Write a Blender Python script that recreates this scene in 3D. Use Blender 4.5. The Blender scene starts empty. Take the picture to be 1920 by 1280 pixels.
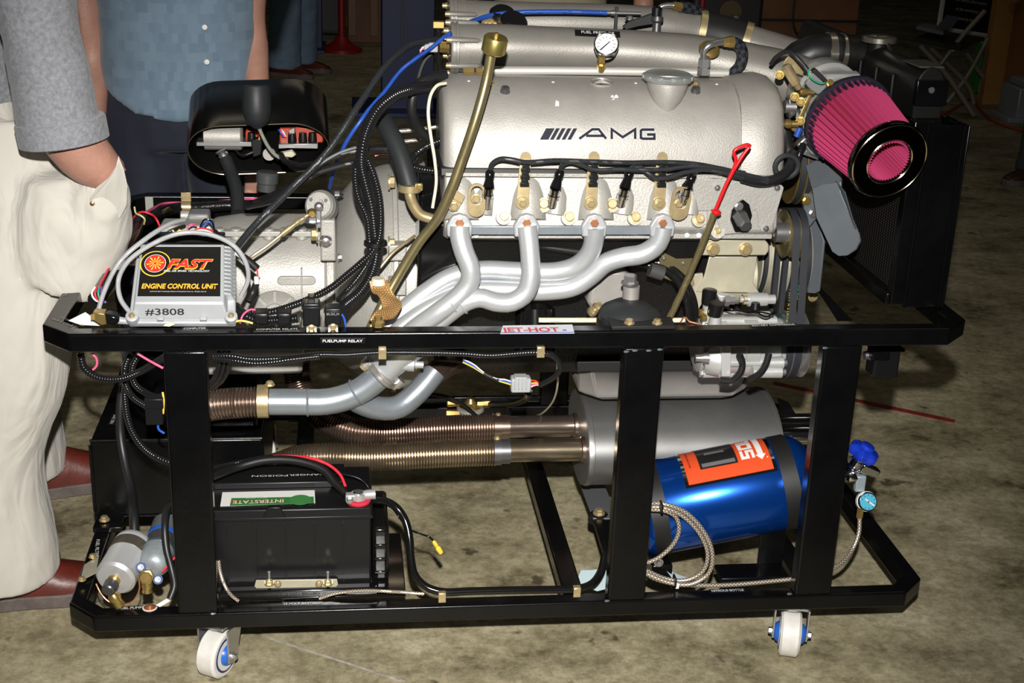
import bpy, bmesh, math, random
from mathutils import Vector, Matrix, noise
random.seed(7)
V = Vector
C = bpy.context.scene.collection
SC = bpy.context.scene
# ------------------------------------------------------------------ camera
CAM = V((0.28755, -1.95171, 1.3091)); FPX = 2559.9
DV = V((0.12015545, 0.93211127, -0.34165955)); RV = V((0.99272872, -0.11532111, 0.03450704)); UV_ = V((0.00723616, 0.34332145, 0.93919009))
cd = bpy.data.cameras.new('camera'); cam = bpy.data.objects.new('camera', cd); C.objects.link(cam)
cd.sensor_fit = 'HORIZONTAL'; cd.sensor_width = 36.0; cd.lens = FPX * 36.0 / 1920.0; cd.clip_start = 0.05; cd.clip_end = 60
Mx = Matrix(((RV.x, UV_.x, -DV.x), (RV.y, UV_.y, -DV.y), (RV.z, UV_.z, -DV.z))).to_4x4(); Mx.translation = CAM
cam.matrix_world = Mx
SC.camera = cam
# ------------------------------------------------------------------ world, light, exposure
W = bpy.data.worlds.new('hall'); SC.world = W; W.use_nodes = True
W.node_tree.nodes['Background'].inputs[0].default_value = (0.8, 0.85, 0.9, 1); W.node_tree.nodes['Background'].inputs[1].default_value = 0.012
SC.view_settings.view_transform = 'Standard'; SC.view_settings.look = 'None'; SC.view_settings.gamma = 1; SC.view_settings.use_curve_mapping = False
SC.view_settings.exposure = 0.0
fl = bpy.data.lights.new('camera_flash', 'SPOT'); fl.energy = 400; fl.spot_size = math.radians(62); fl.spot_blend = 1.0; fl.shadow_soft_size = 0.018; fl.color = (1.0, 0.97, 0.92)
flo = bpy.data.objects.new('camera_flash', fl); C.objects.link(flo); flo.location = (0.285, -1.95, 1.505)
flo.rotation_euler = (V((0.48, 0.2, 0.42)) - flo.location).to_track_quat('-Z', 'Y').to_euler()
for i, (x, y) in enumerate(((-1.5, 1.5), (3.0, 1.0), (0.5, 6.0))):
    l = bpy.data.lights.new('hall_light', 'AREA'); l.shape = 'RECTANGLE'; l.size = 2.4; l.size_y = 0.3; l.energy = 5; l.color = (1.0, 0.9, 0.66)
    o = bpy.data.objects.new('hall_light', l); C.objects.link(o); o.location = (x, y, 4.6)
# ------------------------------------------------------------------ sight lines (pixel -> point at a given distance or height)
def ray(x, y): return DV * FPX + RV * (x - 960) - UV_ * (y - 640)
def P(x, y, Y): v = ray(x, y); return CAM + v * ((Y - CAM.y) / v.y)
def F(x, y, z): v = ray(x, y); return CAM + v * ((z - CAM.z) / v.z)
def G(x, y, X): v = ray(x, y); return CAM + v * ((X - CAM.x) / v.x)
def pxm(p, n=1.0): return n * (p - CAM).dot(DV) / FPX
# ------------------------------------------------------------------ materials
MATS = {}
def mat(name, col, rough=.5, metal=0., spec=.5, noisy=0., nscale=8., bump=0., bscale=60., col2=None, coat=0., emit=None, sheen=0.):
    if name in MATS: return MATS[name]
    m = bpy.data.materials.new(name); m.use_nodes = True; nt = m.node_tree; b = nt.nodes['Principled BSDF']
    b.inputs['Base Color'].default_value = (*col, 1); b.inputs['Roughness'].default_value = rough; b.inputs['Metallic'].default_value = metal
    b.inputs['Specular IOR Level'].default_value = spec; b.inputs['Coat Weight'].default_value = coat; b.inputs['Sheen Weight'].default_value = sheen
    tc = nt.nodes.new('ShaderNodeTexCoord')
    if noisy or col2:
        n = nt.nodes.new('ShaderNodeTexNoise'); n.inputs['Scale'].default_value = nscale; n.inputs['Detail'].default_value = 6; n.inputs['Roughness'].default_value = .65
        nt.links.new(tc.outputs['Object'], n.inputs['Vector'])
        r = nt.nodes.new('ShaderNodeValToRGB'); c2 = col2 or tuple(c * (1 - noisy) for c in col)
        r.color_ramp.elements[0].position = .35; r.color_ramp.elements[0].color = (*c2, 1)
        r.color_ramp.elements[1].position = .65; r.color_ramp.elements[1].color = (*col, 1)
        nt.links.new(n.outputs['Fac'], r.inputs[0]); nt.links.new(r.outputs[0], b.inputs['Base Color'])
    if bump:
        n = nt.nodes.new('ShaderNodeTexNoise'); n.inputs['Scale'].default_value = bscale; n.inputs['Detail'].default_value = 4
        nt.links.new(tc.outputs['Object'], n.inputs['Vector'])
        bp = nt.nodes.new('ShaderNodeBump'); bp.inputs['Strength'].default_value = bump; bp.inputs['Distance'].default_value = .002
        nt.links.new(n.outputs['Fac'], bp.inputs['Height']); nt.links.new(bp.outputs[0], b.inputs['Normal'])
    if emit: b.inputs['Emission Color'].default_value = (*emit[0], 1); b.inputs['Emission Strength'].default_value = emit[1]
    MATS[name] = m; return m
cast = mat('cast_aluminium', (.42, .40, .37), .5, .35, noisy=.16, nscale=14, bump=.25, bscale=420)
cast2 = mat('raw_casting', (.45, .437, .405), .5, .35, noisy=.12, nscale=20, bump=.35, bscale=300)
plenum = mat('grey_painted_aluminium', (.27, .255, .23), .42, .35, noisy=.1, nscale=20, bump=.15, bscale=500)
panm = mat('sheet_alloy', (.38, .36, .34), .5, .4, noisy=.15, nscale=15)
jet = mat('ceramic_coated_steel', (.58, .60, .62), .40, .5, noisy=.12, nscale=9, bump=.08, bscale=200)
jet2 = mat('dull_coated_steel', (.36, .40, .44), .36, .6, noisy=.2, nscale=12)
chrome = mat('chrome', (.75, .75, .76), .12, 1.)
steel = mat('steel', (.55, .55, .56), .3, .9)
dsteel = mat('dark_steel', (.2, .2, .21), .35, .8)
brass = mat('brass', (.62, .44, .15), .3, .85, noisy=.2, nscale=60)
zinc = mat('yellow_zinc', (.68, .54, .30), .36, .7, noisy=.25, nscale=50)
zinc2 = mat('pale_zinc_plate', (.62, .58, .44), .45, .5, noisy=.2, nscale=14)
olive = mat('olive_zinc_tube', (.36, .30, .15), .33, .75, noisy=.25, nscale=25)
gold = mat('gold_anodised', (.55, .44, .14), .3, .85, noisy=.2, nscale=40)
copper = mat('copper', (.75, .34, .18), .35, .8)
blackp = mat('black_paint', (.004, .004, .0045), .22, 0, spec=.35, bump=.1, bscale=90, noisy=.5, nscale=10)
blackm = mat('matt_black', (.009, .009, .009), .55)
blackg = mat('gloss_black', (.006, .006, .006), .12, spec=.6)
rubber = mat('black_rubber', (.010, .010, .011), .42, spec=.5)
rubber2 = mat('grey_black_rubber', (.020, .022, .024), .5, spec=.4)
conduitm = mat('conduit_plastic', (.010, .010, .011), .2, spec=.6)
plast = mat('black_plastic', (.007, .007, .008), .34, spec=.4)
blockm = mat('engine_block_black', (.008, .008, .008), .4, bump=.6, bscale=260)
white = mat('white_paint', (.8, .8, .78), .5)
whitet = mat('white_lettering', (.75, .75, .75), .6)
red = mat('red_plastic', (.62, .01, .015), .3)
redw = mat('red_wire', (.75, .03, .05), .4)
pinkw = mat('pink_wire', (.8, .12, .25), .4)
bluew = mat('blue_wire', (.02, .10, .5), .4)
bluec = mat('blue_cable', (.015, .07, .36), .35)
yelw = mat('yellow_plastic', (.8, .55, .05), .4)
greyc = mat('grey_cable', (.36, .37, .38), .45)
greenw = mat('green_wire', (.02, .35, .2), .4)
purplew = mat('purple_wire', (.2, .06, .4), .4)
cream = mat('cream_plastic', (.72, .66, .5), .5)
ecug = mat('grey_cast_housing', (.47, .49, .51), .42, .25, noisy=.06, nscale=30)
def wave_mat(name, c1, c2, scale, rough=.4, metal=.6, bump=.6):
    m = mat(name, c1, rough, metal); nt = m.node_tree; b = nt.nodes['Principled BSDF']
    tc = nt.nodes.new('ShaderNodeTexCoord'); ch = nt.nodes.new('ShaderNodeTexChecker'); ch.inputs['Scale'].default_value = scale
    ch.inputs['Color1'].default_value = (*c1, 1); ch.inputs['Color2'].default_value = (*c2, 1)
    nt.links.new(tc.outputs['UV'], ch.inputs['Vector']); nt.links.new(ch.outputs['Color'], b.inputs['Base Color'])
    bp = nt.nodes.new('ShaderNodeBump'); bp.inputs['Strength'].default_value = bump; bp.inputs['Distance'].default_value = .0006
    nt.links.new(ch.outputs['Fac'], bp.inputs['Height']); nt.links.new(bp.outputs[0], b.inputs['Normal'])
    return m
braid = wave_mat('steel_braid', (.72, .62, .5), (.2, .17, .13), 1.0)
nylon = wave_mat('black_nylon_braid', (.03, .035, .045), (.008, .008, .01), 1.0, .5, 0.)
goldbraid = wave_mat('copper_braid', (.75, .48, .2), (.3, .16, .06), 1.0)
heat = mat('heat_tinted_steel', (.40, .30, .24), .26, .9, col2=(.16, .10, .08), nscale=7)
heat2 = mat('straw_steel', (.46, .38, .27), .25, .9, col2=(.25, .19, .13), nscale=7)
# ------------------------------------------------------------------ things and parts
ORG = {}
def props(o, label=None, cat=None, group=None, kind=None):
    if label: o['label'] = label
    if cat: o['category'] = cat
    if group: o['group'] = group
    if kind: o['kind'] = kind
    return o
def thing(name, label, cat, loc=(0, 0, 0), group=None):
    o = bpy.data.objects.new(name, None); o.empty_display_size = .03; C.objects.link(o); o.location = loc; ORG[o.name] = V(loc)
    return props(o, label, cat, group)
class MB:
    def __init__(s): s.v = []; s.f = []; s.uv = {}; s.mi = []; s.cur = 0
    def add(s, vs, fs):
        n = len(s.v); s.v += [V(a) for a in vs]
        for f in fs: s.f.append(tuple(i + n for i in f)); s.mi.append(s.cur)
        return n
    def box(s, c, size, ax=None):
        c = V(c); X, Y, Z = ax if ax else (V((1, 0, 0)), V((0, 1, 0)), V((0, 0, 1)))
        a, b, d = [q / 2 for q in size]
        vs = [c + X * (i * a) + Y * (j * b) + Z * (k * d) for i in (-1, 1) for j in (-1, 1) for k in (-1, 1)]
        s.add(vs, [(0, 1, 3, 2), (4, 6, 7, 5), (0, 4, 5, 1), (2, 3, 7, 6), (0, 2, 6, 4), (1, 5, 7, 3)]); return s
    def hexa(s, a, b):   # two quads (4 points each), joined
        s.add(list(a) + list(b), [(3, 2, 1, 0), (4, 5, 6, 7), (0, 1, 5, 4), (1, 2, 6, 5), (2, 3, 7, 6), (3, 0, 4, 7)]); return s
    def prism(s, pts, d):   # pts 3-D outline extruded by vector d
        n = len(pts); d = V(d)
        s.add([V(p) for p in pts] + [V(p) + d for p in pts], [tuple(range(n - 1, -1, -1)), tuple(range(n, 2 * n))] + [(i, (i + 1) % n, n + (i + 1) % n, n + i) for i in range(n)]); return s
    def loft(s, rings, cap=True, closed=True):
        m = len(rings[0]); n0 = len(s.v); vs = [p for r in rings for p in r]; fs = []
        for i in range(len(rings) - 1):
            for j in range(m if closed else m - 1):
                a = i * m + j; b = i * m + (j + 1) % m; fs.append((a, b, b + m, a + m))
        if cap: fs.append(tuple(range(m - 1, -1, -1))); fs.append(tuple(range((len(rings) - 1) * m, len(rings) * m)))
        s.add(vs, fs); return s
    def lathe(s, p0, ax, prof, seg=24, sx=1., up=None):
        p0 = V(p0); ax = V(ax).normalized(); u, w = perp(ax, up)
        rings = []
        for t, r in prof: rings.append([p0 + ax * t + (u * math.cos(a) * sx + w * math.sin(a)) * max(r, 1e-5) for a in [2 * math.pi * k / seg for k in range(seg)]])
        return s.loft(rings)
    def cyl(s, a, b, r, r2=None, seg=20):
        a = V(a); b = V(b); L = (b - a).length; return s.lathe(a, b - a, [(0, r), (L, r2 if r2 else r)], seg)
    def ball(s, c, r, seg=12):
        return s.lathe(V(c) - V((0, 0, r)), (0, 0, 1), [(r - r * math.cos(math.pi * k / 8), r * math.sin(math.pi * k / 8)) for k in range(9)], seg)
    def tube(s, path, r, seg=12, corr=0., pitch=.004, caps=True, flat=None, rad=None):
        pts = path; n = len(pts); us = []; acc = 0
        t0 = (pts[1] - pts[0]).normalized(); u, w = perp(t0)
        rings = []; uvr = []
        for i, p in enumerate(pts):
            t = (pts[min(i + 1, n - 1)] - pts[max(i - 1, 0)]).normalized()
            u = (u - t * u.dot(t)).normalized(); w = t.cross(u)
            if i: acc += (p - pts[i - 1]).length
            rr = r * (rad(i / (n - 1)) if rad else 1)
            if corr: rr = rr * (1 + corr * (1 if (i % 3) else -1.6))
            rings.append([p + (u * math.cos(a) + w * math.sin(a)) * rr for a in [2 * math.pi * k / seg for k in range(seg)]])
            uvr.append(acc)
        n0 = len(s.f); s.loft(rings, caps)
        for i in range(n - 1):
            for j in range(seg):
                s.uv[n0 + i * seg + j] = [(j / seg * 8, uvr[i] / (r * .8)), ((j + 1) / seg * 8, uvr[i] / (r * .8)), ((j + 1) / seg * 8, uvr[i + 1] / (r * .8)), (j / seg * 8, uvr[i + 1] / (r * .8))]
        return s
    def build(s, name, m, parent=None, bevel=0., seg=2, smooth=35, label=None, mods=None, kind=None):
        lo = V([min(p[i] for p in s.v) for i in range(3)]); hi = V([max(p[i] for p in s.v) for i in range(3)]); c = (lo + hi) / 2
        if parent is None: c.z = lo.z
        me = bpy.data.meshes.new(name); me.from_pydata([p - c for p in s.v], [], s.f)
        for q in (m if isinstance(m, (list, tuple)) else [m]): me.materials.append(q)
        if isinstance(m, (list, tuple)): me.polygons.foreach_set('material_index', s.mi)
        if s.uv:
            ul = me.uv_layers.new(name='UVMap')
            for fi, q in s.uv.items():
                for k, li in enumerate(me.polygons[fi].loop_indices): ul.data[li].uv = q[k]
        me.polygons.foreach_set('use_smooth', [True] * len(me.polygons))
        if not getattr(s, 'keep', 0):
            bm = bmesh.new(); bm.from_mesh(me); bmesh.ops.recalc_face_normals(bm, faces=bm.faces); bm.to_mesh(me); bm.free()
        me.set_sharp_from_angle(angle=math.radians(smooth)); me.update()
        o = bpy.data.objects.new(name, me); C.objects.link(o)
        ORG[o.name] = c
        if parent is not None: o.parent = parent; o.location = c - ORG[parent.name]
        else: o.location = c
        if bevel:
            b = o.modifiers.new('bevel', 'BEVEL'); b.width = bevel; b.segments = seg; b.limit_method = 'ANGLE'; b.angle_limit = math.radians(35); b.harden_normals = False
        if label: o['label'] = label
        if kind: o['kind'] = kind
        return o
def perp(t, up=None):
    t = V(t).normalized(); h = V(up) if up else (V((0, 0, 1)) if abs(t.z) < .9 else V((0, 1, 0)))
    u = t.cross(h).normalized(); w = u.cross(t).normalized(); return u, w
def smooth_path(pts, step=.004, count=None):
    pts = [V(p) for p in pts]; out = []
    if len(pts) == 2: dense = [pts[0].lerp(pts[1], k / 20) for k in range(21)]
    else:
        q = [pts[0] * 2 - pts[1]] + pts + [pts[-1] * 2 - pts[-2]]; dense = []
        for i in range(1, len(q) - 2):
            p0, p1, p2, p3 = q[i - 1:i + 3]; K = 16
            d1 = max((p1 - p0).length, 1e-6) ** .5; d2 = max((p2 - p1).length, 1e-6) ** .5; d3 = max((p3 - p2).length, 1e-6) ** .5
            for k in range(K):
                t = d1 + d2 * k / K
                A1 = p0 * ((d1 - t) / d1) + p1 * (t / d1); A2 = p1 * ((d1 + d2 - t) / d2) + p2 * ((t - d1) / d2); A3 = p2 * ((d1 + d2 + d3 - t) / d3) + p3 * ((t - d1 - d2) / d3)
                B1 = A1 * ((d1 + d2 - t) / (d1 + d2)) + A2 * (t / (d1 + d2)); B2 = A2 * ((d1 + d2 + d3 - t) / (d2 + d3)) + A3 * ((t - d1) / (d2 + d3))
                dense.append(B1 * ((d1 + d2 - t) / d2) + B2 * ((t - d1) / d2))
        dense.append(pts[-1])
    L = [0]
    for a, b in zip(dense, dense[1:]): L.append(L[-1] + (b - a).length)
    n = count or max(4, int(L[-1] / step)); j = 0
    for k in range(n + 1):
        s = L[-1] * k / n
        while j < len(L) - 2 and L[j + 1] < s: j += 1
        d = L[j + 1] - L[j]; out.append(dense[j].lerp(dense[j + 1], (s - L[j]) / d if d > 1e-9 else 0))
    return out
def W3(pts): return [P(*p) if len(p) == 3 and not isinstance(p, Vector) else p for p in pts]
def hose(name, pts, rpx, m, parent=None, corr=0., pitch=.0055, seg=None, label=None, cat=None, group=None, step=None, rad=None, caps=True):
    """pts: (pixel x, pixel y, depth Y) or Vectors; rpx radius in photo pixels at the middle of the run"""
    w = W3(pts); r = pxm(w[len(w) // 2], rpx)
    path = smooth_path(w, step or (pitch / 3 if corr else max(.004, r * .6)))
    o = MB().tube(path, r, seg or (14 if r > .006 else 9), corr, caps=caps, rad=rad).build(name, m, parent, label=label if parent else None, smooth=60 if corr else 40)
    if parent is None: props(o, label, cat or 'hose', group)
    return o
def box(name, c, size, m, parent, bevel=.002, ax=None, label=None): return MB().box(c, size, ax).build(name, m, parent, bevel, label=label)
def cyl(name, a, b, r, m, parent, bevel=0., r2=None, seg=24, label=None): return MB().cyl(a, b, r, r2, seg).build(name, m, parent, bevel, label=label)
def lathe(name, p0, ax, prof, m, parent, seg=28, bevel=0., label=None, sx=1., up=None): return MB().lathe(p0, ax, prof, seg, sx, up).build(name, m, parent, bevel, label=label)
BOLT = {}
def bolt(p, ax, r, m, parent, kind='hex', name='bolt', n=1.0):
    """hex bolt with washer; shares its mesh between alike bolts"""
    key = (kind, m.name)
    if key not in BOLT:
        b = MB(); z = V((0, 0, 1))
        if kind == 'hex':
            b.lathe((0, 0, 0), z, [(0, 1.35), (.25, 1.35)], 16); b.lathe((0, 0, .25), z, [(0, 1.), (.75, 1.), (.9, .85)], 6)
        elif kind == 'socket':
            b.lathe((0, 0, 0), z, [(0, 1.3), (.2, 1.3)], 16); b.lathe((0, 0, .2), z, [(0, .95), (1.2, .95), (1.3, .85), (1.3, .5), (.9, .5)], 16)
        else:
            b.lathe((0, 0, 0), z, [(0, 1.), (.4, .95), (.75, .6), (.85, .1)], 14)
        o = b.build('bolt', m, None, .0, smooth=30); BOLT[key] = o.data; bpy.data.objects.remove(o)
    me = BOLT[key]; o = bpy.data.objects.new(name, me); C.objects.link(o)
    o.parent = parent; p = V(p); ax = V(ax).normalized(); o.scale = (r, r, r * n)
    o.rotation_euler = ax.to_track_quat('Z', 'Y').to_euler(); o.location = p + ax * (r * .5 * 0) - ORG[parent.name]; return o
FRONT = V((0, -1, 0)); UP = V((0, 0, 1)); RIGHT = V((1, 0, 0))
def text(s, origin, xd, yd, height, m, parent, width=None, depth=.0004, bold=0., shear=0., name='lettering', align='LEFT', label=None):
    """letters as flat meshes on a surface: origin = left end of the base line"""
    cu = bpy.data.curves.new('lettering', 'FONT'); cu.body = s; cu.size = 1; cu.extrude = 0; cu.offset = bold; cu.shear = shear; cu.resolution_u = 3
    t = bpy.data.objects.new('t', cu); C.objects.link(t); dg = bpy.context.evaluated_depsgraph_get(); me = bpy.data.meshes.new_from_object(t.evaluated_get(dg)); bpy.data.objects.remove(t)
    xs = [v.co.x for v in me.vertices]; ys = [v.co.y for v in me.vertices]
    x0, x1 = min(xs), max(xs); cap = .70
    sy = height / cap; sx = (width / (x1 - x0)) if width else sy
    xd = V(xd).normalized(); yd = V(yd).normalized(); yd = (yd - xd * yd.dot(xd)).normalized(); nd = xd.cross(yd)
    origin = V(origin); b = MB(); b.keep = 1
    b.add([origin + xd * ((v.co.x - x0) * sx) + yd * (v.co.y * sy) + nd * depth for v in me.vertices], [tuple(p.vertices) for p in me.polygons])
    bpy.data.meshes.remove(me)
    return b.build(name, m, parent, label=label, smooth=180)
def quad(name, a, b, c, d, m, parent, t=.0006, label=None):
    """thin plate through four corners"""
    a, b, c, d = map(V, (a, b, c, d)); n = (b - a).cross(d - a).normalized() * t
    return MB().hexa([a, b, c, d], [a + n, b + n, c + n, d + n]).build(name, m, parent, label=label)
def struct(o): o['kind'] = 'structure'; return o
# ================================================================== setting
fm = mat('concrete_floor', (.30, .25, .18), .5, 0, spec=.35, bump=.15, bscale=60)
nt = fm.node_tree; bs = nt.nodes['Principled BSDF']; tc = nt.nodes.new('ShaderNodeTexCoord')
def nz(scale, det, rough, vec=None):
    n = nt.nodes.new('ShaderNodeTexNoise'); n.inputs['Scale'].default_value = scale; n.inputs['Detail'].default_value = det; n.inputs['Roughness'].default_value = rough
    nt.links.new(vec or tc.outputs['Object'], n.inputs['Vector']); return n
def ramp(src, stops):
    r = nt.nodes.new('ShaderNodeValToRGB'); e = r.color_ramp.elements
    e[0].position, e[0].color = stops[0][0], (*stops[0][1], 1); e[1].position, e[1].color = stops[-1][0], (*stops[-1][1], 1)
    for p, c in stops[1:-1]: q = e.new(p); q.color = (*c, 1)
    nt.links.new(src, r.inputs[0]); return r
mp = nt.nodes.new('ShaderNodeMapping'); mp.inputs['Scale'].default_value = (1, 1.25, 1); mp.inputs['Rotation'].default_value = (0, 0, .3); nt.links.new(tc.outputs['Object'], mp.inputs['Vector'])
r1 = ramp(nz(4.2, 14, .74, mp.outputs[0]).outputs['Fac'], [(.35, (.14, .115, .065)), (.44, (.34, .30, .19)), (.53, (.47, .415, .27)), (.67, (.68, .62, .44))])
r2 = ramp(nz(55, 10, .8).outputs['Fac'], [(.40, (.52, .50, .45)), (.60, (1, 1, 1))])
mx = nt.nodes.new('ShaderNodeMix'); mx.data_type = 'RGBA'; mx.blend_type = 'MULTIPLY'; mx.inputs[0].default_value = .85
nt.links.new(r1.outputs[0], mx.inputs[6]); nt.links.new(r2.outputs[0], mx.inputs[7])
r3 = ramp(nz(15, 3, .5).outputs['Fac'], [(.27, (.14, .12, .1)), (.33, (1, 1, 1))])
mx2 = nt.nodes.new('ShaderNodeMix'); mx2.data_type = 'RGBA'; mx2.blend_type = 'MULTIPLY'; mx2.inputs[0].default_value = .8
nt.links.new(mx.outputs[2], mx2.inputs[6]); nt.links.new(r3.outputs[0], mx2.inputs[7]); nt.links.new(mx2.outputs[2], bs.inputs['Base Color'])
struct(MB().box((1, 5, -.05), (16, 18, .1)).build('floor', fm))
nb = mat('dark_hall_wall', (.018, .03, .022), .8, noisy=.5, nscale=2)
struct(MB().box((1, 12.1, 2.4), (16, .2, 4.8)).build('wall_back', nb))
struct(MB().box((-7.1, 5, 2.4), (.2, 14, 4.8)).build('wall_left', nb))
struct(MB().box((9.1, 5, 2.4), (.2, 14, 4.8)).build('wall_right', nb))
# red tape line and pale scuff on the floor
a, b_ = F(1450, 718, 0), F(1790, 790, 0); dd = (b_ - a).normalized(); nn = V((-dd.y, dd.x, 0)) * .011
tl = MB().hexa([a - nn, b_ - nn, b_ + nn, a + nn], [q + V((0, 0, .0012)) for q in (a - nn, b_ - nn, b_ + nn, a + nn)]).build('floor_tape', mat('red_floor_tape', (.30, .03, .02), .6, noisy=.5, nscale=30))
props(tl, 'worn red tape line stuck on the concrete floor right of the cart', 'tape')
a, b_ = F(505, 1196, 0), F(760, 1278, 0); dd = (b_ - a).normalized(); nn = V((-dd.y, dd.x, 0)) * .002
tl = MB().hexa([a - nn, b_ - nn, b_ + nn, a + nn], [q + V((0, 0, .0008)) for q in (a - nn, b_ - nn, b_ + nn, a + nn)]).build('chalk_line', mat('chalk', (.5, .47, .42), .8, noisy=.5, nscale=60))
props(tl, 'thin pale chalk line on the floor in front of the cart', 'line')

# ================================================================== engine stand
XL, XR, XLB, XRB, D, ZT, ZB, H = -.166, 1.288, -.1622, 1.2802, .8682, .6098, .1319, .0286
ST = thing('engine_stand', 'black painted steel tube display cart carrying the engine, on white castors', 'engine stand', (.56, .43, 0))
def ringrail(name, xl, xr, z, w=.029, ch=.046, lab=None):
    def loop(o, c): return [(xl + c + 0, o), (xr - c, o), (xr - o, c), (xr - o, D - c), (xr - c, D - o), (xl + c, D - o), (xl + o, D - c), (xl + o, c)]
    out = loop(0, ch); inn = loop(w, ch + w * .41); inn = [(x, y) for x, y in inn]
    b = MB()
    vs = [V((x, y, z - H)) for x, y in out] + [V((x, y, z)) for x, y in out] + [V((x, y, z)) for x, y in inn] + [V((x, y, z - H)) for x, y in inn]
    fs = []
    for i in range(8):
        j = (i + 1) % 8
        for k in range(4): fs.append((k * 8 + i, k * 8 + j, ((k + 1) % 4) * 8 + j, ((k + 1) % 4) * 8 + i))
    b.add(vs, fs); return b.build(name, blackp, ST, .0035, 3, label=lab)
ringrail('upper_rail', XL, XR, ZT); ringrail('lower_rail', XLB, XRB, ZB)
PX = (.0153, .7155, 1.0372); PW = .0633
for y0 in (0, D - .0286):
    for x in PX: MB().box((x + PW / 2, y0 + .0143, (ZB + ZT - H) / 2), (PW, .0286, ZT - H - ZB + .001)).build('post', blackp, ST, .004, 3)
# weld beads at the joints
wm = mat('bright_weld', (.4, .45, .5), .3, .8)
for x in PX:
    for z, n in ((ZT - H, 6), (ZB, 5)):
        b = MB()
        for k in range(14): b.ball((x + PW * (k + .5) / 14, -.0006, z + random.uniform(-.0006, .0006)), .0022 * random.uniform(.5, 1), 6)
        b.build('weld_bead', blackp, ST)
for px_, py_ in ((1174, 659), (1138, 1126), (1237, 655), (1216, 657), (1190, 657), (1547, 652), (1480, 1113), (399, 1150)):
    p = P(px_, py_, -.003); MB().lathe(p - V((.004, 0, 0)), RIGHT, [(0, .0005), (.002, .0022), (.006, .0018), (.009, .0004)], 8).build('weld_spot', wm, ST)
# cross members of the lower frame
for x in (.20, .664, 1.075): MB().box((x, D / 2, ZB - .0143), (.035, D - .058, .026)).build('cross_member', blackp, ST, .003)
gp = mat('dark_grey_plate', (.07, .07, .075), .4, .3)
mq = [F(x, y, ZB + .012) for x, y in ((1076, 880), (1112, 975), (1160, 975), (1120, 880))]; MB().hexa(mq, [q + V((0, 0, .004)) for q in mq]).build('muffler_bracket', mat('grey_steel_plate', (.16, .17, .18), .4, .4), ST, .001)
mq = [F(x, y, ZB + .004) for x, y in ((1110, 975), (1150, 1108), (1178, 1108), (1150, 975))]; MB().hexa(mq, [q + V((0, 0, .010)) for q in mq]).build('muffler_bracket', blackp, ST, .001)
p = F(1123, 960, ZB + .02); MB().lathe(p - V((0, 0, .018)), UP, [(0, .02), (.012, .02), (.014, .017)], 20).build('rubber_bush', rubber, ST); bolt(p + V((0, 0, -.003)), UP, .0085, zinc, ST)
# nitrous bottle cradle uprights
a = F(1445, 1085, ZB); MB().box((a.x + .01, .10, ZB + .06), (.045, .004, .12)).build('cradle_upright', blackp, ST, .001); MB().box((a.x - .03, .075, ZB + .004), (.12, .05, .008)).build('cradle_foot', blackp, ST, .002)
a = P(1235, 1060, .08); MB().box((a.x + .002, .085, ZB + .016), (.036, .05, .03)).build('cradle_foot', blackp, ST, .003); bolt(P(1235, 1054, .055), FRONT, .006, steel, ST)
# mid rear bar and mounts
# engine mount on the front upper rail
MB().prism([V((q.x, q.y, ZT)) for q in (F(1139, 601, ZT), F(1147, 619, ZT), F(1266, 617, ZT), F(1258, 600, ZT))], (0, 0, .006)).build('mount_plate', blackm, ST, .001)
for x in (1180, 1232): bolt(F(x, 606, ZT + .006), UP, .0062, zinc, ST)
MC = P(1180, 588, .075)
MB().lathe(MC - V((0, 0, .012)), UP, [(0, .048), (.012, .05), (.022, .044), (.032, .026), (.034, .012)], 36).build('rubber_mount', rubber2, ST)
MB().lathe(MC - V((0, 0, .034)), UP, [(0, .052), (.022, .052)], 36).build('mount_cup', blackm, ST)
# battery earth and label tapes
tapem = mat('black_label_tape', (.008, .008, .008), .25)
def tape(s, x0, y0, x1, y1, z=None, Y=None, hpx=8, up=None, parent=None, bg=True):
    pr = parent or ST
    A, B = (F(x0, y0, z), F(x1, y1, z)) if z is not None else (P(x0, y0, Y), P(x1, y1, Y))
    xd = (B - A).normalized(); yd = V((-xd.y, xd.x, 0)) if z is not None else V((-xd.z, 0, xd.x)); nd = xd.cross(yd)
    h = hpx; L = (B - A).length; e = .0035
    if bg:
        q = [A - xd * e - yd * h * .45, B + xd * e - yd * h * .45, B + xd * e + yd * h * 1.45, A - xd * e + yd * h * 1.45]
        t = quad('label_tape', *q, tapem, pr, .0005)
    text(s, A + nd * .0006, xd, yd, h, whitet, pr, L, .0003, .01)
tape('COMPUTER', 344, 618.5, 386, 617.5, z=ZT, hpx=.0075)
tape('COMPUTER RELAYS', 480, 620, 558, 619, z=ZT, hpx=.0075)
tape('FUELPUMP RELAY', 605, 641, 680, 641, Y=0, hpx=.0042)
tape('ROTARY COMPRESSOR', 1412, 612.5, 1492, 610, z=ZT, hpx=.0065)
tape('12 VOLT BATTERY', 532, 1134, 600, 1133, z=ZB, hpx=.0065)
tape('FUEL PUMP', 222, 1143, 266, 1141, z=ZB, hpx=.0065)
tape('NITROUS BOTTLE', 1335, 1110, 1395, 1108, z=ZB, hpx=.0065)
for s, (x0, y0), (x1, y1) in (('TRANSMISSION', (125, 556), (149, 526)),):
    A, B = F(x0, y0, ZT), F(x1, y1, ZT); xd = (B - A).normalized(); text(s, A + UP * .0004, xd, V((-xd.y, xd.x, 0)), .006, mat('dim_lettering', (.3, .3, .3), .6), ST, (B - A).length)
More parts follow.
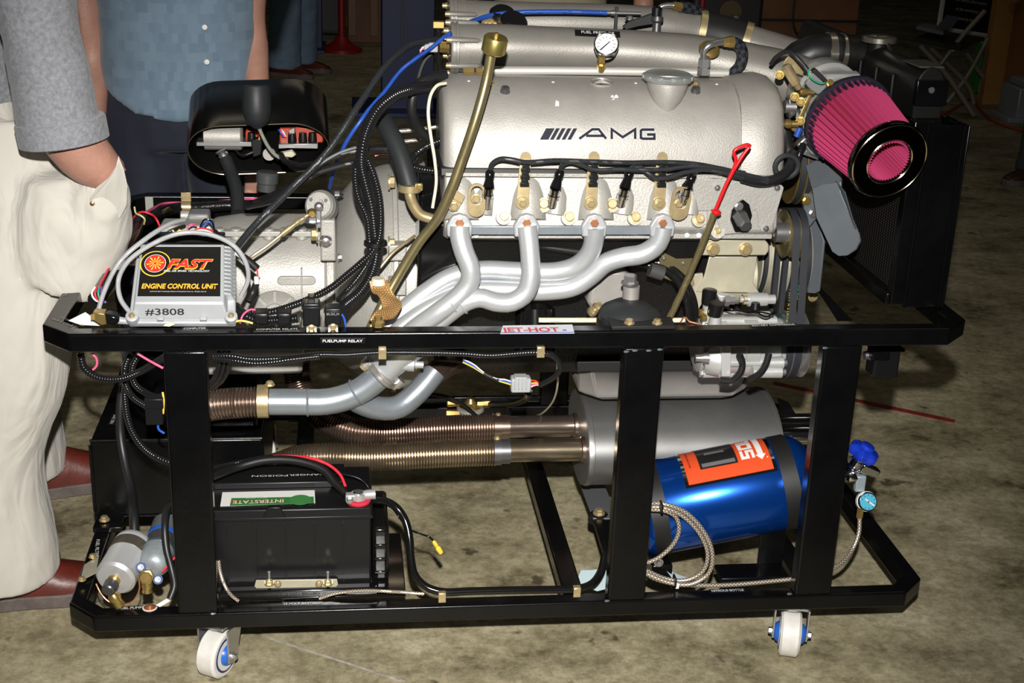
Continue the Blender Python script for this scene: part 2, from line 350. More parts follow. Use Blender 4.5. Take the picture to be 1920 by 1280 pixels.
for s, y0 in (('BATTERY', 0), ('CUT OFF SWITCH', .012)):
    A, B = F(92, 600, ZT), F(137, 617, ZT); xd = (B - A).normalized(); yd = V((-xd.y, xd.x, 0)); text(s, A + UP * .0004 + yd * (.004 + y0), xd, yd, .0055, MATS['dim_lettering'], ST, (B - A).length)
A, B = F(181, 1044, ZB), F(184, 1012, ZB); xd = (A - B).normalized(); text('FUEL FILTER', B + UP * .0004 - RIGHT * .003, xd, V((-xd.y, xd.x, 0)), .006, whitet, ST, (B - A).length)
# sticker with the coating maker's name
A, B, Cc, Dd = F(938, 626, ZT), F(1077, 625, ZT), F(1073, 609, ZT), F(943, 611, ZT)
sk = MB(); up = V((0, 0, .0008)); sk.hexa([A, B, Cc, Dd], [A + up, B + up, Cc + up, Dd + up]); sk = sk.build('sticker', mat('sticker_white', (.72, .74, .8), .4), None)
props(sk, 'white sticker with blue edge and large red letters on the front rail', 'sticker')
quad('sticker_edge', A + up, B + up, B + up + V((0, .004, 0)), A + up + V((0, .004, 0)), mat('sticker_blue', (.12, .16, .5), .4), sk, .0003)
text('JET-HOT', A + up * 1.2 + V((.004, .006, 0)), B - A, V((0, 1, 0)), .019, mat('sticker_red', (.65, .03, .05), .4), sk, (B - A).length * .78, bold=.03)
quad('registered_mark', *[A + up + V((dx, dy, 0)) for dx, dy in ((.098, .01), (.104, .01), (.104, .016), (.098, .016))], MATS['sticker_blue'], sk, .0003)
# castors
wt = mat('castor_white', (.78, .76, .72), .5, noisy=.15, nscale=40); wb = mat('castor_blue', (.02, .12, .5), .35)
def caster(x, y, ang):
    ax = V((math.cos(ang), math.sin(ang), 0)); fw = V((-ax.y, ax.x, 0)); c = V((x, y, .0405))
    b = MB().lathe(c - ax * .0145, ax, [(-.003, .030), (-.003, .036), (.001, .0405), (.028, .0405), (.032, .036), (.032, .030)], 40).build('caster', wt, ST)
    for sgn in (-1, 1):
        MB().lathe(c + ax * (sgn * .0165), ax * sgn, [(0, .0302), (.0018, .0302)], 32).build('rim_ring', mat('navy_ring', (.01, .03, .12), .4), b)
        MB().lathe(c + ax * (sgn * .0168), ax * sgn, [(0, .0265), (.002, .0265)], 32).build('wheel_face', wt, b)
        MB().lathe(c + ax * (sgn * .0168), ax * sgn, [(0, .019), (.006, .017), (.010, .012)], 24).build('hub', wb, b)
        q = c + ax * (sgn * .027)
        MB().prism([q + fw * u + UP * w for u, w in ((-.011, -.008), (0, -.013), (.011, -.008), (.03, .052), (-.012, .052))], ax * (sgn * .003)).build('fork', steel, b, .0005)
        bolt(q + ax * (sgn * .003), ax * sgn, .006, steel, b)
    MB().box(c + UP * .058 + fw * .01, (.052, .06, .005), (ax, fw, UP)).build('swivel_plate', steel, b, .001)
    MB().lathe(c + UP * .048 + fw * .01, UP, [(0, .022), (.008, .024), (.016, .02)], 24).build('swivel', steel, b)
caster(.072, .03, math.radians(-29)); caster(1.048, .03, math.radians(-17)); caster(.10, .835, .5); caster(1.05, .835, 2.8)
# clamps and studs on rails
def pclamp(c, m=zinc, w=.012, par=None, r=.007):
    MB().box(V(c), (w, .002, .016)).build('hose_clip', m, par or ST, .0005)
    MB().box(V(c) + V((0, .004, .0085)), (w, .010, .002)).build('hose_clip', m, par or ST, .0005)
for x, y, Y in ((717, 664, -.004), (1014, 661, -.004), (829, 1121, -.006), (1082, 1111, -.006)): pclamp(P(x, y, Y))
p = F(196, 975, ZB + .012); MB().box((p.x + .008, p.y, ZB + .005), (.05, .05, .01)).build('tank_tab', blackp, ST, .001); bolt(p, UP, .007, zinc, ST)
# small connector box below the right end of the rail
p = P(1655, 676, .14); MB().box(p, (.045, .04, .05)).build('relay_box', plast, ST, .004); MB().lathe(p - V((.034, 0, -.01)), RIGHT, [(0, .007), (.012, .009)], 12).build('relay_stud', dsteel, ST)
MB().box(p + V((0, 0, .026)), (.056, .045, .006)).build('relay_flange', plast, ST, .002); MB().box(P(1648, 655, .13), (.03, .03, .03)).build('relay_bracket', blackp, ST, .002)
# ================================================================== engine
EN = thing('engine', 'silver grey V8 engine with ribbed intake tubes and large smooth cam cover', 'engine', (.71, .43, .35))
def xprof(b, prof, xs, ctr=None):
    """loft a (Y,z) profile along X; xs = [(x, scale, dz)]"""
    n = len(prof); cy = ctr[0] if ctr else sum(p[0] for p in prof) / n; cz = ctr[1] if ctr else sum(p[1] for p in prof) / n
    b.loft([[V((x, cy + (y - cy) * s, cz + (z - cz) * s)) for y, z in prof] for x, s in xs]); return b
# block and sump
bp_ = [(.20, .70), (.17, .76), (.30, .80), (.43, .84), (.56, .80), (.69, .76), (.66, .70), (.60, .62), (.58, .45), (.55, .42), (.31, .42), (.28, .45), (.26, .62)]
xprof(MB(), bp_, [(.445, 1), (.98, 1)]).build('cylinder_block', blockm, EN, .004)
MB().hexa([V((.40, .18, .55)), V((.47, .18, .55)), V((.47, .30, .5)), V((.40, .3, .5))], [V((.405, .17, .735)), V((.47, .17, .735)), V((.47, .3, .8)), V((.405, .3, .8))]).build('rear_mount', blackg, EN, .006)
# sump
q = [P(1100, 742, .3), P(1385, 752, .3)]
b = MB(); zt_, zb_ = .43, P(1380, 750, .3).z
def sring(z, x0, x1, y0, y1, c=.02): return [V(p + (z,)) for p in ((x0 + c, y0), (x1 - c, y0), (x1, y0 + c), (x1, y1 - c), (x1 - c, y1), (x0 + c, y1), (x0, y1 - c), (x0, y0 + c))]
x0, x1 = P(1085, 700, .3).x, P(1422, 690, .3).x
b.loft([sring(zb_, x0 + .02, x1 - .035, .31, .56, .03), sring(zb_ + .012, x0 + .005, x1 - .012, .295, .575, .03), sring(zb_ + .07, x0, x1, .29, .58, .02), sring(.44, x0, x1, .29, .58, .02)]).build('oil_pan', panm, EN, .006)
MB().box(((x0 + x1) / 2, .43, .448), (x1 - x0 + .02, .33, .02)).build('sump_flange', blackm, EN, .002)
# cylinder head (near bank)
hx0, hx1 = P(834, 380, .14).x, P(1462, 380, .14).x
hp = [(.152, .825), (.148, .80), (.142, .76), (.138, .735), (.15, .722), (.19, .70), (.36, .77), (.36, .825)]
xprof(MB(), hp, [(hx0, .97), (hx0 + .006, 1), (hx1 - .01, 1), (hx1, .97)]).build('cylinder_head', cast2, EN, .003)
MB().box(((hx0 + hx1) / 2, .147, .8215), (hx1 - hx0, .02, .006)).build('head_flange', cast2, EN, .001)
PORT = [862, 988, 1115, 1243]
for x in PORT:
    a, b_ = P(x, 322, .176), P(x + 1, 414, .145)
    MB().lathe(a, b_ - a, [(0, .018), (.02, .026), (.04, .0285), ((b_ - a).length, .030)], 36).build('exhaust_port_boss', cast2, EN)
for x, y in ((905, 380), (1042, 376), (1168, 376), (1292, 374)):
    a, b_ = P(x + 5, 350, .156), P(x - 2, 402, .144)
    MB().lathe(a, b_ - a, [(0, .010), (.015, .016), ((b_ - a).length, .017)], 24).build('spark_plug_well', cast2, EN)
for x, y in ((944, 407), (1018, 384), (1066, 408), (1146, 384), (1190, 408), (1310, 411), (1345, 433)): 
    a = P(x, y + 1, .138); MB().lathe(a, (0, -.8, .35), [(-.012, .013), (.004, .012)], 20).build('bolt_boss', cast2, EN); bolt(P(x, y, .134), (0, -.8, .35), .0078 if x != 1345 else .005, zinc, EN, 'socket', 'head_bolt')
# cam cover
cx0, cx1, cx2 = P(832, 250, .16).x, P(1398, 250, .16).x, P(1468, 250, .17).x
cp = [(.150, .824), (.151, .845), (.157, .872), (.166, .895), (.180, .918), (.200, .936), (.228, .949), (.262, .955), (.30, .953), (.33, .94), (.35, .91), (.36, .87), (.36, .824)]
CC = (.26, .86)
xprof(MB(), cp, [(cx0, .86), (cx0 + .003, .93), (cx0 + .010, .98), (cx0 + .022, 1), (cx1, 1), (cx1 + .02, 1)], CC).build('cam_cover', cast, EN, .001, smooth=60)
ep = [(y - .008 if y < .26 else y, z + (.009 if z > .9 else 0)) for y, z in cp]
CV = xprof(MB(), ep, [(cx1 - .006, .955), (cx1 + .004, .975), (cx1 + .014, 1.0), (cx1 + .03, 1.02), (cx2 - .02, 1.02), (cx2 - .008, .995), (cx2, .93)], CC).build('cam_cover_nose', cast, EN, .0, smooth=60)
xprof(MB(), [(.143, .8185), (.146, .830), (.36, .830), (.36, .8185)], [(cx0 - .004, 1), (cx0 + .01, 1.0), (cx2 - .01, 1), (cx2, .97)]).build('cam_cover_gasket', blackm, EN, .001)
# things on the cam cover; surface direction of the sloping top
def cov(x, y, Y=None):
    """point of the cam cover seen at a pixel"""
    best = None
    v = ray(x, y)
    for (y0, z0), (y1, z1) in zip(cp, cp[1:]):
        # intersect in the YZ plane
        d = (y1 - y0, z1 - z0); det = v.y * -d[1] + v.z * d[0]
        if abs(det) < 1e-12: continue
        ry, rz = y0 - CAM.y, z0 - CAM.z
        t = (ry * -d[1] + rz * d[0]) / det; s = (v.y * rz - v.z * ry) / det
        if -1e-6 <= s <= 1 + 1e-6 and (best is None or t < best[0]):
            n = V((0, -(d[1]), d[0])).normalized(); best = (t, CAM + v * t, n if n.y < 0 or n.z > 0 else -n)
    if best is None: return P(x, y, .25), UP
    return best[1], best[2]
# AMG emblem
p0, n0 = cov(1012, 262); p1, _ = cov(1230, 262); pt, _ = cov(1120, 241)
ydir = V((0, n0.z, -n0.y)).normalized() * 1; ydir = ydir if ydir.z > 0 else -ydir
lh = (cov(1120, 241)[0] - cov(1120, 262)[0]).length
xe = (p1 - p0).normalized(); nv = xe.cross(ydir)
ink = mat('dark_chrome', (.022, .025, .035), .25, .2); silv = mat('silver_edge', (.62, .62, .64), .3, .3)
E0 = p0 - V((0, 0, 0)) + ydir * -lh * .0
def slab(u0, u1, sh, name='slash', m=ink, par=None):
    q = [E0 + xe * u0, E0 + xe * u1, E0 + xe * (u1 + sh) + ydir * lh, E0 + xe * (u0 + sh) + ydir * lh]
    q = [w + nv * .0002 for w in q]
    return MB().prism(q, nv * .0022).build(name, m, par or EM, .0003)
EM = MB().prism([E0 + nv * .0001 + xe * a for a in (0, .001)] + [E0 + nv * .0001 + xe * .001 + ydir * .001], nv * .0005).build('emblem', chrome, EN, label='chrome and dark letter emblem AMG with slanting bars')
u = pxm(p0, 1.0)
slab(0, 16 * u, 12 * u)
for k in range(4): slab((19 + k * 11) * u, (26 + k * 11) * u, 12 * u)
edge = chrome
for k, (a, w) in enumerate(((0, 16),)): slab((a + w) * u, (a + w + 1.4) * u, 12 * u, 'slash_edge', silv)
for k in range(4): slab((26 + k * 11) * u, (27.3 + k * 11) * u, 12 * u, 'slash_edge', silv)
def stroke(pts, w, m, h, closed=False):
    """mitred band along points given in photo pixels right and fraction of letter height up"""
    q = [Vector((x * u, y * lh)) for x, y in pts]; n = len(q); L = []; R = []
    for i in range(n):
        d0 = (q[i] - q[i - 1]).normalized() if i else (q[1] - q[0]).normalized(); d1 = (q[i + 1] - q[i]).normalized() if i < n - 1 else d0
        nn = Vector((-(d0 + d1).y, (d0 + d1).x)).normalized(); k = min(1 / max(nn.dot(Vector((-d0.y, d0.x))), .3), 2.0)
        L.append(q[i] + nn * w * k); R.append(q[i] - nn * w * k)
    b = MB(); vs = [E0 + xe * p.x + ydir * p.y + nv * h for p in L + R]; vs += [p + nv * .0008 for p in vs]
    fs = []
    for i in range(n - 1): fs += [(i, i + 1, n + i + 1, n + i), (2 * n + i, 2 * n + i + 1, 3 * n + i + 1, 3 * n + i), (i, i + 1, 2 * n + i + 1, 2 * n + i), (n + i, n + i + 1, 3 * n + i + 1, 3 * n + i)]
    b.add(vs, fs); return b.build('letter', m, EM)
LET = [[(75, .08), (100, .92), (112, .92), (126, .08)], [(88, .34), (121, .34)], [(137, .06), (137, .92), (158, .22), (182, .92), (182, .06)], [(219, .90), (196, .90), (193, .80), (193, .16), (197, .08), (219, .08), (219, .46), (205, .46)]]
for l_ in LET: stroke(l_, 3.5 * u, silv, .0004); stroke(l_, 2.4 * u, ink, .0009)
# round emblem with three-pointed star
p, n = cov(1127, 155); w = n.cross(RIGHT).normalized(); w = -w if w.z < 0 else w
sb = MB().lathe(p - n * .001, n, [(0, .020), (.0022, .020), (.0034, .0185), (.0034, .0175), (.0010, .0165)], 36).build('star_emblem', panm, EN)
st_ = MB()
for k in range(3):
    a = math.radians(90 + 120 * k); dv = RIGHT * math.cos(a) + w * math.sin(a); sv = RIGHT * -math.sin(a) + w * math.cos(a)
    st_.add([p + n * .0008 - sv * .005, p + n * .0008 + sv * .005, p + n * .0012 + dv * .0170, p + n * .0060], [(0, 2, 3), (2, 1, 3), (0, 3, 1), (0, 1, 2)])
st_.build('star', cast2, sb)
# filler cap with cone boss
p, n = cov(1252, 152); q, n2 = cov(1252, 222)
top = P(1252, 150, .205)
tip = q + V((0, .012, 0)); cdir = top - tip; cl = cdir.length; MB().lathe(tip, cdir, [(0, .003), (cl * .18, .012), (cl * .45, .0235), (cl * .75, .031), (cl, .0345)], 36).build('filler_neck', cast, EN, smooth=60)
fc = MB().lathe(top, (0, -.05, 1), [(0, .0385), (.003, .0405), (.008, .0405), (.011, .036), (.012, .02)], 40).build('oil_filler_cap', mat('cap_grey', (.36, .38, .37), .35, .4, noisy=.2, nscale=60), EN)
for k in range(12):
    a = k * math.pi / 6; MB().box(top + V((math.cos(a) * .0405, math.sin(a) * .0405, .0055)), (.003, .008, .006), (V((math.cos(a), math.sin(a), 0)), V((-math.sin(a), math.cos(a), 0)), UP)).build('cap_ridge', MATS['cap_grey'], fc, .0006)
# studs, pips
for x, y in ((947, 172), (1304, 172)):
    p, n = cov(x, y); MB().lathe(p - n * .002, n, [(0, .0085), (.005, .0075), (.010, .0065), (.011, .0045)], 20).build('cover_stud', dsteel, EN)
for x, y in ((918, 156), (1303, 160)): p, n = cov(x, y); bolt(p, n, .006, zinc, EN)
for x, y in ((879, 152), (1037, 154), (1192, 156), (1344, 158)):
    p, n = cov(x, y); MB().lathe(p - n * .001, n, [(0, .003), (.0015, .0025), (.0025, .001)], 12).build('rivet', mat('rivet_white', (.7, .7, .68), .5), EN)
# dents and paint chips
p, n = cov(1044, 198); MB().prism([p + n * .0003 + RIGHT * a + UP * b_ for a, b_ in ((-.003, -.008), (.004, -.006), (.003, .006), (-.002, .008))], n * .0004).build('paint_chip', MATS['rivet_white'], EN)
p, n = cov(1143, 186); b = MB()
for k in range(14):
    c = p + RIGHT * random.uniform(-.012, .012) + UP * random.uniform(-.005, .005); c = c + n * .0005; r = random.uniform(.0015, .003)
    b.prism([c + RIGHT * r * math.cos(a) + V((0, n.z, -n.y)) * -r * math.sin(a) for a in (0, 1.3, 2.4, 3.6, 5)], n * .0003)
b.build('paint_chip', MATS['rivet_white'], EN)
# right end plate with the black fitting
pz = [(1300, 332), (1466, 347), (1470, 352), (1449, 424), (1440, 434), (1428, 434), (1422, 424), (1420, 398), (1414, 393), (1408, 398), (1402, 436), (1352, 440), (1340, 395), (1300, 395)]
MB().prism([P(x, y, .136) for x, y in pz], (0, .004, 0)).build('timing_cover_plate', cast2, EN, .0008)
for x, y in ((1457, 352), (1436, 428), (1345, 352)): bolt(P(x, y, .134), FRONT, .005, steel, EN, 'dome')
xprof(MB(), [(.14, .82), (.138, .73), (.16, .715), (.30, .70), (.30, .82)], [(hx1 - .12, 1), (hx1 - .005, 1)]).build('timing_case', cast2, EN, .004)
b = MB(); c = P(1389, 402, .132)
ov = [(0, .026), (.011, .018), (.0175, .0), (.015, -.016), (.004, -.028), (-.008, -.028), (-.0175, -.008), (-.0165, .008), (-.009, .020)]
b.prism([c + RIGHT * x + UP * z for x, z in ov], (0, -.006, 0)); CF = b.build('coolant_fitting', blackg, EN, .0015)
bolt(P(1385, 387, .125), FRONT, .0055, steel, EN); p = P(1390, 410, .12); MB().lathe(p, (.1, -.9, -.25), [(-.008, .013), (.004, .013), (.012, .0105), (.022, .0105), (.024, .008)], 6).build('fitting_hex', dsteel, CF); bolt(P(1400, 428, .128), FRONT, .004, zinc, EN)
# lower edge strip of head with holes
MB().box(((hx0 + hx1) / 2, .150, P(1000, 443, .145).z), (hx1 - hx0 - .01, .008, .008)).build('head_lip', cast2, EN, .001)
for x in (893, 1288, 1310): bolt(P(x, 441, .1445), FRONT, .0045, white, EN, 'dome')

# lifting eyes and wire clips
def lifting_eye(xl, xr, yt, yb, ang=0):
    w = pxm(P(xl, yt, .12), (xr - xl) / 2); c = P((xl + xr) / 2, yt + (xr - xl) * .55, .118); hh = (P((xl + xr) / 2, yt, .118) - P((xl + xr) / 2, yb, .118)).length
    def stad(w_, h0, h1): return [(-w_ * math.sin(a), h1 + w_ * math.cos(a)) for a in [math.pi * (k / 8 - .5) for k in range(9)]][::-1] + [(w_ * math.sin(a), -h0 - w_ * math.cos(a)) for a in [math.pi * (k / 8 - .5) for k in range(9)]][::-1]
    o = stad(w, hh - 2 * w, 0)[:]; i = stad(w * .66, hh * .42 - w * .9, 0)
    up = V((math.sin(ang) * -1, 0, math.cos(ang))); rt = V((math.cos(ang), 0, math.sin(ang))); b = MB(); n = len(o)
    vs = []
    for y in (-.0015, .0015):
        for L in (o, i): vs += [c + rt * p[0] + up * p[1] + V((0, y, 0)) for p in L]
    fs = []
    for k in range(n):
        j = (k + 1) % n
        fs += [(k, j, n + j, n + k), (2 * n + k, 2 * n + j, 3 * n + j, 3 * n + k), (k, j, 2 * n + j, 2 * n + k), (n + k, n + j, 3 * n + j, 3 * n + k)]
    b.add(vs, fs); e = b.build('lifting_eye', zinc2 if 0 else zinc, EN, .0006)
    bolt(c - up * (w * .9) + V((0, .012, 0)), FRONT, .006, zinc, e)
lifting_eye(877, 911, 341, 405); lifting_eye(1259, 1297, 347, 411, math.radians(-6))
for x, top_, bot in ((982, 291, 392), (1110, 290, 393), (1238, 291, 394)):
    a = P(x + 4, top_ + 4, .126); b_ = P(x - 2, bot - 18, .122); d = (b_ - a).normalized(); w = .0085
    br = MB().hexa([a - RIGHT * w, a + RIGHT * w, b_ + RIGHT * (w + .0015), b_ - RIGHT * (w + .0015)], [q + V((0, .002, 0)) for q in (a - RIGHT * w, a + RIGHT * w, b_ + RIGHT * (w + .0015), b_ - RIGHT * (w + .0015))]).build('wire_clip_bracket', zinc, EN, .0006)
    MB().lathe(b_ + V((0, .0, -.005)), FRONT, [(-.002, .011), (.001, .011)], 20).build('bracket_foot', zinc, br); MB().lathe(a + V((0, 0, 0)), FRONT, [(-.002, .0085), (.0005, .0085)], 20).build('bracket_head', zinc, br)
    bolt(b_ + V((0, -.001, -.005)), FRONT, .0058, zinc, br)
    cb = MB(); 
    for k in range(7): q = a.lerp(b_, .10 + k * .085); cb.box(q + V((0, -.006, 0)), (.011 if k % 2 else .014, .010, .0058))
    cb.build('wire_comb', plast, br, .0004)
# fuel rail and studs above
fr = MB().tube(smooth_path(W3([(905, 132, .30), (1100, 133, .30), (1400, 138, .30)]), .05), .007, 14).build('fuel_rail', mat('rail_alloy', (.75, .73, .68), .35, .5), EN)
for x in (868, 892): MB().lathe(P(x, 134, .30), RIGHT, [(0, .0065), (.018, .0065), (.019, .0045)], 6).build('rail_fitting', brass, EN)
# intake tubes
def tubeR(name, pts, rs, m, par, seg=36, label=None, step=.01):
    w = W3(pts); path = smooth_path(w, step); n = len(path) - 1
    def rad(t):
        k = t * (len(rs) - 1); i = min(int(k), len(rs) - 2); f_ = k - i; f_ = f_ * f_ * (3 - 2 * f_); return rs[i] * (1 - f_) + rs[i + 1] * f_
    return MB().tube(path, pxm(w[0], 1), seg, rad=rad).build(name, m, par, label=label, smooth=60)
tubeR('intake_tube', [(850, 42, .52), (1000, 44, .52), (1150, 46, .52), (1250, 50, .52), (1320, 62, .52), (1400, 84, .50), (1500, 118, .46), (1590, 158, .42)], [42, 40, 39, 38, 36, 36, 38, 40, 44], plenum, EN)
tubeR('intake_tube', [(852, 88, .38), (980, 91, .38), (1100, 95, .38), (1220, 102, .37), (1320, 114, .36), (1400, 130, .35), (1480, 152, .34), (1560, 185, .33)], [45, 44, 42, 42, 43, 46, 50, 54, 56], plenum, EN)
for (x, y, Y, r, xx) in ((840, 42, .52, 50, 16), (843, 90, .38, 51, 22)):
    p = P(x, y, Y); R_ = pxm(p, r)
    f_ = MB().lathe(p, RIGHT, [(0, R_ * .97), (.002, R_), (.006, R_), (.0065, R_ * .97), (.0085, R_ * .97), (.009, R_), (.013, R_), (.014, R_ * .9), (.03, R_ * .88)], 40).build('end_flange', plenum, EN)
    for k in range(6):
        a = k * math.pi / 3 + .6; d = V((0, math.cos(a), math.sin(a)))
        MB().lathe(p + d * R_ * .93 - RIGHT * .001, RIGHT, [(0, .006), (.045, .004), (.05, .001)], 12).build('flange_lug', plenum, f_)
        bolt(p + d * R_ * .93 - RIGHT * .001, -RIGHT, .0048, zinc, f_, 'socket')
# coupling of the rear tube with gold clamps
pa = smooth_path(W3([(1305, 58, .52), (1345, 67, .515), (1402, 84, .50)]), .006); r = pxm(pa[0], 40)
cpl = MB().tube(pa, r, 36).build('rubber_coupling', blackm, EN)
for s, e in ((0, 2), (len(pa) - 3, len(pa) - 1)): MB().tube([pa[s], pa[(s + e) // 2], pa[e]], r * 1.03, 36).build('hose_clamp', zinc, cpl)
# round diaphragms between the tubes
for x, y, Y in ((942, 32, .45), (962, 44, .42)):
    p = P(x, y, Y); MB().lathe(p, (.12, -.5, .8), [(0, .022), (.006, .024), (.012, .020)], 28).build('vacuum_diaphragm', plast, EN)
    MB().lathe(p, (.12, -.5, .8), [(.003, .0246), (.0055, .0246)], 28).build('diaphragm_rim', brass, EN)
for dx in (-26, -18, -8): bolt(P(936 + dx, 42, .44), (0, -.6, .6), .005, zinc, EN)
# fuel pressure gauge with tape
tapeA = P(1078, 62, .345); 
A, B = P(1090, 63, .344), P(1156, 68, .346)
A = P(1090, 64, .345); B = P(1156, 67, .345); xd = (B - A).normalized(); yd = V((0, .75, .66)); yd = (yd - xd * yd.dot(xd)).normalized(); nd = xd.cross(yd)
quad('label_tape', *[A + xd * a + yd * c - nd * -.001 for a, c in ((-.011, -.004), (.066, -.004), (.066, .008), (-.011, .008))], tapem, EN, .0008)
text('FUEL PRESSURE', A + nd * .0022, xd, yd, .0055, whitet, EN, .056, .0004)
GA = P(1137, 83, .27); gax = (CAM + V((0, 0, 1.1)) - GA).normalized()
g = MB().lathe(GA - gax * .024, gax, [(0, .012), (.004, .018), (.020, .019), (.022, .0205), (.026, .0205), (.027, .0185), (.0255, .0175), (.0203, .0172)], 36).build('fuel_pressure_gauge', chrome, EN, label='small round chrome gauge with white dial')
MB().lathe(GA - gax * .003, gax, [(0, .0172), (.0012, .0172)], 36).build('gauge_dial', white, g)
gx = gax.cross(UP).normalized() * -1; gy = gax.cross(gx) * -1; gy = gy if gy.z > 0 else -gy
dk = MB()
for k in range(11):
    a = math.radians(225 - k * 27); d = gx * math.cos(a) + gy * math.sin(a); s = d.cross(gax); dk.prism([GA - gax * .0016 + d * .0115 - s * .0004, GA - gax * .0016 + d * .0115 + s * .0004, GA - gax * .0016 + d * .0155 + s * .0004, GA - gax * .0016 + d * .0155 - s * .0004], gax * .0002)
dk.build('dial_marks', blackm, g)
MB().prism([GA - gax * .001 + gx * a + gy * c for a, c in ((-.010, -.009), (-.0085, -.0105), (.006, .005), (.005, .006))], gax * .0004).build('needle', blackm, g)
a = P(1128, 104, .272); b_ = P(1127, 133, .285)
MB().lathe(a, b_ - a, [(0, .006), (.008, .007), (.008, .0055), (.016, .0055), (.016, .008), (.022, .008), ((b_ - a).length, .005)], 6).build('gauge_stem', brass, EN)
# linkage on rear tube, blue cable end
hose('throttle_cable', [(842, 68, .34), (862, 52, .38), (890, 38, .42), (930, 27, .44), (980, 23, .44), (1060, 22, .44), (1138, 24, .44)], 4.5, bluec, None, label='blue sheathed cable curving over the rear intake tube', cat='cable')
MB().lathe(P(1138, 24, .44), RIGHT, [(0, .0035), (.008, .0035), (.008, .005), (.014, .005), (.016, .003), (.060, .003)], 12).build('cable_end', steel, EN)
MB().box(P(1155, 35, .44), (.006, .004, .04)).build('cable_bracket', blackm, EN, .001)
pl_ = [(1168, 50), (1180, 40), (1222, 26), (1236, 26), (1238, 42), (1222, 46), (1196, 50), (1174, 56)]
MB().prism([P(x, y, .42) for x, y in pl_], (0, .008, 0)).build('linkage_arm', blackm, EN, .001)
MB().lathe(P(1231, 56, .42), UP, [(-.01, .008), (.012, .0075), (.016, .011), (.022, .011), (.022, .008), (.034, .008)], 12).build('linkage_post', dsteel, EN); MB().lathe(P(1231, 30, .42), UP, [(0, .009), (.014, .009), (.016, .006)], 16).build('post_cap', plast, EN)
bolt(P(1180, 37, .42), UP, .006, dsteel, EN)
# banjo fitting and braided hose at right end of the tube
fb = MB().lathe(P(1330, 93, .30), (0, -.7, .7), [(0, .018), (.004, .016), (.007, .010)], 24).build('hose_boss', brass, EN)
MB().tube(smooth_path([P(1319, 110, .27), P(1320, 95, .262), P(1330, 85, .26), P(1345, 80, .265), P(1362, 78, .27)], .003), .0052, 14).build('elbow', steel, EN)
MB().lathe(P(1319, 140, .272), UP, [(0, .011), (.010, .011), (.010, .008), (.013, .008), (.013, .0105), (.026, .0105), (.030, .006)], 6).build('hose_nut', steel, EN)
MB().lathe(P(1356, 79, .27), (1, .1, .05), [(0, .008), (.008, .009), (.008, .010), (.018, .010)], 6).build('hose_nut', brass, EN)
hose('braided_hose', [(1370, 78, .275), (1385, 84, .28), (1392, 100, .285), (1388, 122, .29), (1372, 140, .30), (1362, 150, .31)], 11, nylon, None, label='short black braided hose looping down over the cam cover end', cat='hose')
MB().lathe(P(1205 + 3, 1, .5), (1, 0, .1), [(0, .004), (.002, .004)], 8)
MB().tube(smooth_path([P(1236, 24, .50), P(1238, 14, .50), P(1250, 10, .5), P(1264, 10, .5)], .003), .005, 12).build('elbow', steel, EN)
MB().lathe(P(1262, 10, .5), (1, 0, -.2), [(0, .008), (.018, .0095), (.019, .008)], 6).build('hose_nut', brass, EN)
hose('braided_hose', [(1276, 12, .5), (1300, 18, .51), (1325, 34, .53), (1345, 60, .56)], 11, nylon, None, label='black braided hose crossing the rear intake tube beside the coupling', cat='hose')
# oil filler / dipstick tube with gold cap
gt = thing('transmission_filler_tube', 'long brass coloured filler tube with round gold cap leaning across the engine', 'tube', P(690, 605, .06))
hose('tube', [(921, 100, .10), (912, 150, .10), (893, 220, .09), (866, 300, .09), (848, 350, .09), (820, 410, .095), (785, 455, .10), (745, 520, .10), (712, 580, .09), (690, 625, .08)], 9.5, olive, gt, seg=18)
ca = P(925, 78, .10); MB().lathe(ca - V((0, 0, .016)), (.16, -.25, 1), [(0, .0165), (.002, .0185), (.022, .0185), (.025, .0165), (.0255, .006)], 36).build('cap', gold, gt)
MB().lathe(ca + V((.003, -.005, .008)), (.16, -.25, 1), [(0, .004), (.006, .0035)], 6).build('cap_nut', brass, gt)
br = MB(); br.prism([P(x, y, .112) for x, y in ((843, 348), (872, 368), (866, 382), (838, 366))], (0, .002, 0)); br.build('tube_bracket', zinc, EN, .0005)
MB().prism([P(x, y, .115) for x, y in ((845, 372), (866, 380), (858, 396), (846, 396), (838, 388))], (0, .002, 0)).build('tube_bracket', zinc, EN, .0005); bolt(P(851, 386, .112), FRONT, .006, zinc, EN)
# red handled dipstick
dsk = thing('dipstick', 'oil dipstick with bright red loop handle in an olive metal tube', 'dipstick', P(1250, 600, .12))
hose('tube', [(1340, 398, .085), (1320, 450, .10), (1295, 510, .11), (1268, 570, .12), (1240, 625, .13)], 6.5, olive, dsk)
MB().lathe(P(1341, 402, .085), P(1345, 390, .085) - P(1341, 402, .085), [(0, .006), (.003, .0085), (.006, .0085), (.009, .004)], 16).build('collar', red, dsk)
for off in (-1, 1):
    hose('handle', [(1342, 392, .085), (1362, 345, .083), (1383 + off * 3, 302, .082), (1388 + off * 10 + (0 if off > 0 else -2), 284, .082), (1400 + off * 6, 273, .082), (1402, 271, .082)], 3.6, red, dsk, seg=10)
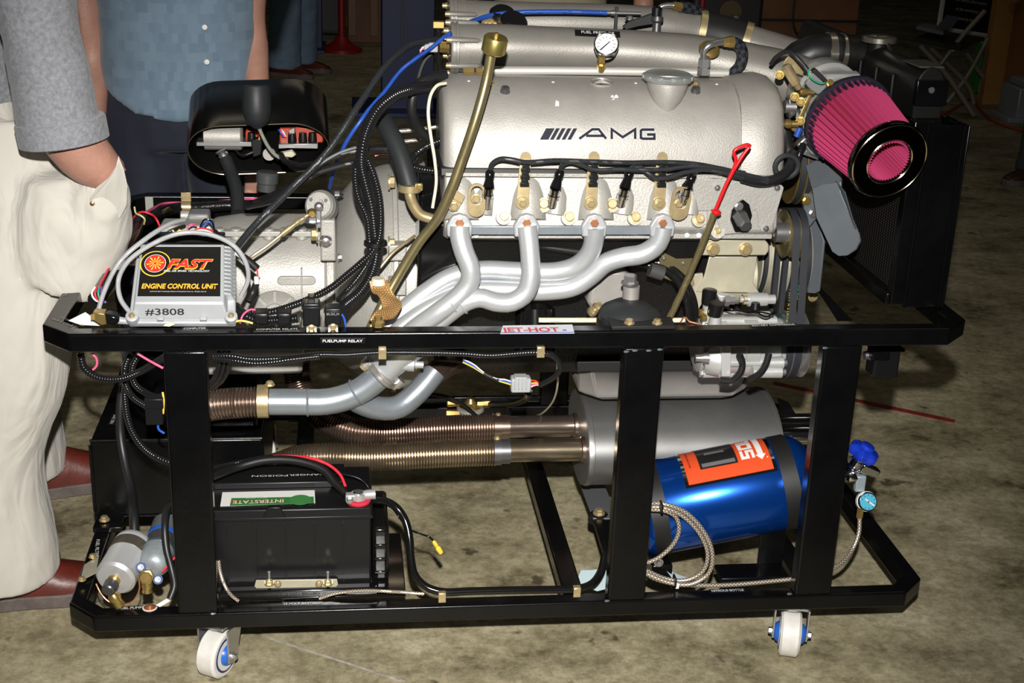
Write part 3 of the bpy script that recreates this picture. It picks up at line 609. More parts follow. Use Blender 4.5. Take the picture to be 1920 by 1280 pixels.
# header ---------------------------------------------------------------
HD = thing('exhaust_header', 'silver coated four into one exhaust header curling down the engine side', 'exhaust header', P(720, 690, .12))
hz = [P(x, 430, .118) for x in PORT]
MB().prism([P(x, y, .122) for x, y in ((845, 424), (1258, 424), (1258, 440), (845, 440))], (0, .006, 0)).build('flange_bar', jet2, HD, .001)
for x in PORT:
    b = MB(); c = P(x, 424, .112); b.prism([c + RIGHT * u_ + UP * w_ for u_, w_ in ((-.019, -.018), (.019, -.018), (.021, .0), (.012, .016), (0, .020), (-.012, .016), (-.021, .0))], (0, .012, 0)); b.build('port_flange', jet, HD, .003, 3)
    n_ = P(x, 417, .108); MB().lathe(n_, FRONT, [(-.008, .0052), (.004, .0052)], 14).build('stud', copper, HD); MB().lathe(n_ + V((0, -.001, -.001)), FRONT, [(-.002, .0068), (.001, .0068), (.002, .006)], 6).build('copper_nut', copper, HD)
hose('primary_pipe', [(1243, 424, .12), (1240, 440, .12), (1230, 460, .122), (1205, 476, .126), (1168, 482, .13), (1135, 493, .135), (1108, 516, .14), (1075, 537, .145), (1020, 545, .148), (950, 543, .15), (880, 545, .155), (815, 572, .15), (765, 605, .14), (720, 645, .13)], 18.5, jet, HD, seg=24)
hose('primary_pipe', [(1116, 424, .12), (1115, 440, .122), (1108, 470, .13), (1085, 496, .14), (1045, 509, .15), (975, 509, .16), (900, 507, .17), (845, 520, .17), (800, 548, .165), (750, 590, .155), (705, 640, .14)], 18.5, jet, HD, seg=24)
hose('primary_pipe', [(988, 424, .115), (990, 440, .112), (994, 480, .105), (995, 520, .10), (986, 548, .10), (960, 566, .10), (930, 566, .10), (900, 558, .10), (872, 566, .10), (835, 592, .11), (800, 622, .12), (760, 655, .125)], 18.5, jet, HD, seg=24)
hose('primary_pipe', [(862, 424, .115), (862, 440, .112), (870, 472, .105), (882, 503, .10), (880, 530, .10), (860, 556, .10), (825, 583, .10), (780, 615, .11), (735, 655, .12)], 19, jet, HD, seg=24)
for x, y, Y, dx, dy in ((848, 569, .10, -1, .55), (866, 571, .10, -1, .6)):
    a = P(x, y, Y); b_ = P(x + dx * 3, y + dy * 3, Y); MB().lathe(a, b_ - a, [(-.0015, .0167), (0, .0175), (.0015, .0167)], 24).build('weld_ring', jet, HD)
lathe('collector', P(760, 640, .125), P(712, 700, .13) - P(760, 640, .125), [(0, .038), (.03, .031), (.062, .026)], jet, HD, 32)
def flange_at(p, ax, r, n):
    f_ = MB().lathe(p, ax, [(-.005, r * .8), (-.005, r), (0, r), (.0005, r * .97), (.001, r), (.006, r), (.006, r * .8)], 36, sx=1.25, up=V((.8, 0, -.6))).build('collector_flange', mat('tinted_flange', (.55, .53, .5), .35, .7, noisy=.3, nscale=50), HD, .0006)
    return f_
fp = P(718, 698, .13); fa = P(690, 722, .13) - P(735, 678, .13); fa.normalize(); flange_at(fp, fa, .029, 2)
dv = V((.62, .1, -.78)); 
for s in (-1, 1):
    q = fp + (P(748, 718, .125) - P(688, 680, .125)) * (.47 * s); bolt(q + fa * .006, fa, .0068, zinc, HD); MB().lathe(q - fa * .007, fa, [(0, .010), (.013, .010)], 16).build('flange_lug', MATS['tinted_flange'], HD)
hose('tail_pipe', [(716, 700, .13), (698, 716, .13), (676, 732, .13), (650, 744, .13), (610, 753, .13), (560, 753, .13), (505, 753, .13)], 25, jet2, HD, seg=28)
for x, y, dx, dy in ((577, 754, -1, 0), (668, 735, -1, .6)):
    a = P(x, y, .13); MB().lathe(a, V((dx, 0, -dy)), [(-.002, .0228), (0, .0240), (.002, .0228)], 28).build('weld_ring', jet2, HD)
hose('branch_pipe', [(655, 742, .14), (680, 756, .15), (712, 765, .16), (745, 763, .17), (772, 745, .18), (798, 718, .19), (815, 696, .20)], 22, jet2, HD, seg=28)
hose('crossover_pipe', [(806, 706, .195), (830, 690, .22), (870, 668, .30), (920, 640, .38)], 21, heat, HD, seg=28)
lathe('sensor_boss', P(742, 680, .115), (1, -.1, -.05), [(0, .012), (.03, .012), (.032, .006), (.045, .006)], jet, HD, 16); bolt(P(779, 684, .115), RIGHT, .006, zinc, HD)
a = P(497, 752, .13); MB().lathe(a, RIGHT, [(-.012, .0275), (.006, .0275)], 28).build('hose_clamp', zinc, HD); bolt(P(506, 722, .12), UP, .006, zinc, HD)
# ================================================================== front end of the engine: throttle body, filter, pulleys, compressor, fan, radiator
TB = thing('throttle_assembly', 'polished aluminium throttle body with brass linkage feeding the pink filter', 'throttle body', P(1545, 230, .25))
vv = (P(1640, 250, .2) - CAM).normalized(); se = (RV - UV_).normalized(); AX = (-vv * .79 + se * .62).normalized()
FC = P(1668, 303, .045)          # centre of the end ring of the filter
FB = FC - AX * .150             # its base
nw = FB - AX * .01
ta = FB - AX * .125; tdir = (FB - ta).normalized()
lathe('throttle_housing', ta, tdir, [(0, .050), (.012, .058), (.040, .060), (.042, .054), (.07, .050), (.098, .052), (.100, .060), ((FB - ta).length, .062)], mat('polished_alloy', (.62, .62, .60), .28, .5, noisy=.15, nscale=15), TB, 36)
lathe('bolt_flange', FB - AX * .05, -AX, [(0, .064), (.012, .064)], MATS['polished_alloy'], TB, 6)
pa_ = MATS['polished_alloy']
MB().prism([P(x, y, .24) for x, y in ((1545, 140), (1590, 150), (1618, 160), (1600, 190), (1548, 182), (1528, 160))], (0, .06, 0)).build('housing_flange', pa_, TB, .008, 3)
MB().prism([P(x, y, .21) for x, y in ((1508, 262), (1540, 205), (1560, 240), (1545, 300), (1520, 290))], (0, .06, 0)).build('throttle_flange', pa_, TB, .008, 3)
lathe('bypass_boss', P(1516, 236, .19), (P(1532, 226, .23) - P(1516, 236, .19)), [(0, .006), (.004, .011), (.03, .016)], pa_, TB)
MB().prism([P(x, y, .17) for x, y in ((1506, 182), (1524, 150), (1552, 168), (1545, 178), (1540, 172), (1536, 174), (1548, 176), (1536, 176), (1524, 176), (1516, 190))][:0] or [P(x, y, .175) for x, y in ((1511, 157), (1524, 136), (1552, 152), (1548, 170), (1534, 178), (1520, 168))], (0, .012, 0)).build('position_sensor', mat('sensor_grey', (.2, .21, .21), .4), TB, .002)
MB().prism([P(x, y, .165) for x, y in ((1523, 134), (1530, 128), (1552, 150), (1548, 157))], (0, .012, 0)).build('sensor_plug', blackm, TB, .001)
hose('sensor_wire', [(1515, 130, .165), (1517, 142, .16), (1528, 152, .16), (1542, 157, .16), (1548, 155, .162)], 1.6, greenw, TB)
bolt(P(1556, 156, .17), (0, -1, .3), .005, brass, TB)
MB().prism([P(x, y, .19) for x, y in ((1519, 172), (1524, 176), (1498, 236), (1492, 248), (1484, 244), (1500, 215))], (.0, .003, 0)).build('throttle_lever', brass, TB, .0006)
lathe('dashpot', P(1472, 122, .19), P(1499, 168, .19) - P(1472, 122, .19), [(0, .005), (.004, .0085), (.036, .0085), (.038, .006), (.046, .005)], zinc, TB, 18)
lathe('ball_joint', P(1499, 172, .185), RIGHT, [(0, .006), (.006, .007), (.012, .005), (.024, .005)], brass, TB, 14)
lathe('ball_joint', P(1470, 232, .18), RIGHT, [(0, .004), (.004, .0075), (.01, .0075), (.012, .005), (.022, .006)], brass, TB, 14)
MB().prism([P(x, y, .22) for x, y in ((1468, 118), (1480, 103), (1512, 118), (1505, 142), (1478, 132))], (0, .003, 0)).build('linkage_plate', zinc, TB, .0005)
for x, y in ((1490, 181), (1502, 190), (1501, 226), (1462, 140)): bolt(P(x, y, .18), (-.4, -1, 0), .0055, brass, TB)
MB().prism([P(x, y, .21) for x, y in ((1478, 185), (1500, 175), (1494, 215), (1480, 225))], (0, .02, 0)).build('linkage_bracket', dsteel, TB, .003)
lathe('idle_stop', P(1470, 200, .22), RIGHT, [(0, .011), (.018, .013)], steel, TB, 16)
MB().prism([P(x, y, .19) for x, y in ((1494, 272), (1512, 254), (1522, 262), (1504, 284))], (0, .018, 0)).build('air_valve', steel, TB, .003)
lathe('air_valve_tip', P(1500, 240, .19), P(1493, 256, .19) - P(1500, 240, .19), [(0, .006), (.015, .0055)], bluec, TB, 12)
MB().prism([P(x, y, .23) for x, y in ((1506, 290), (1526, 262), (1540, 292), (1534, 300))], (0, .02, 0)).build('support_plate', steel, TB, .001)
hose('sensor_lead', [(1446, 120, .24), (1456, 107, .22), (1474, 97, .20), (1488, 102, .18), (1505, 120, .17), (1514, 131, .165)], 4.5, rubber2, TB)
# conical filter
FI = thing('air_filter', 'bright pink pleated conical air filter with a black and chrome end ring', 'air filter', FB)
pk = mat('pink_cotton_gauze', (.54, .045, .16), .85, bump=.3, bscale=900)
PN = 44; u_, w_ = perp(AX)
def pleat(t0, t1, ra, rb, amp0, amp1, flip=1, n=6):
    rings = []
    for k in range(n + 1):
        s = k / n; c = FB + AX * (t0 + (t1 - t0) * s); R0 = ra + (rb - ra) * s; am = amp0 + (amp1 - amp0) * s; ring = []
        for j in range(PN * 4):
            a = 2 * math.pi * j / (PN * 4); q = (0, .3, 1, .3)[j % 4]; ring.append(c + (u_ * math.cos(a) + w_ * math.sin(a)) * (R0 - am * (1 - q) * flip))
        rings.append(ring)
    return rings
RA, RB_ = .0725, .0590
MB().loft(pleat(.004, .140, RA, RB_, .016, .013), cap=False).build('pleats', pk, FI, smooth=20)
MB().loft(pleat(.05, .1495, .035, .0345, .004, .0035, 1), cap=False).build('inner_pleats', pk, FI, smooth=20)
lathe('inner_bottom', FB + AX * .05, AX, [(0, .036), (.001, .036)], blackm, FI)
lathe('base_collar', FB - AX * .006, AX, [(0, .05), (0, .072), (.006, .0755), (.013, .0755), (.014, .071)], mat('filter_rubber', (.018, .015, .03), .5), FI, 48)
eb = MB()
for j in range(PN):
    a = 2 * math.pi * (j + .0) / PN; d = u_ * math.cos(a) + w_ * math.sin(a); eb.box(FB + AX * .018 + d * .0715, (.0032, .003, .014), (d, AX.cross(d), AX))
eb.build('pleat_glue', MATS['filter_rubber'], FI)
kc = mat('black_chrome', (.05, .045, .035), .08, 1.)
MB().loft([[FB + AX * t + (u_ * math.cos(a) + w_ * math.sin(a)) * r for a in [2 * math.pi * k / 64 for k in range(64)]] for t, r in ((.134, .0600), (.136, .0635), (.146, .0645), (.150, .0625), (.152, .058), (.150, .050), (.150, .042), (.151, .0385), (.148, .0345), (.142, .0345))], cap=False).build('end_ring', kc, FI, smooth=70)
for t, r0 in ((.1505, .0615), (.1512, .0375)):
    MB().loft([[FB + AX * (t + dt) + (u_ * math.cos(a) + w_ * math.sin(a)) * (r0 + dr) for a in [2 * math.pi * k / 64 for k in range(64)]] for dt, dr in ((0, -.0014), (.0012, 0), (0, .0014))], cap=False).build('ring_edge', mat('warm_chrome', (.75, .66, .5), .15, 1.), FI, smooth=80)

# pulleys and belts
def pulley(name, c, prof, m, par, label=None): return MB().lathe(c, RIGHT, prof, 48).build(name, m, par, label=label, smooth=30)
beltm = mat('belt_rubber', (.022, .024, .03), .5)
def groove(n, r, w=.011, d=.007, x0=0.):
    p = []
    for k in range(n): x = x0 + k * w; p += [(x, r), (x + w * .12, r), (x + w * .35, r - d), (x + w * .65, r - d), (x + w * .88, r), (x + w, r)]
    return p
cr = P(1418, 520, .30); cr.y = .345
pulley('crank_pulley', V((P(1425, 520, .27).x, .345, P(1425, 500, .27).z)), [(0, .055), (.002, .075)] + groove(2, .075, .013, .008, .003) + [(.03, .079), (.036, .081), (.050, .082)] + groove(3, .083, .013, .008, .051) + [(.091, .07)], zinc2, EN)
cpx = P(1425, 520, .27).x; cpz = P(1425, 500, .27).z
pulley('drive_belt', V((cpx, .345, cpz)), [(.005, .069), (.0065, .0765), (.013, .0765), (.0145, .069)], beltm, EN)
for k in (0, 1, 2): pulley('drive_belt', V((cpx, .345, cpz)), [(.0525 + k * .013, .078), (.0535 + k * .013, .085), (.0625 + k * .013, .085), (.0635 + k * .013, .078)], beltm, EN)
# idler pulley with bracket
ic = P(1478, 438, .20); idr = pxm(ic, 45)
pulley('idler_pulley', ic - V((.010, 0, 0)), [(0, .008), (.0, idr * .42), (.003, idr * .5), (.004, idr * .86), (.0, idr)] + groove(2, idr, .015, .008, .001) + [(.033, idr * .9), (.034, .01)], olive, EN)
lathe('idler_hub', P(1452, 436, .19), RIGHT, [(-.002, .010), (0, .016), (.02, .017), (.03, .017)], steel, EN, 20)
MB().prism([P(x, y, .205) for x, y in ((1455, 402), (1468, 415), (1472, 436), (1466, 448), (1450, 446), (1446, 430))], (0, .012, 0)).build('idler_bracket', dsteel, EN, .002); bolt(P(1456, 437, .188), (-.6, -1, 0), .006, zinc, EN)
def belt(name, c0, r0, c1, r1, x, w, m=beltm, t=.006, sub=None):
    """loop of belt around two pulleys with axes along X"""
    d = V((0, c1[0] - c0[0], c1[1] - c0[1])); L = d.length; ang = math.atan2(d.z, d.y); ph = math.acos((r0 - r1) / L); out = []; 
    for k in range(17): a = ang + ph + (2 * math.pi - 2 * ph) * k / 16; out.append((c0[0] + r0 * math.cos(a), c0[1] + r0 * math.sin(a), math.cos(a), math.sin(a)))
    for k in range(17): a = ang - ph + (2 * ph) * k / 16; out.append((c1[0] + r1 * math.cos(a), c1[1] + r1 * math.sin(a), math.cos(a), math.sin(a)))
    b = MB(); n = len(out); vs = []
    for xx, dr in ((x, 0), (x + w, 0), (x + w * .85, -t), (x + w * .15, -t)): vs += [V((xx, y + dr * a, z + dr * s)) for y, z, a, s in out]
    b.add(vs, [(k * n + i, k * n + (i + 1) % n, ((k + 1) % 4) * n + (i + 1) % n, ((k + 1) % 4) * n + i) for i in range(n) for k in range(4)])
    return b.build(name, m, EN, label=sub)
kc_ = P(1490, 650, .17); kcz = kc_.z; kcy = .185; kr = pxm(kc_, 62)
bx = P(1496, 480, .16).x
for k in (0, 1):
    belt('drive_belt', (ic.y, ic.z), idr + .0035, (kcy, kcz), kr + .002, ic.x - .006 + k * .015, .0125)
# yellow print on the belts
for k, (s, c, z0) in enumerate((('AVX13 X 1125 La', (.45, .38, .05), .50), ('GATE 6222 09', (.03, .3, .2), .60))):
    bm_ = mat('belt_print_%d' % k, c, .6)
    xx = ic.x - .006 + k * .015
    for j in range(2): 
        o = V((xx + .011 - j * .005, ic.y - idr - .0052, kcz + .05 + k * .04)); text(s if j else 'CONTI SF ' + s[:6], o + V((0, .0008, 0)), UP, V((-1, 0, 0)), .0035, bm_, EN, .065, .0012)
# fan pulley belts higher up
fcn = V((P(1500, 330, .30).x, .33, P(1500, 330, .25).z + .0))
for k in (0, 1, 2): pulley('fan_pulley_belt', fcn + V((-.012 + k * .013, 0, 0)), [(0, .055), (.001, .066), (.0105, .066), (.0115, .055)], beltm, EN)
pulley('fan_pulley', fcn - V((.014, 0, 0)), [(0, .02), (.0, .064), (.002, .0665), (.003, .06), (.013, .0605), (.014, .0672), (.016, .0672), (.017, .06), (.026, .0605), (.027, .0672), (.029, .0672), (.04, .05)], brass, EN)
# fan
FN = thing('cooling_fan', 'grey flat bladed cooling fan between the belts and the radiator', 'fan', fcn + V((.06, 0, 0)))
fm_ = mat('fan_alloy', (.15, .17, .19), .42, .35, noisy=.12, nscale=20)
lathe('fan_hub', fcn + V((.030, 0, 0)), RIGHT, [(0, .045), (.012, .05), (.018, .05), (.028, .03)], fm_, FN, 32)
for k, (z, y) in enumerate(((.02, -.043), (-.02, -.043))): bolt(fcn + V((.035, y, z)), (-.5, -1, 0), .006, steel, FN)
def blade(pts, dep, t=.004):
    q = [P(x, y, Y) for (x, y), Y in zip(pts, dep)]; return MB().prism(q, V((t, t * .5, 0))).build('blade', fm_, FN, .0012)
blade([(1522, 352), (1545, 345), (1576, 340), (1576, 362), (1592, 398), (1610, 440), (1612, 452), (1604, 468), (1588, 479), (1572, 480), (1560, 472), (1530, 408)], [.24, .23, .20, .20, .19, .18, .18, .18, .185, .19, .20, .22])
blade([(1510, 310), (1530, 300), (1560, 312), (1578, 322), (1576, 342), (1546, 352), (1522, 356)], [.26, .25, .22, .20, .21, .235, .245])
blade([(1519, 408), (1528, 400), (1545, 452), (1535, 546), (1528, 550), (1513, 549)], [.31, .30, .29, .29, .30, .31])
for k in range(5):
    a = math.radians(40 + k * 38); d = V((0, math.cos(a), math.sin(a))); s = V((0, -math.sin(a), math.cos(a)))
    q0 = fcn + V((.045, 0, 0)) + d * .04; q1 = fcn + V((.045, 0, 0)) + d * .165
    MB().prism([q0 - s * .02 + V((-.01, 0, 0)), q0 + s * .02 + V((.01, 0, 0)), q1 + s * .04 + V((.018, 0, 0)), q1 - s * .03 + V((-.015, 0, 0))], (.002, 0, 0)).build('blade', fm_, FN, .001)
MB().prism([P(x, y, .275) for x, y in ((1506, 322), (1520, 308), (1532, 314), (1536, 352), (1532, 408), (1518, 425), (1508, 400))], (0, .01, 0)).build('hub_plate', fm_, FN, .001)
for x, y in ((1517, 336), (1512, 376), (1524, 400)): bolt(P(x, y, .273), FRONT, .006, brass if y < 380 else steel, FN)
# bracket, shield
MB().prism([P(x, y, .165) for x, y in ((1318, 452), (1322, 449), (1436, 451), (1442, 458), (1442, 470), (1436, 479), (1308, 479))], (0, .010, 0)).build('alternator_bracket', zinc2, EN, .002)
for x, y in ((1337, 467), (1398, 467)): bolt(P(x, y, .165), FRONT, .0085, zinc, EN)
lathe('alternator', P(1325, 515, .25), RIGHT, [(0, .04), (.006, .05), (.075, .052), (.08, .045)], zinc2, EN, 32)
MB().prism([P(x, y, .185) for x, y in ((1330, 481), (1420, 481), (1412, 530), (1424, 549), (1306, 547), (1320, 520))], (0, .004, 0)).build('alternator_shield', zinc2, EN, .001)
MB().prism([P(x, y, .19) for x, y in ((1292, 515), (1318, 512), (1322, 560), (1310, 580), (1300, 580), (1296, 545))], (0, .006, 0)).build('shield_tab', zinc2, EN, .001)
MB().prism([P(x, y, .175) for x, y in ((1234, 476), (1246, 474), (1268, 485), (1302, 484), (1296, 508), (1266, 530), (1243, 520))], (0, .0025, 0)).build('dipstick_bracket', olive, EN, .0006)
bolt(P(1245, 484, .174), FRONT, .004, steel, EN, 'dome'); bolt(P(1282, 494, .174), FRONT, .003, steel, EN, 'dome'); bolt(P(1293, 529, .18), FRONT, .006, zinc, EN)
# engine mount arm
MB().prism([P(x, y, .20) for x, y in ((1108, 540), (1140, 508), (1172, 508), (1196, 530), (1196, 578), (1112, 584), (1100, 566))], (0, .06, 0)).build('mount_arm', panm, EN, .006)
lathe('mount_pin', P(1181, 580, .09), UP, [(-.01, .018), (.004, .018), (.006, .0135), (.040, .0135)], panm, EN, 24)
bolt(P(1181, 532, .09), UP, .0105, steel, EN, n=1.3)
for x, y in ((1110, 583), (1120, 574)): lathe('acorn_nut', P(x, y, .19), (0, -1, .1), [(0, .009), (.006, .009), (.010, .007), (.014, .002)], zinc, EN, 12)
hose('fuel_line', [(1010, 600, .13), (1080, 600, .13), (1180, 600, .14), (1290, 600, .14)], 4.8, cream, EN)
lathe('starter_motor', P(895, 481, .28), RIGHT, [(0, .026), (.004, .03), (.062, .03), (.066, .02)], mat('starter_alloy', (.3, .33, .32), .4, .6), EN, 28)
lathe('oil_filter', P(1003, 590, .19), (0, -.3, -1), [(-.02, .02), (-.01, .034), (.06, .034)], blackg, EN, 28)

# compressor
CO = thing('air_conditioning_compressor', 'silver alloy compressor with black capped ports behind the front rail', 'compressor', V((P(1400, 640, .16).x, .185, kcz - .06)))
al = mat('bright_alloy', (.60, .61, .60), .38, .45, noisy=.15, nscale=25)
cx = P(1316, 640, .14).x; ce = P(1478, 640, .14).x; cc = V((cx, kcy, kcz)); Lc = ce - cx
lathe('body', cc, RIGHT, [(0, .036), (.004, .046), (.02, .050), (.024, .054), (.045, .055), (.047, .052), (.075, .052), (.077, .056), (.10, .056), (.102, .052), (Lc - .012, .052), (Lc - .008, .045), (Lc, .045)], al, CO, 40)
for k in range(8):
    a = k * math.pi / 4 + .3; d = V((0, math.cos(a), math.sin(a))); q = cc + d * .050
    MB().cyl(q + V((.012, 0, 0)), q + V((Lc - .015, 0, 0)), .0075, seg=12).build('through_bolt_rib', al, CO); bolt(q + V((.012, 0, 0)), -RIGHT, .006, steel, CO)
pulley('clutch_plate', V((ce - .002, kcy, kcz)), [(0, .04), (.002, kr * .93), (.006, kr * .93), (.007, .04)], mat('blue_zinc', (.25, .38, .40), .25, .8), CO)
pulley('clutch_pulley', V((ce + .006, kcy, kcz)), [(0, kr * .6), (.001, kr)] + groove(2, kr + .001, .015, .008, .002) + [(.034, kr * .8), (.035, .02)], steel, CO)
MB().prism([P(x, y, .115) for x, y in ((1354, 650), (1371, 650), (1370, 706), (1353, 706))], (0, .02, 0)).build('mounting_ear', mat('milled_alloy', (.75, .75, .75), .3, .5), CO, .001)
MB().prism([P(x, y, .13) for x, y in ((1330, 690), (1352, 684), (1372, 710), (1352, 714), (1345, 700))], (0, .03, 0)).build('lower_ear', al, CO, .004)
for (x0, x1, y) in ((1440, 1468, 680), (1410, 1466, 697)): lathe('mount_lug', P(x0, y, .125), RIGHT, [(0, .010), (pxm(P(x0, y, .125), x1 - x0), .011)], al, CO, 16); bolt(P(x1, y, .125), RIGHT, .006, steel, CO)
lathe('port_screw', P(1303, 671, .13), RIGHT, [(0, .006), (.01, .0065), (.022, .012)], steel, CO, 14)
lathe('rear_cover', P(1318, 672, .15), RIGHT, [(0, .02), (.006, .026), (.024, .03)], al, CO, 20)
for pts in ([(1386, 664, .10), (1392, 680, .10), (1388, 698, .10), (1372, 712, .105), (1350, 712, .11)], [(1442, 662, .105), (1436, 682, .10), (1424, 700, .10), (1404, 712, .11)]):
    hose('strap_hose', pts, 6.5, rubber, CO)
lathe('port_cap', P(1329, 565, .15), UP, [(-.004, .011), (0, .0125), (.020, .0125), (.0215, .010)], plast, CO, 14)
lathe('port_stem', P(1326, 585, .15), UP, [(-.016, .010), (.002, .010), (.002, .0085), (.012, .0085)], al, CO, 14)
lathe('port_cap', P(1342, 577, .12), (.1, -.2, 1), [(-.012, .012), (.008, .013), (.0095, .011)], plast, CO, 14)
lathe('port_stem', P(1341, 600, .13), (0, -.1, 1), [(-.01, .012), (.012, .009)], al, CO, 14)
MB().prism([P(x, y, .16) for x, y in ((1345, 552), (1372, 556), (1374, 570), (1350, 566))], (0, .02, 0)).build('fitting_block', al, CO, .003); lathe('fitting', P(1364, 562, .15), RIGHT, [(-.006, .011), (.002, .011), (.002, .008), (.012, .008)], steel, CO, 6)
lathe('relief_valve', P(1387, 561, .15), RIGHT, [(0, .005), (.006, .005), (.006, .0085), (.014, .0085), (.014, .012), (.046, .011), (.047, .008), (.060, .008)], al, CO, 16)
lathe('hex', P(1392, 561, .15), RIGHT, [(0, .009), (.008, .009)], brass, CO, 6)
hose('clutch_wire', [(1356, 574, .13), (1372, 580, .12), (1395, 583, .12), (1418, 585, .12), (1428, 591, .12), (1438, 594, .12), (1450, 585, .12), (1453, 572, .13)], 1.8, blackg, CO)
hose('clutch_wire', [(1380, 578, .125), (1400, 586, .12), (1425, 585, .12), (1450, 590, .125)], 1.6, blackg, CO)
lathe('wire_post', P(1416, 578, .13), UP, [(0, .009), (.01, .007)], plast, CO, 12)
for x, y in ((1318, 585), (1323, 595)): lathe('valve', P(x, y, .13), (-1, -.3, 0), [(0, .006), (.008, .005)], brass, CO, 8)

# ================================================================== radiator
RD = thing('radiator', 'tall black radiator with shroud, chrome filler cap and curved top tank', 'radiator', (1.23, .43, ZT))
RX = 1.19; RY0, RY1 = .115, .765; RTOP = P(1740, 235, .1).z
corem = mat('radiator_core', (.035, .028, .026), .5, .3)
nt = corem.node_tree; bs_ = nt.nodes['Principled BSDF']; tc = nt.nodes.new('ShaderNodeTexCoord'); wv = nt.nodes.new('ShaderNodeTexWave'); wv.bands_direction = 'Z'; wv.inputs['Scale'].default_value = 70; wv.inputs['Distortion'].default_value = 0
w2 = nt.nodes.new('ShaderNodeTexWave'); w2.bands_direction = 'Y'; w2.inputs['Scale'].default_value = 32; nt.links.new(tc.outputs['Object'], wv.inputs[0]); nt.links.new(tc.outputs['Object'], w2.inputs[0])
mm = nt.nodes.new('ShaderNodeMath'); mm.operation = 'MULTIPLY'; nt.links.new(wv.outputs['Fac'], mm.inputs[0]); nt.links.new(w2.outputs['Fac'], mm.inputs[1])
bb = nt.nodes.new('ShaderNodeBump'); bb.inputs['Distance'].default_value = .003; bb.inputs['Strength'].default_value = 1; nt.links.new(mm.outputs[0], bb.inputs['Height']); nt.links.new(bb.outputs[0], bs_.inputs['Normal'])
cr_ = nt.nodes.new('ShaderNodeValToRGB'); cr_.color_ramp.elements[0].color = (.004, .004, .004, 1); cr_.color_ramp.elements[1].color = (.075, .06, .055, 1); nt.links.new(mm.outputs[0], cr_.inputs[0]); nt.links.new(cr_.outputs[0], bs_.inputs['Base Color'])
MB().box((RX + .02, (RY0 + RY1) / 2, (ZT + .015 + RTOP) / 2), (.03, RY1 - RY0 - .02, RTOP - ZT - .03)).build('core', corem, RD)
MB().box((RX + .012, (RY0 + RY1) / 2, ZT + .012), (.05, RY1 - RY0, .022)).build('bottom_tank', blackp, RD, .003)
for y in (RY0, RY1): MB().box((RX + .010, y, (ZT + RTOP) / 2 + .005), (.036, .02, RTOP - ZT)).build('side_channel', blackp, RD, .002)
# shroud with open top beyond the core
x1 = P(1812, 240, .1).x + .006
b = MB()
z0, z1 = ZT + .002, RTOP
for c, s in (((RX + .043, RY0 - .012, (z0 + z1) / 2), (.058, .003, z1 - z0)), ((x1, RY0 + .03, (z0 + z1) / 2), (.003, .09, z1 - z0)), (((RX + .07 + x1) / 2, RY0 - .012, (z0 + z1) / 2), (x1 - RX - .07, .003, z1 - z0)), ((RX + .07, RY0 + .03, (z0 + z1) / 2), (.003, .08, z1 - z0))): b.box(c, s)
b.build('shroud', blackp, RD, .0008)
lathe('shroud_fold', V((RX + .073, RY0 - .014, z0)), UP, [(0, .002), (z1 - z0, .002)], blackp, RD, 10)
lathe('shroud_fold', V((RX + .014, RY0 - .014, z0)), UP, [(0, .003), (z1 - z0, .003)], blackp, RD, 10)
# top tank
TX0, TX1 = P(1716, 170, .13).x, P(1770, 170, .13).x; tz = P(1740, 128, .13).z; tb = P(1740, 205, .13).z
xc = (TX0 + TX1) / 2; hw = (TX1 - TX0) / 2
def tprof(y, s=1.): 
    a = [(-hw, tb - .015), (hw, tb - .015), (hw, tz - .030)] + [(hw * math.cos(t), tz - .030 + .032 * math.sin(t)) for t in [math.pi * k / 10 for k in range(1, 10)]] + [(-hw, tz - .030)]
    return [V((xc + x * s, y, z)) for x, z in a]
MB().loft([tprof(.128), tprof(.135), tprof(.70), tprof(.74, .9)]).build('top_tank', mat('tank_black', (.006, .006, .006), .48, spec=.3, bump=.3, bscale=60), RD, .002)
MB().box((xc, .125, (tb + tz) / 2 - .005), (2 * hw + .004, .012, (tz - tb) * .62)).build('end_bracket', blackp, RD, .001)
MB().box((xc, .17, tz + .001 - .0), (2 * hw - .006, .075, .003)).build('end_cap', mat('tank_grey', (.05, .05, .04), .6), RD, .001); lathe('bracket_hole', V((xc - .002, .1185, (tb + tz) / 2)), FRONT, [(0, .005), (.0006, .005)], steel, RD, 12)
MB().box((xc, .13, tb - .03), (2 * hw, .02, .03)).build('lower_bracket', blackp, RD, .002)
for k in range(7): MB().box((TX0 - .003, .22 + k * .075, (tb + tz) / 2 - .02), (.006, .010, .06)).build('tank_rib', MATS['tank_black'], RD, .002)
cpz_ = G(1648, 78, xc); q = V((xc, cpz_.y, tz))
lathe('filler_neck', q - UP * .01, UP, [(0, .020), (.018, .018)], MATS['tank_black'], RD)
lathe('filler_cap', q + UP * .008, UP, [(0, .026), (.001, .030), (.009, .030), (.011, .026), (.012, .016), (.013, .015)], mat('nickel', (.55, .5, .42), .25, .9), RD, 36)
MB().box(q + V((0, 0, .014)), (.056, .014, .004)).build('cap_ear', MATS['nickel'], RD, .002)
hose('overflow_pipe', [P(1664, 80, q.y - .02), P(1672, 100, q.y - .05), P(1700, 130, .36), P(1718, 165, .20), P(1717, 210, .14), P(1708, 260, .12)], 4.5, rubber, RD)
quad('sticker', *[V((xc + a, q.y + c, tz + .0035)) for a, c in ((-.035, .05), (-.012, .045), (-.012, .075), (-.035, .08))], white, RD)
Yh = G(1606, 100, TX0).y
hose('inlet_neck', [(1618, 102, Yh), (1590, 99, Yh), (1560, 97, Yh)], 34, MATS['tank_black'], RD, seg=28, step=.01)
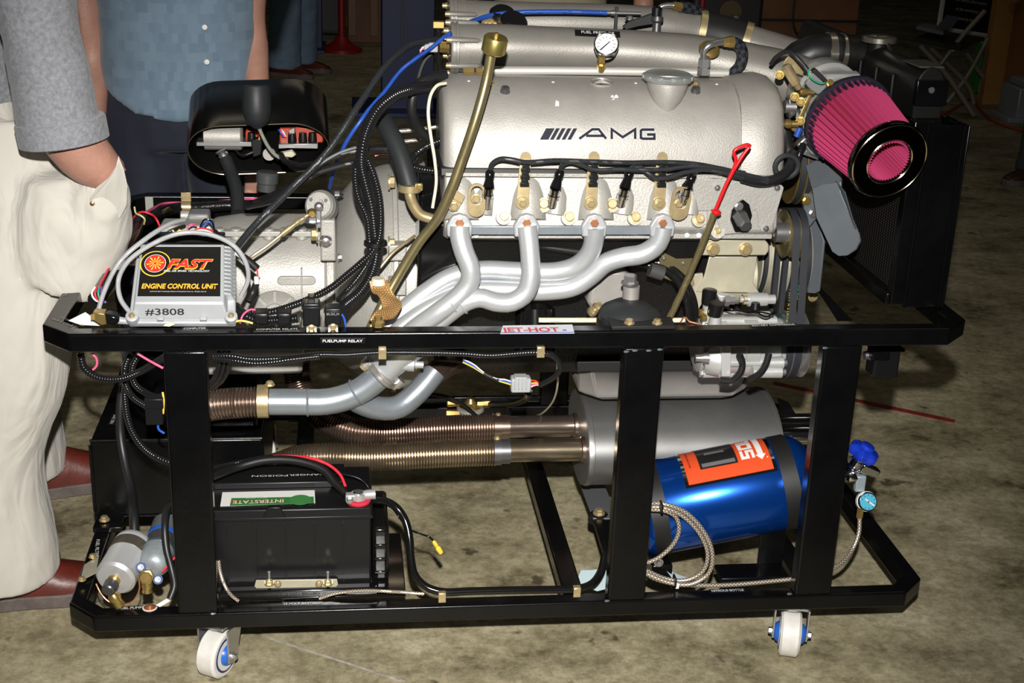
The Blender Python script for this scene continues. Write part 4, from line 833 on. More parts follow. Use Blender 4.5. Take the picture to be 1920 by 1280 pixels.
hose('top_hose', [(1568, 98, Yh), (1545, 98, Yh), (1518, 102, Yh), (1494, 116, Yh + .01), (1474, 140, Yh + .03)], 35, rubber, None, label='fat black rubber radiator hose elbow with shiny clamp behind the intake', cat='hose', seg=28)
MB().tube(W3([(1561, 98, Yh), (1554, 98, Yh), (1547, 97.5, Yh)]), pxm(P(1550, 97, Yh), 37), 32).build('hose_clamp', MATS['nickel'], RD)
MB().tube(W3([(1580, 98.5, Yh), (1576, 98.5, Yh), (1572, 98, Yh)]), pxm(P(1550, 97, Yh), 36), 32).build('hose_clamp', MATS['nickel'], RD)
# support strut under the core
MB().hexa([P(x, y, .42) for x, y in ((1527, 536), (1536, 536), (1600, 602), (1570, 602))], [P(x, y, .44) for x, y in ((1527, 536), (1536, 536), (1600, 602), (1570, 602))]).build('strut', blackp, RD, .001)
bolt(P(1524, 556, .40), FRONT, .007, zinc, RD)

# ================================================================== gearbox
GB = thing('gearbox', 'cast alloy automatic gearbox and bell housing left of the engine', 'gearbox', (.2, .43, .45))
gz = P(520, 404, .43).z; gr = .118; gc = gz - gr
def yz(x, r, n=40, sq=0.): return [V((x, .43 + r * math.cos(a), gc + r * math.sin(a))) for a in [2 * math.pi * k / n for k in range(n)]]
xg0, xg1 = P(330, 480, .32).x, P(612, 480, .32).x
MB().loft([yz(xg0, .075), yz(xg0 + .03, .098), yz(xg0 + .06, .112), yz(xg0 + .10, gr), yz(xg1 - .004, gr), yz(xg1, gr - .003)]).build('case', cast2, GB, .0)
MB().loft([yz(xg1, gr + .004), yz(xg1 + .012, gr + .006), yz(xg1 + .014, gr + .002), yz(xg1 + .022, gr + .002), yz(xg1 + .024, gr + .007), yz(xg1 + .034, gr + .006)]).build('case_flange', cast2, GB, .0008)
bx0, bx1, bx2 = P(634, 420, .33).x, P(738, 420, .25).x, P(806, 420, .25).x
hzc = P(700, 308, .43).z - .205
def bz(x, r, n=56): return [V((x, .43 + r * math.cos(a), hzc + (gc - hzc) * 0 + r * math.sin(a))) for a in [2 * math.pi * k / n for k in range(n)]]
MB().loft([[V((bx0 - .006, p.y, p.z)) for p in yz(0, gr + .012, 56)], [V((bx0, (p.y - .43) * 1.18 + .43, (p.z - gc) * 1.15 + gc)) for p in yz(0, gr + .012, 56)], bz(bx0 + .030, .178), bz(bx0 + .055, .192), bz(bx1, .205)]).build('bell_housing', cast2, GB, smooth=50)
MB().loft([bz(bx1, .212), bz(bx1 + .008, .213), bz(bx1 + .009, .207), bz(bx2 - .012, .207), bz(bx2 - .011, .213), bz(bx2, .212)]).build('bell_flange', cast2, GB, .001)
for x, y, Y in ((745, 470, .235), (745, 535, .225)): MB().box(P(x, y, Y), (.03, .03, .028)).build('flange_rib', cast2, GB, .003)
for x, y, Y in ((728, 341, .30), (728, 458, .235), (790, 400, .235)): bolt(P(x, y, Y), RIGHT if x == 728 else FRONT, .010, zinc, GB)
for k in range(7):
    x = xg0 + .07 + k * .028; MB().lathe(V((x, .36, gz - .022)), UP, [(0, .010), (.018, .009), (.019, .006)], 14).build('case_lug', cast2, GB)
MB().box(((xg0 + xg1) / 2 + .03, .36, gz - .012), (xg1 - xg0 - .08, .02, .010)).build('case_rib', cast2, GB, .002)
MB().box((xg0 + .21, .318, gc - .03), (.003, .012, .17)).build('case_rib', cast2, GB, .001)
def stad_pad(cx_, cz_, y, l, h):
    pts = [(l / 2 + h * math.cos(a), h * math.sin(a)) for a in [math.pi * (k / 8 - .5) for k in range(9)]] + [(-l / 2 + h * math.cos(a), h * math.sin(a)) for a in [math.pi * (k / 8 + .5) for k in range(9)]]
    return [V((cx_ + a, y, cz_ + c)) for a, c in pts]
p = P(556, 527, .314); MB().prism(stad_pad(p.x, p.z, p.y, .05, .008), (0, .02, 0)).build('raised_pad', cast2, GB, .002)
# lower valve cover of the case with ribs
p = P(515, 590, .27); lathe('servo_cover', p, (0, -.75, .65), [(-.03, .045), (0, .045), (.004, .040), (.006, .018), (.011, .015)], cast2, GB, 32)
for k in range(8):
    a = k * math.pi / 4; u_2, w_2 = perp((0, -.75, .65)); q = p + (u_2 * math.cos(a) + w_2 * math.sin(a)) * .028 + V((0, -.003, .003)); MB().box(q, (.022, .004, .003), ((u_2 * math.cos(a) + w_2 * math.sin(a)), V((0, -.75, .65)).normalized().cross(u_2 * math.cos(a) + w_2 * math.sin(a)), V((0, -.75, .65)).normalized())).build('servo_rib', cast2, GB)
# bracket stack and modulator at the flange
MB().prism([P(x, y, .29) for x, y in ((601, 412), (628, 412), (630, 490), (601, 490))], (0, .04, 0)).build('mount_boss', cast2, GB, .003)
for x, y, r in ((611, 451, .011), (596, 440, .010)): bolt(P(x, y, .285), FRONT if x > 600 else -RIGHT, r, zinc if x < 600 else steel, GB, 'hex' if x < 600 else 'dome')
bolt(P(586, 416, .28), UP, .010, steel, GB); bolt(P(634, 483, .28), RIGHT, .006, steel, GB); bolt(P(632, 366, .33), UP, .008, dsteel, GB)
mc = P(598, 384, .30); fwd = (V((-.25, -.8, .35))).normalized()
m_ = lathe('throttle_valve', mc - fwd * .03, fwd, [(0, .026), (.022, .027), (.024, .025), (.028, .025), (.030, .022)], mat('ribbed_grey', (.16, .16, .15), .5), GB, 36)
lathe('valve_face', mc, fwd, [(0, .0225), (.003, .021), (.003, .010), (.007, .009)], cast2, m_, 32)
for a in (.5, 2.6, 4.7): u_3, w_3 = perp(fwd); bolt(mc + fwd * .002 + (u_3 * math.cos(a) + w_3 * math.sin(a)) * .015, fwd, .0035, steel, m_)
MB().box(P(597, 408, .28), (.010, .008, .035)).build('lever', steel, GB, .002); bolt(P(598, 387, .275), FRONT, .008, steel, GB, 'dome')
rod = thing('kickdown_rod', 'slim gold plated linkage rod with turnbuckle crossing the gearbox', 'rod', P(480, 480, .22))
hose('rod', [(585, 397, .26), (540, 430, .245), (500, 462, .23), (455, 492, .22)], 3.2, zinc, rod)
a, c = P(565, 411, .255), P(528, 439, .24); lathe('turnbuckle', a, c - a, [(0, .004), (.006, .0048), (.012, .0048), (.013, .0036), ((c - a).length * .55, .0036), ((c - a).length * .56, .005), ((c - a).length, .005)], zinc, rod, 12)
lathe('ball_end', P(585, 397, .26) - V((0, .006, 0)), FRONT, [(-.008, .005), (0, .008), (.008, .005)], brass, rod, 12)
# rear electrical block of gearbox
MB().box(P(352, 432, .30), (.085, .05, .03)).build('shift_block', cast2, GB, .004); lathe('shift_pin', P(338, 404, .36), RIGHT, [(0, .006), (.002, .009), (.028, .009)], cast2, GB, 14); lathe('shift_pin', P(310, 424, .32), RIGHT, [(0, .006), (.002, .009), (.028, .009)], cast2, GB, 14)
MB().box(P(374, 412, .34), (.035, .04, .03)).build('shift_block', mat('grey_casting', (.25, .25, .25), .5, .3), GB, .004)
hose('vent_pipe', [(214, 491, .30), (250, 490, .30), (290, 490, .30)], 9, mat('brown_steel', (.25, .2, .17), .35, .8), GB, seg=16)
pn = P(450, 672, .35); MB().box((pn.x, .43, pn.z), (.22, .2, .05)).build('gearbox_pan', cast2, GB, .008)
# ================================================================== muffler and flexible pipes
MU = thing('muffler', 'large dull grey oval muffler lying across the cart under the engine', 'muffler', (.92, .38, .18))
mx0, mx1 = P(1108, 830, .27).x, P(1468, 820, .27).x
mm_ = mat('aluminised_steel', (.40, .40, .40), .40, .85, noisy=.2, nscale=6)
mzt, mzb = P(1250, 730, .40).z, P(1250, 918, .31).z; mcz = (mzt + mzb) / 2; mh = (mzt - mzb) / 2
def moval(x, s=1.): return [V((x, .375 + .125 * s * math.cos(a), mcz + mh * s * math.sin(a))) for a in [2 * math.pi * k / 48 for k in range(48)]]
MB().loft([moval(mx0 - .004, .93), moval(mx0 - .004, .99), moval(mx0, 1.0), moval(mx0 + .006, 1.0), moval(mx0 + .007, .985), moval(mx1 - .007, .985), moval(mx1 - .006, 1), moval(mx1, 1), moval(mx1, .95)]).build('shell', mm_, MU, smooth=50)
MB().loft([moval(mx0 - .0045, .93), moval(mx0 + .002, .90), moval(mx0 + .004, .5)]).build('end_plate', mm_, MU)
for Y, y in ((.40, 799), (.31, 844)):
    pz_ = P(1100, y, Y); x = mx0
    lathe('inlet_pipe', V((P(936, y, Y).x, Y, P(1000, y, Y).z)), RIGHT, [(0, .0215), (.004, .021), (x + .006 - P(936, y, Y).x, .021)], heat2 if Y < .35 else mat('bronzed_steel', (.40, .33, .27), .22, .9, col2=(.25, .18, .15), nscale=5), MU, 32)
    lathe('weld_collar', V((x - .012, Y, P(1000, y, Y).z)), RIGHT, [(0, .0215), (.002, .024), (.008, .0245), (.012, .022)], heat, MU, 28)
for Y, y in ((.36, 800),): lathe('outlet_pipe', V((mx1 - .004, Y, P(1480, y, Y).z + .005)), RIGHT, [(0, .021), (.10, .021)], chrome, MU, 28)
lathe('outlet_pipe', V((mx1 - .004, .31, P(1480, 815, .31).z - .0)), RIGHT, [(0, .021), (.085, .021)], chrome, MU, 28)
MB().prism([P(x, y, .42) for x, y in ((1462, 752), (1482, 760), (1496, 782), (1470, 782))], (0, .02, 0)).build('rear_hanger', blackp, MU, .001)
HB = thing('flexible_exhaust_pipe', 'pale straw coloured ribbed flexible exhaust pipe, lower one of the pair into the muffler', 'pipe', P(700, 860, .3))
hose('ribbed_pipe', [(402, 872, .42), (470, 884, .38), (525, 872, .34), (560, 860, .32), (600, 856, .31), (700, 857, .31), (820, 851, .31), (930, 847, .31)], 25, heat2, HB, corr=.05, pitch=.0052, seg=28)
lathe('hose_clamp', V((P(925, 846, .31).x, .31, P(925, 846, .31).z)), RIGHT, [(0, .0255), (.014, .0255), (.014, .023), (.03, .023)], dsteel, HB, 28); bolt(P(932, 822, .31), UP, .005, zinc, HB)
HB = thing('flexible_exhaust_pipe', 'brown heat tinted ribbed flexible pipe bending down, upper one of the pair into the muffler', 'pipe', P(700, 810, .4))
hose('ribbed_pipe', [(556, 668, .47), (558, 710, .46), (575, 752, .44), (610, 785, .42), (660, 806, .40), (720, 810, .40), (820, 804, .40), (930, 800, .40)], 24, heat, HB, corr=.05, pitch=.0052, seg=28)
lathe('hose_clamp', V((P(925, 800, .40).x, .40, P(925, 800, .40).z)), RIGHT, [(0, .0255), (.014, .0255), (.014, .023), (.03, .023)], heat, HB, 28); bolt(P(934, 780, .40), UP, .005, zinc, HB)
HB = thing('flexible_exhaust_pipe', 'short coppery ribbed flexible pipe clamped to the header behind the left post', 'pipe', P(440, 760, .13))
hose('ribbed_pipe', [(505, 753, .13), (450, 755, .13), (395, 760, .14), (360, 775, .17), (345, 810, .24), (370, 850, .34), (410, 872, .40)], 27.5, heat, HB, corr=.05, pitch=.0052, seg=28)
# ================================================================== engine control unit
EC = thing('engine_control_unit', 'grey finned engine control unit with black label and handwritten number', 'control unit', P(345, 605, .03))
def eu(x, y, t): # t: 0 bottom edge .. 1 top edge of the sloping face
    return P(x, y, .03 + t * .105)
BL, BR, TR, TL = P(240, 606, .02), P(442, 606, .02), P(441, 466, .118), P(257, 466, .118)
en = (BR - BL).cross(TL - BL).normalized(); en = en if en.y < 0 else -en
base = MB().hexa([BL, BR, TR, TL], [q - en * .012 for q in (BL, BR, TR, TL)]).build('base_plate', ecug, EC, .003, 3)
def lerp4(u, v, h=0.): return (BL * (1 - u) + BR * u) * (1 - v) + (TL * (1 - u) + TR * u) * v + en * h
MB().hexa([lerp4(.03, .05), lerp4(.93, .05), lerp4(.93, .985), lerp4(.03, .985)], [lerp4(.06, .17, .022), lerp4(.90, .17, .022), lerp4(.90, .96, .022), lerp4(.06, .96, .022)]).build('housing', ecug, EC, .003, 3)
for k in range(13):
    v = .30 + k * .052; MB().hexa([lerp4(.90, v, .0), lerp4(1.0, v, .0), lerp4(1.0, v + .025, .0), lerp4(.90, v + .025, .0)], [lerp4(.88, v, .021), lerp4(.965, v, .017), lerp4(.965, v + .025, .017), lerp4(.88, v + .025, .021)]).build('fin', ecug, EC, .0008)
for u in (.04, .96):
    lathe('screw_boss', lerp4(u, .055, 0), en, [(0, .010), (.010, .0095), (.011, .007)], ecug, EC, 20); bolt(lerp4(u, .055, .0105), en, .005, zinc, EC, 'dome')
for u in (.30, .70): MB().box(lerp4(u, .045, .004), (.010, .008, .008), ((BR - BL).normalized(), (TL - BL).normalized(), en)).build('tab', ecug, EC, .001)
EH = .0226
def vv(v): return (v - .345) * 1.10 + .255
def lq(u0, v0, u1, v1, h, m, name, par):
    v0, v1 = vv(v0), vv(v1); return quad(name, lerp4(u0, v0, h), lerp4(u1, v0, h), lerp4(u1, v1, h), lerp4(u0, v1, h), m, par, .0004)
lab = lq(.085, .345, .865, .945, EH, mat('label_black', (.012, .011, .010), .3), 'label', EC)
ex = (BR - BL).normalized(); ey = (TL - BL).normalized(); ly = mat('label_yellow', (.85, .55, .04), .5); lr = mat('label_red', (.7, .03, .02), .5); lo_ = mat('label_orange', (.85, .28, .03), .5); lw = mat('label_white', (.8, .8, .78), .5)
EW = (BR - BL).length
def L2(u, v, h=.0006): return lerp4(u, vv(v), EH + h)
# logo: parallelogram frame, roundel with a burst, lettering
def ring2(c, r0, r1, m, h, n=40, a0=0, a1=2 * math.pi, name='ring', par=None):
    b = MB(); b.keep = 1; A = [a0 + (a1 - a0) * k / n for k in range(n + 1)]
    vs = [c + ex * r0 * math.cos(a) + ey * r0 * math.sin(a) + en * h for a in A] + [c + ex * r1 * math.cos(a) + ey * r1 * math.sin(a) + en * h for a in A]
    b.add(vs, [(k, n + 1 + k, n + 2 + k, k + 1) for k in range(n)]); return b.build(name, m, par or lab, smooth=180)
def bar2(pts, m, h, name='logo_frame'):
    b = MB(); b.keep = 1; b.add([L2(u, v, h) for u, v in pts], [tuple(range(len(pts)))]); return b.build(name, m, lab, smooth=180)
bar2([(.24, .60), (.77, .60), (.85, .86), (.30, .86)], lw, .0002); bar2([(.245, .613), (.765, .613), (.84, .85), (.30, .85)], ly, .0004); bar2([(.255, .63), (.76, .63), (.825, .835), (.30, .835)], MATS['label_black'], .0006)
rc = L2(.225, .735, .0); 
ring2(rc, 0.0, .0225, ly, .0010); ring2(rc, .0, .0208, MATS['label_black'], .0013); ring2(rc, .0150, .0158, lw, .0018); ring2(rc, 0, .0145, lr, .0016)
for k in range(12):
    a = 2 * math.pi * k / 12 + .15; d = ex * math.cos(a) + ey * math.sin(a); s_ = ex * -math.sin(a) + ey * math.cos(a); b = MB(); b.keep = 1
    L_ = .0095 if k % 2 else .0125
    b.add([rc + en * .0021 + d * .002 - s_ * .0003, rc + en * .0021 + d * .002 + s_ * .0003, rc + en * .0021 + d * L_ + s_ * .0011, rc + en * .0021 + d * L_ - s_ * .0011], [(0, 1, 2, 3)]); b.build('burst_ray', ly, lab, smooth=180)
text('FAST', L2(.335, .675), ex, ey, .0165, ly, lab, EW * .44, .0004, .055, .35); text('FAST', L2(.338, .682), ex, ey, .0150, lr, lab, EW * .43, .0010, .035, .35)
text('FUEL AIR SPARK TECHNOLOGY', L2(.315, .635), ex, ey, .0032, lw, lab, EW * .43, .0008, .01, .2)
text('ENGINE CONTROL UNIT', L2(.115, .435), ex, ey, .0085, lo_, lab, EW * .71, .0004, .03, .2); text('ENGINE CONTROL UNIT', L2(.117, .438), ex, ey, .0072, ly, lab, EW * .705, .0008, .012, .2)
text('(c) Fuel Air Spark Technology a Division of Competition Cams, Inc.  All rights reserved', L2(.20, .395), ex, ey, .0016, lw, lab, EW * .52, .0005)
b0, b1 = lerp4(.045, .145, .0113), lerp4(.045, .145, .0113); nf = (lerp4(.9, .05) - lerp4(.03, .05)).cross(lerp4(.06, .17, .022) - lerp4(.03, .05)).normalized()
fy = (lerp4(.06, .17, .022) - lerp4(.03, .05)).normalized(); nf = ex.cross((lerp4(.45, .17, .022) - lerp4(.45, .05)).normalized()); fy = (lerp4(.45, .17, .022) - lerp4(.45, .05)).normalized()
text('#3808', lerp4(.16, .05) + fy * .008, ex, fy, .0105, mat('marker_ink', (.02, .02, .025), .5), EC, EW * .36, .0008, .012)
# grey cables looping over it, plug at the left
hose('serial_cable', [(182, 590, .05), (196, 545, .06), (225, 490, .07), (270, 450, .09), (318, 420, .13), (345, 412, .16)], 4.6, greyc, None, label='thin grey cable climbing behind the control unit from the gilded plug', cat='cable')
hose('serial_cable', [(247, 590, .03), (226, 560, .045), (222, 525, .055), (240, 490, .06), (290, 455, .075), (340, 437, .09), (395, 440, .09), (440, 462, .08), (462, 495, .08), (465, 525, .085), (452, 555, .09)], 4.6, greyc, None, label='grey cable arching over the top of the control unit', cat='cable')
SP = thing('serial_plug', 'unplugged gold and black multi pin plug lying on the rail corner', 'plug', P(205, 600, .03))
MB().prism([P(x, y, .02) for x, y in ((172, 590), (176, 586), (196, 588), (200, 608), (190, 610), (174, 600))], (0, .022, 0)).build('shell', brass, SP, .001)
MB().prism([P(x, y, .02) for x, y in ((196, 588), (222, 594), (224, 604), (214, 610), (199, 608))], (0, .022, 0)).build('hood', blackg, SP, .003)
lathe('boot', P(222, 600, .03), P(246, 603, .03) - P(222, 600, .03), [(0, .006), (.02, .0045)], greyc, SP, 12)
for k in range(5): lathe('pin', P(170, 590 + k * 2.2, .02), RIGHT, [(0, .0008), (.006, .0008)], brass, SP, 6)
wp = MB().hexa([P(x, y, .045) for x, y in ((128, 601), (152, 609), (197, 611), (160, 585))], [P(x, y, .047) for x, y in ((128, 601), (152, 609), (197, 611), (160, 585))]).build('paper_tag', white, None)
props(wp, 'scrap of white paper tag tucked under the plug at the rail corner', 'paper')
# ================================================================== relays on the front rail
RLp = plast
def relay(x0, x1, yt, yb, Y, lab_, name='relay', deep=.028, tall=True):
    a, b_ = P(x0, yb, Y), P(x1, yb, Y); t_ = P(x0, yt, Y + .004); w = (b_ - a).length; h = t_.z - a.z
    r = thing(name, lab_, 'relay', (a + b_) / 2)
    MB().box(((a.x + b_.x) / 2, Y + deep / 2, a.z + h / 2), (w, deep, h)).build('body', RLp, r, .0025, 3)
    MB().box(((a.x + b_.x) / 2, Y + deep / 2, a.z + h * .80), (w * 1.12, deep * 1.08, h * .12)).build('collar', RLp, r, .001)
    if tall: MB().box(((a.x + b_.x) / 2, Y + .002, a.z - .004), (w * .6, .002, .016)).build('tab', steel, r, .0003); bolt(V(((a.x + b_.x) / 2, Y + .001, a.z - .003)), FRONT, .0045, zinc, r)
    return r, a, w, h
r1_, a1_, w1_, h1_ = relay(568, 600, 568, 612, .012, 'taller black cube relay, left one of the pair screwed to the front rail')
MB().box((a1_.x + w1_ / 2, .03, a1_.z + h1_ + .004), (w1_ * .4, .014, .01)).build('plug', RLp, r1_, .001)
r2_, a2_, w2_, h2_ = relay(609, 640, 577, 610, .012, 'black cube relay with white maker lettering, right one of the pair on the front rail')
text('BOSCH', a2_ + V((.003, -.0005, h2_ * .62)), RIGHT, UP, .0045, mat('dim_lettering', (.3, .3, .3)), r2_, w2_ * .75)
for x0, x1 in ((477, 503), (520, 545)): relay(x0, x1, 586, 608, .02, 'small black relay lying on the front rail, %s of two beside the control unit' % ('left' if x0 < 500 else 'right'), tall=False)
# ================================================================== battery
BT = thing('battery', 'black car battery with green and white label and red terminal ring', 'battery', P(540, 1095, .06))
bx_0, bx_1 = P(372, 1000, .06).x, P(698, 1000, .06).x; bz0 = ZB + .006; bz1 = P(600, 972, .06).z; bz2 = P(600, 950, .07).z + .008; BY = .058; BD = .165
MB().box(((bx_0 + bx_1) / 2, BY + BD / 2, (bz0 + bz1) / 2), (bx_1 - bx_0 - .004, BD - .004, bz1 - bz0)).build('case', plast, BT, .003, 3)
MB().box(((bx_0 + bx_1) / 2, BY + BD / 2, bz1 + .002), (bx_1 - bx_0 + .002, BD + .002, .006)).build('lid_rim', plast, BT, .001)
MB().hexa([V((bx_0, BY, bz1)), V((bx_1, BY, bz1)), V((bx_1, BY + BD, bz1)), V((bx_0, BY + BD, bz1))], [V((bx_0 + .002, BY + .003, bz1 + .018)), V((bx_1 - .002, BY + .003, bz1 + .018)), V((bx_1 - .002, BY + BD - .004, bz1 + .018)), V((bx_0 + .002, BY + BD - .004, bz1 + .018))]).build('lid', plast, BT, .002)
MB().box(((bx_0 + bx_1) / 2 - .02, BY + .115, bz1 + .023), (bx_1 - bx_0 - .05, .07, .012)).build('vent_cover', plast, BT, .002)
for k in range(5): MB().box((bx_0 + .045 + k * .047, BY + .0005, (bz0 + bz1) / 2), (.0012, .004, bz1 - bz0 - .015)).build('case_rib', plast, BT)
p = P(514, 962, BY - .001); MB().hexa([p + V((-.018, 0, -.008)), p + V((.018, 0, -.008)), p + V((.018, .012, -.008)), p + V((-.018, .012, -.008))], [p + V((-.010, .001, .010)), p + V((.010, .001, .010)), p + V((.010, .012, .010)), p + V((-.010, .012, .010))]).build('handle_notch', plast, BT, .001)
bzt = bz1 + .0185
def bq(pts, m, name, par, h=0.): return quad(name, *[F(x, y, bzt + h) for x, y in pts], m, par, .0005)
LB = bq([(413, 949), (591, 943), (590, 919), (417, 923)], white, 'label', BT)
bq([(431, 948), (589, 943), (588, 931), (434, 934)], mat('label_green', (.03, .2, .04), .4), 'green_panel', LB, .0008)
la, lb_ = F(437, 944, bzt + .0014), F(532, 941, bzt + .0014)
text('INTERSTATE', F(531, 935.5, bzt + .0016), la - lb_, V((0, -1, 0)), .0125, red, LB, (la - lb_).length, bold=.02)
text('INTERSTATE', F(531.5, 936, bzt + .0024), la - lb_, V((0, -1, 0)), .0115, white, LB, (la - lb_).length)
text('MEGA-TRON', F(500, 934, bzt + .0018) + V((0, .006, 0)), la - lb_, V((0, -1, 0)), .005, white, LB, .035)
text('60', F(447, 938, bzt + .0018), la - lb_, V((0, -1, 0)), .008, red, LB, .011, bold=.03)
ob = MB().lathe(F(563, 937, bzt + .001), UP, [(0, .018), (.0006, .018)], 24, sx=1.).build('label_badge', mat('badge_green', (.05, .22, .06), .4), LB)
text('POISON', F(540, 890, bz1 + .030), V((-1, 0, 0)), V((0, -1, 0)), .006, whitet, BT, .06); text('DANGER', F(610, 888, bz1 + .030), V((-1, 0, 0)), V((0, -1, 0)), .006, whitet, BT, .06)
tp = F(672, 940, bzt); lathe('terminal_ring', tp - UP * .001, UP, [(0, .019), (.004, .0205), (.007, .019), (.007, .010)], mat('red_felt', (.55, .02, .05), .9), BT, 32)
lathe('post', tp, UP, [(0, .010), (.018, .009)], steel, BT, 20)
tc_ = MB().lathe(tp + UP * .006, UP, [(0, .013), (.010, .0125)], 24).build('terminal_clamp', mat('lead', (.5, .5, .5), .4, .5), BT)
MB().box(tp + V((-.012, -.006, .012)), (.018, .014, .012)).build('clamp_jaw', MATS['lead'], tc_, .002); bolt(tp + V((-.014, -.014, .010)), FRONT, .005, steel, tc_)
lathe('cable_lug', tp + V((.008, 0, .012)), (1, 0, .05), [(0, .007), (.006, .0085), (.020, .0085)], MATS['lead'], tc_, 16)
TR_ = thing('battery_tray', 'glossy black moulded tray and gold hold down bar under the battery', 'tray', V(((bx_0 + bx_1) / 2, .13, ZB)))
MB().box(((bx_0 + bx_1) / 2 + .02, BY + BD / 2, ZB + .003), (bx_1 - bx_0 + .07, BD + .05, .006)).build('tray_base', blackg, TR_, .002)
MB().box((bx_1 + .014, BY + BD / 2 + .01, ZB + .055), (.028, BD - .02, .10)).build('tray_wall', blackg, TR_, .007, 3)
MB().box(((bx_0 + bx_1) / 2 + .01, BY - .012, ZB + .008), (bx_1 - bx_0, .018, .018)).build('tray_lip', blackg, TR_, .003)
for z in (.03, .055, .08): MB().box((bx_1 + .013, BY + .02, ZB + z), (.020, .03, .006)).build('tray_rib', blackg, TR_, .002)
a, b_ = P(477, 1096, .03), P(634, 1094, .03); hp_ = MB().prism([P(x, y, .032) for x, y in ((480, 1088), (632, 1086), (634, 1096), (630, 1100), (481, 1103), (477, 1099))], (0, .003, 0)).build('hold_down_bar', zinc2, TR_, .0005)
for x in (505, 615): lathe('threaded_stud', P(x, 1092, .03), UP, [(0, .0025), (.020, .0025)], steel, hp_, 10); bolt(P(x, 1094, .029), UP, .006, zinc, hp_)
for x in (521, 598): bolt(P(x, 1094, .031), FRONT, .006, zinc, hp_, 'dome')
# ================================================================== nitrous bottle
NB = thing('nitrous_bottle', 'shiny blue gas bottle with orange label lying in front of the muffler', 'gas bottle', P(1360, 1020, .15))
nbm = mat('blue_anodised', (.005, .075, .42), .22, .75, coat=.3)
na, nb_ = P(1222, 952, .155), P(1478, 902, .145); ndir = (nb_ - na).normalized(); NR = pxm(na, 88); NL = (nb_ - na).length
lathe('cylinder', na - ndir * .03, ndir, [(0, NR * .7), (.008, NR * .92), (.02, NR), (NL + .03, NR), (NL + .045, NR * .96), (NL + .062, NR * .80), (NL + .074, NR * .55), (NL + .082, NR * .3)], nbm, NB, 56)
for t in (.002, NL - .012):
    lathe('strap', na + ndir * (t - .012), ndir, [(0, NR), (0, NR * 1.012), (.028, NR * 1.012), (.028, NR)], blackm, NB, 56)
u4, w4 = perp(ndir)  # label wrapped on the bottle
cv = (CAM - P(1370, 880, .1)).normalized(); cv = (cv - ndir * cv.dot(ndir)).normalized(); cs = ndir.cross(cv); cs = cs if cs.z > 0 else -cs
def bw(t, a, h=.0): c = na + ndir * t; return c + (cv * math.cos(a) + cs * math.sin(a)) * (NR + h)
def patch(name, t0, t1, a0, a1, h, m, par, n=10):
    b = MB(); b.keep = 1; vs = [bw(t, a0 + (a1 - a0) * k / n, h) for t in (t0, t1) for k in range(n + 1)]; b.add(vs, [(k, k + 1, n + 2 + k, n + 1 + k) for k in range(n)]); return b.build(name, m, par)
tL0, tL1 = (P(1290, 880, .08) - na).dot(ndir), (P(1452, 865, .08) - na).dot(ndir)
a0, a1 = .33, 1.78
patch('label_border', tL0 - .006, tL1 + .006, a0 - .06, a1 + .05, .0004, chrome, NB)
LN = patch('label', tL0, tL1, a0, a1, .0009, mat('label_fire', (.75, .08, .02), .4), NB)
patch('label_window', tL0 + .026, tL0 + .092, .62, a1 - .0, .0016, mat('window_black', (.03, .03, .03), .2, .5), LN, 14); patch('window_stripe', tL0 + .030, tL0 + .088, .66, .76, .0020, mat('window_grey', (.32, .32, .33), .3, .6), LN); patch('window_stripe', tL0 + .040, tL0 + .075, 1.02, 1.10, .0020, MATS['window_grey'], LN)
def wraptext(s, t, a, size, m, width, rot=False):
    cu = bpy.data.curves.new('l', 'FONT'); cu.body = s; cu.offset = .03; ob = bpy.data.objects.new('t', cu); C.objects.link(ob); dg = bpy.context.evaluated_depsgraph_get(); me = bpy.data.meshes.new_from_object(ob.evaluated_get(dg)); bpy.data.objects.remove(ob)
    xs = [v.co.x for v in me.vertices]; X0, X1 = min(xs), max(xs); b = MB(); b.keep = 1
    b.add([bw(t + v.co.y / .7 * size, a - (v.co.x - X0) / (X1 - X0) * width / NR, .0022) for v in me.vertices], [tuple(p.vertices) for p in me.polygons]); return b.build('lettering', m, LN, smooth=180)
GL = {'O': [(0, 0, 1, .25), (0, .75, 1, 1), (0, 0, .28, 1), (.72, 0, 1, 1)], 'S': [(.78, 0, 1, 1), (0, 0, .22, 1), (.39, 0, .61, 1), (.39, 0, 1, .28), (0, .72, .61, 1)], 'N': [(0, 0, 1, .25), (0, .75, 1, 1), (.75, 0, 1, 1)]}
for ch, ah, al_ in (('N', 1.50, 1.23), ('O', 1.20, .94), ('S', .91, .66)):
    for u0, w0, u1, w1 in GL[ch]:
        t0_, t1_ = tL1 - .049 + u0 * .024, tL1 - .049 + u1 * .024
        patch('letter_' + ch.lower(), t0_, t1_, ah - w1 * (ah - al_), ah - w0 * (ah - al_), .0021 + .0001 * w0, white, LN, 4)
MB().prism([bw(tL1 - .024, .72, .0022), bw(tL1 - .006, .72, .0022), bw(tL1 - .015, .58, .0022)], cv * .0003).build('arrow', white, LN)
patch('arrow_bar', tL1 - .020, tL1 - .010, .70, a1 - .1, .0021, white, LN)
patch('registered_mark', tL1 - .006, tL1 - .004, .60, .63, .0021, white, LN)
wraptext('NITROUS OXIDE SYSTEMS', tL0 + .008, 1.25, .003, mat('label_dark', (.25, .02, .01), .5), .045)
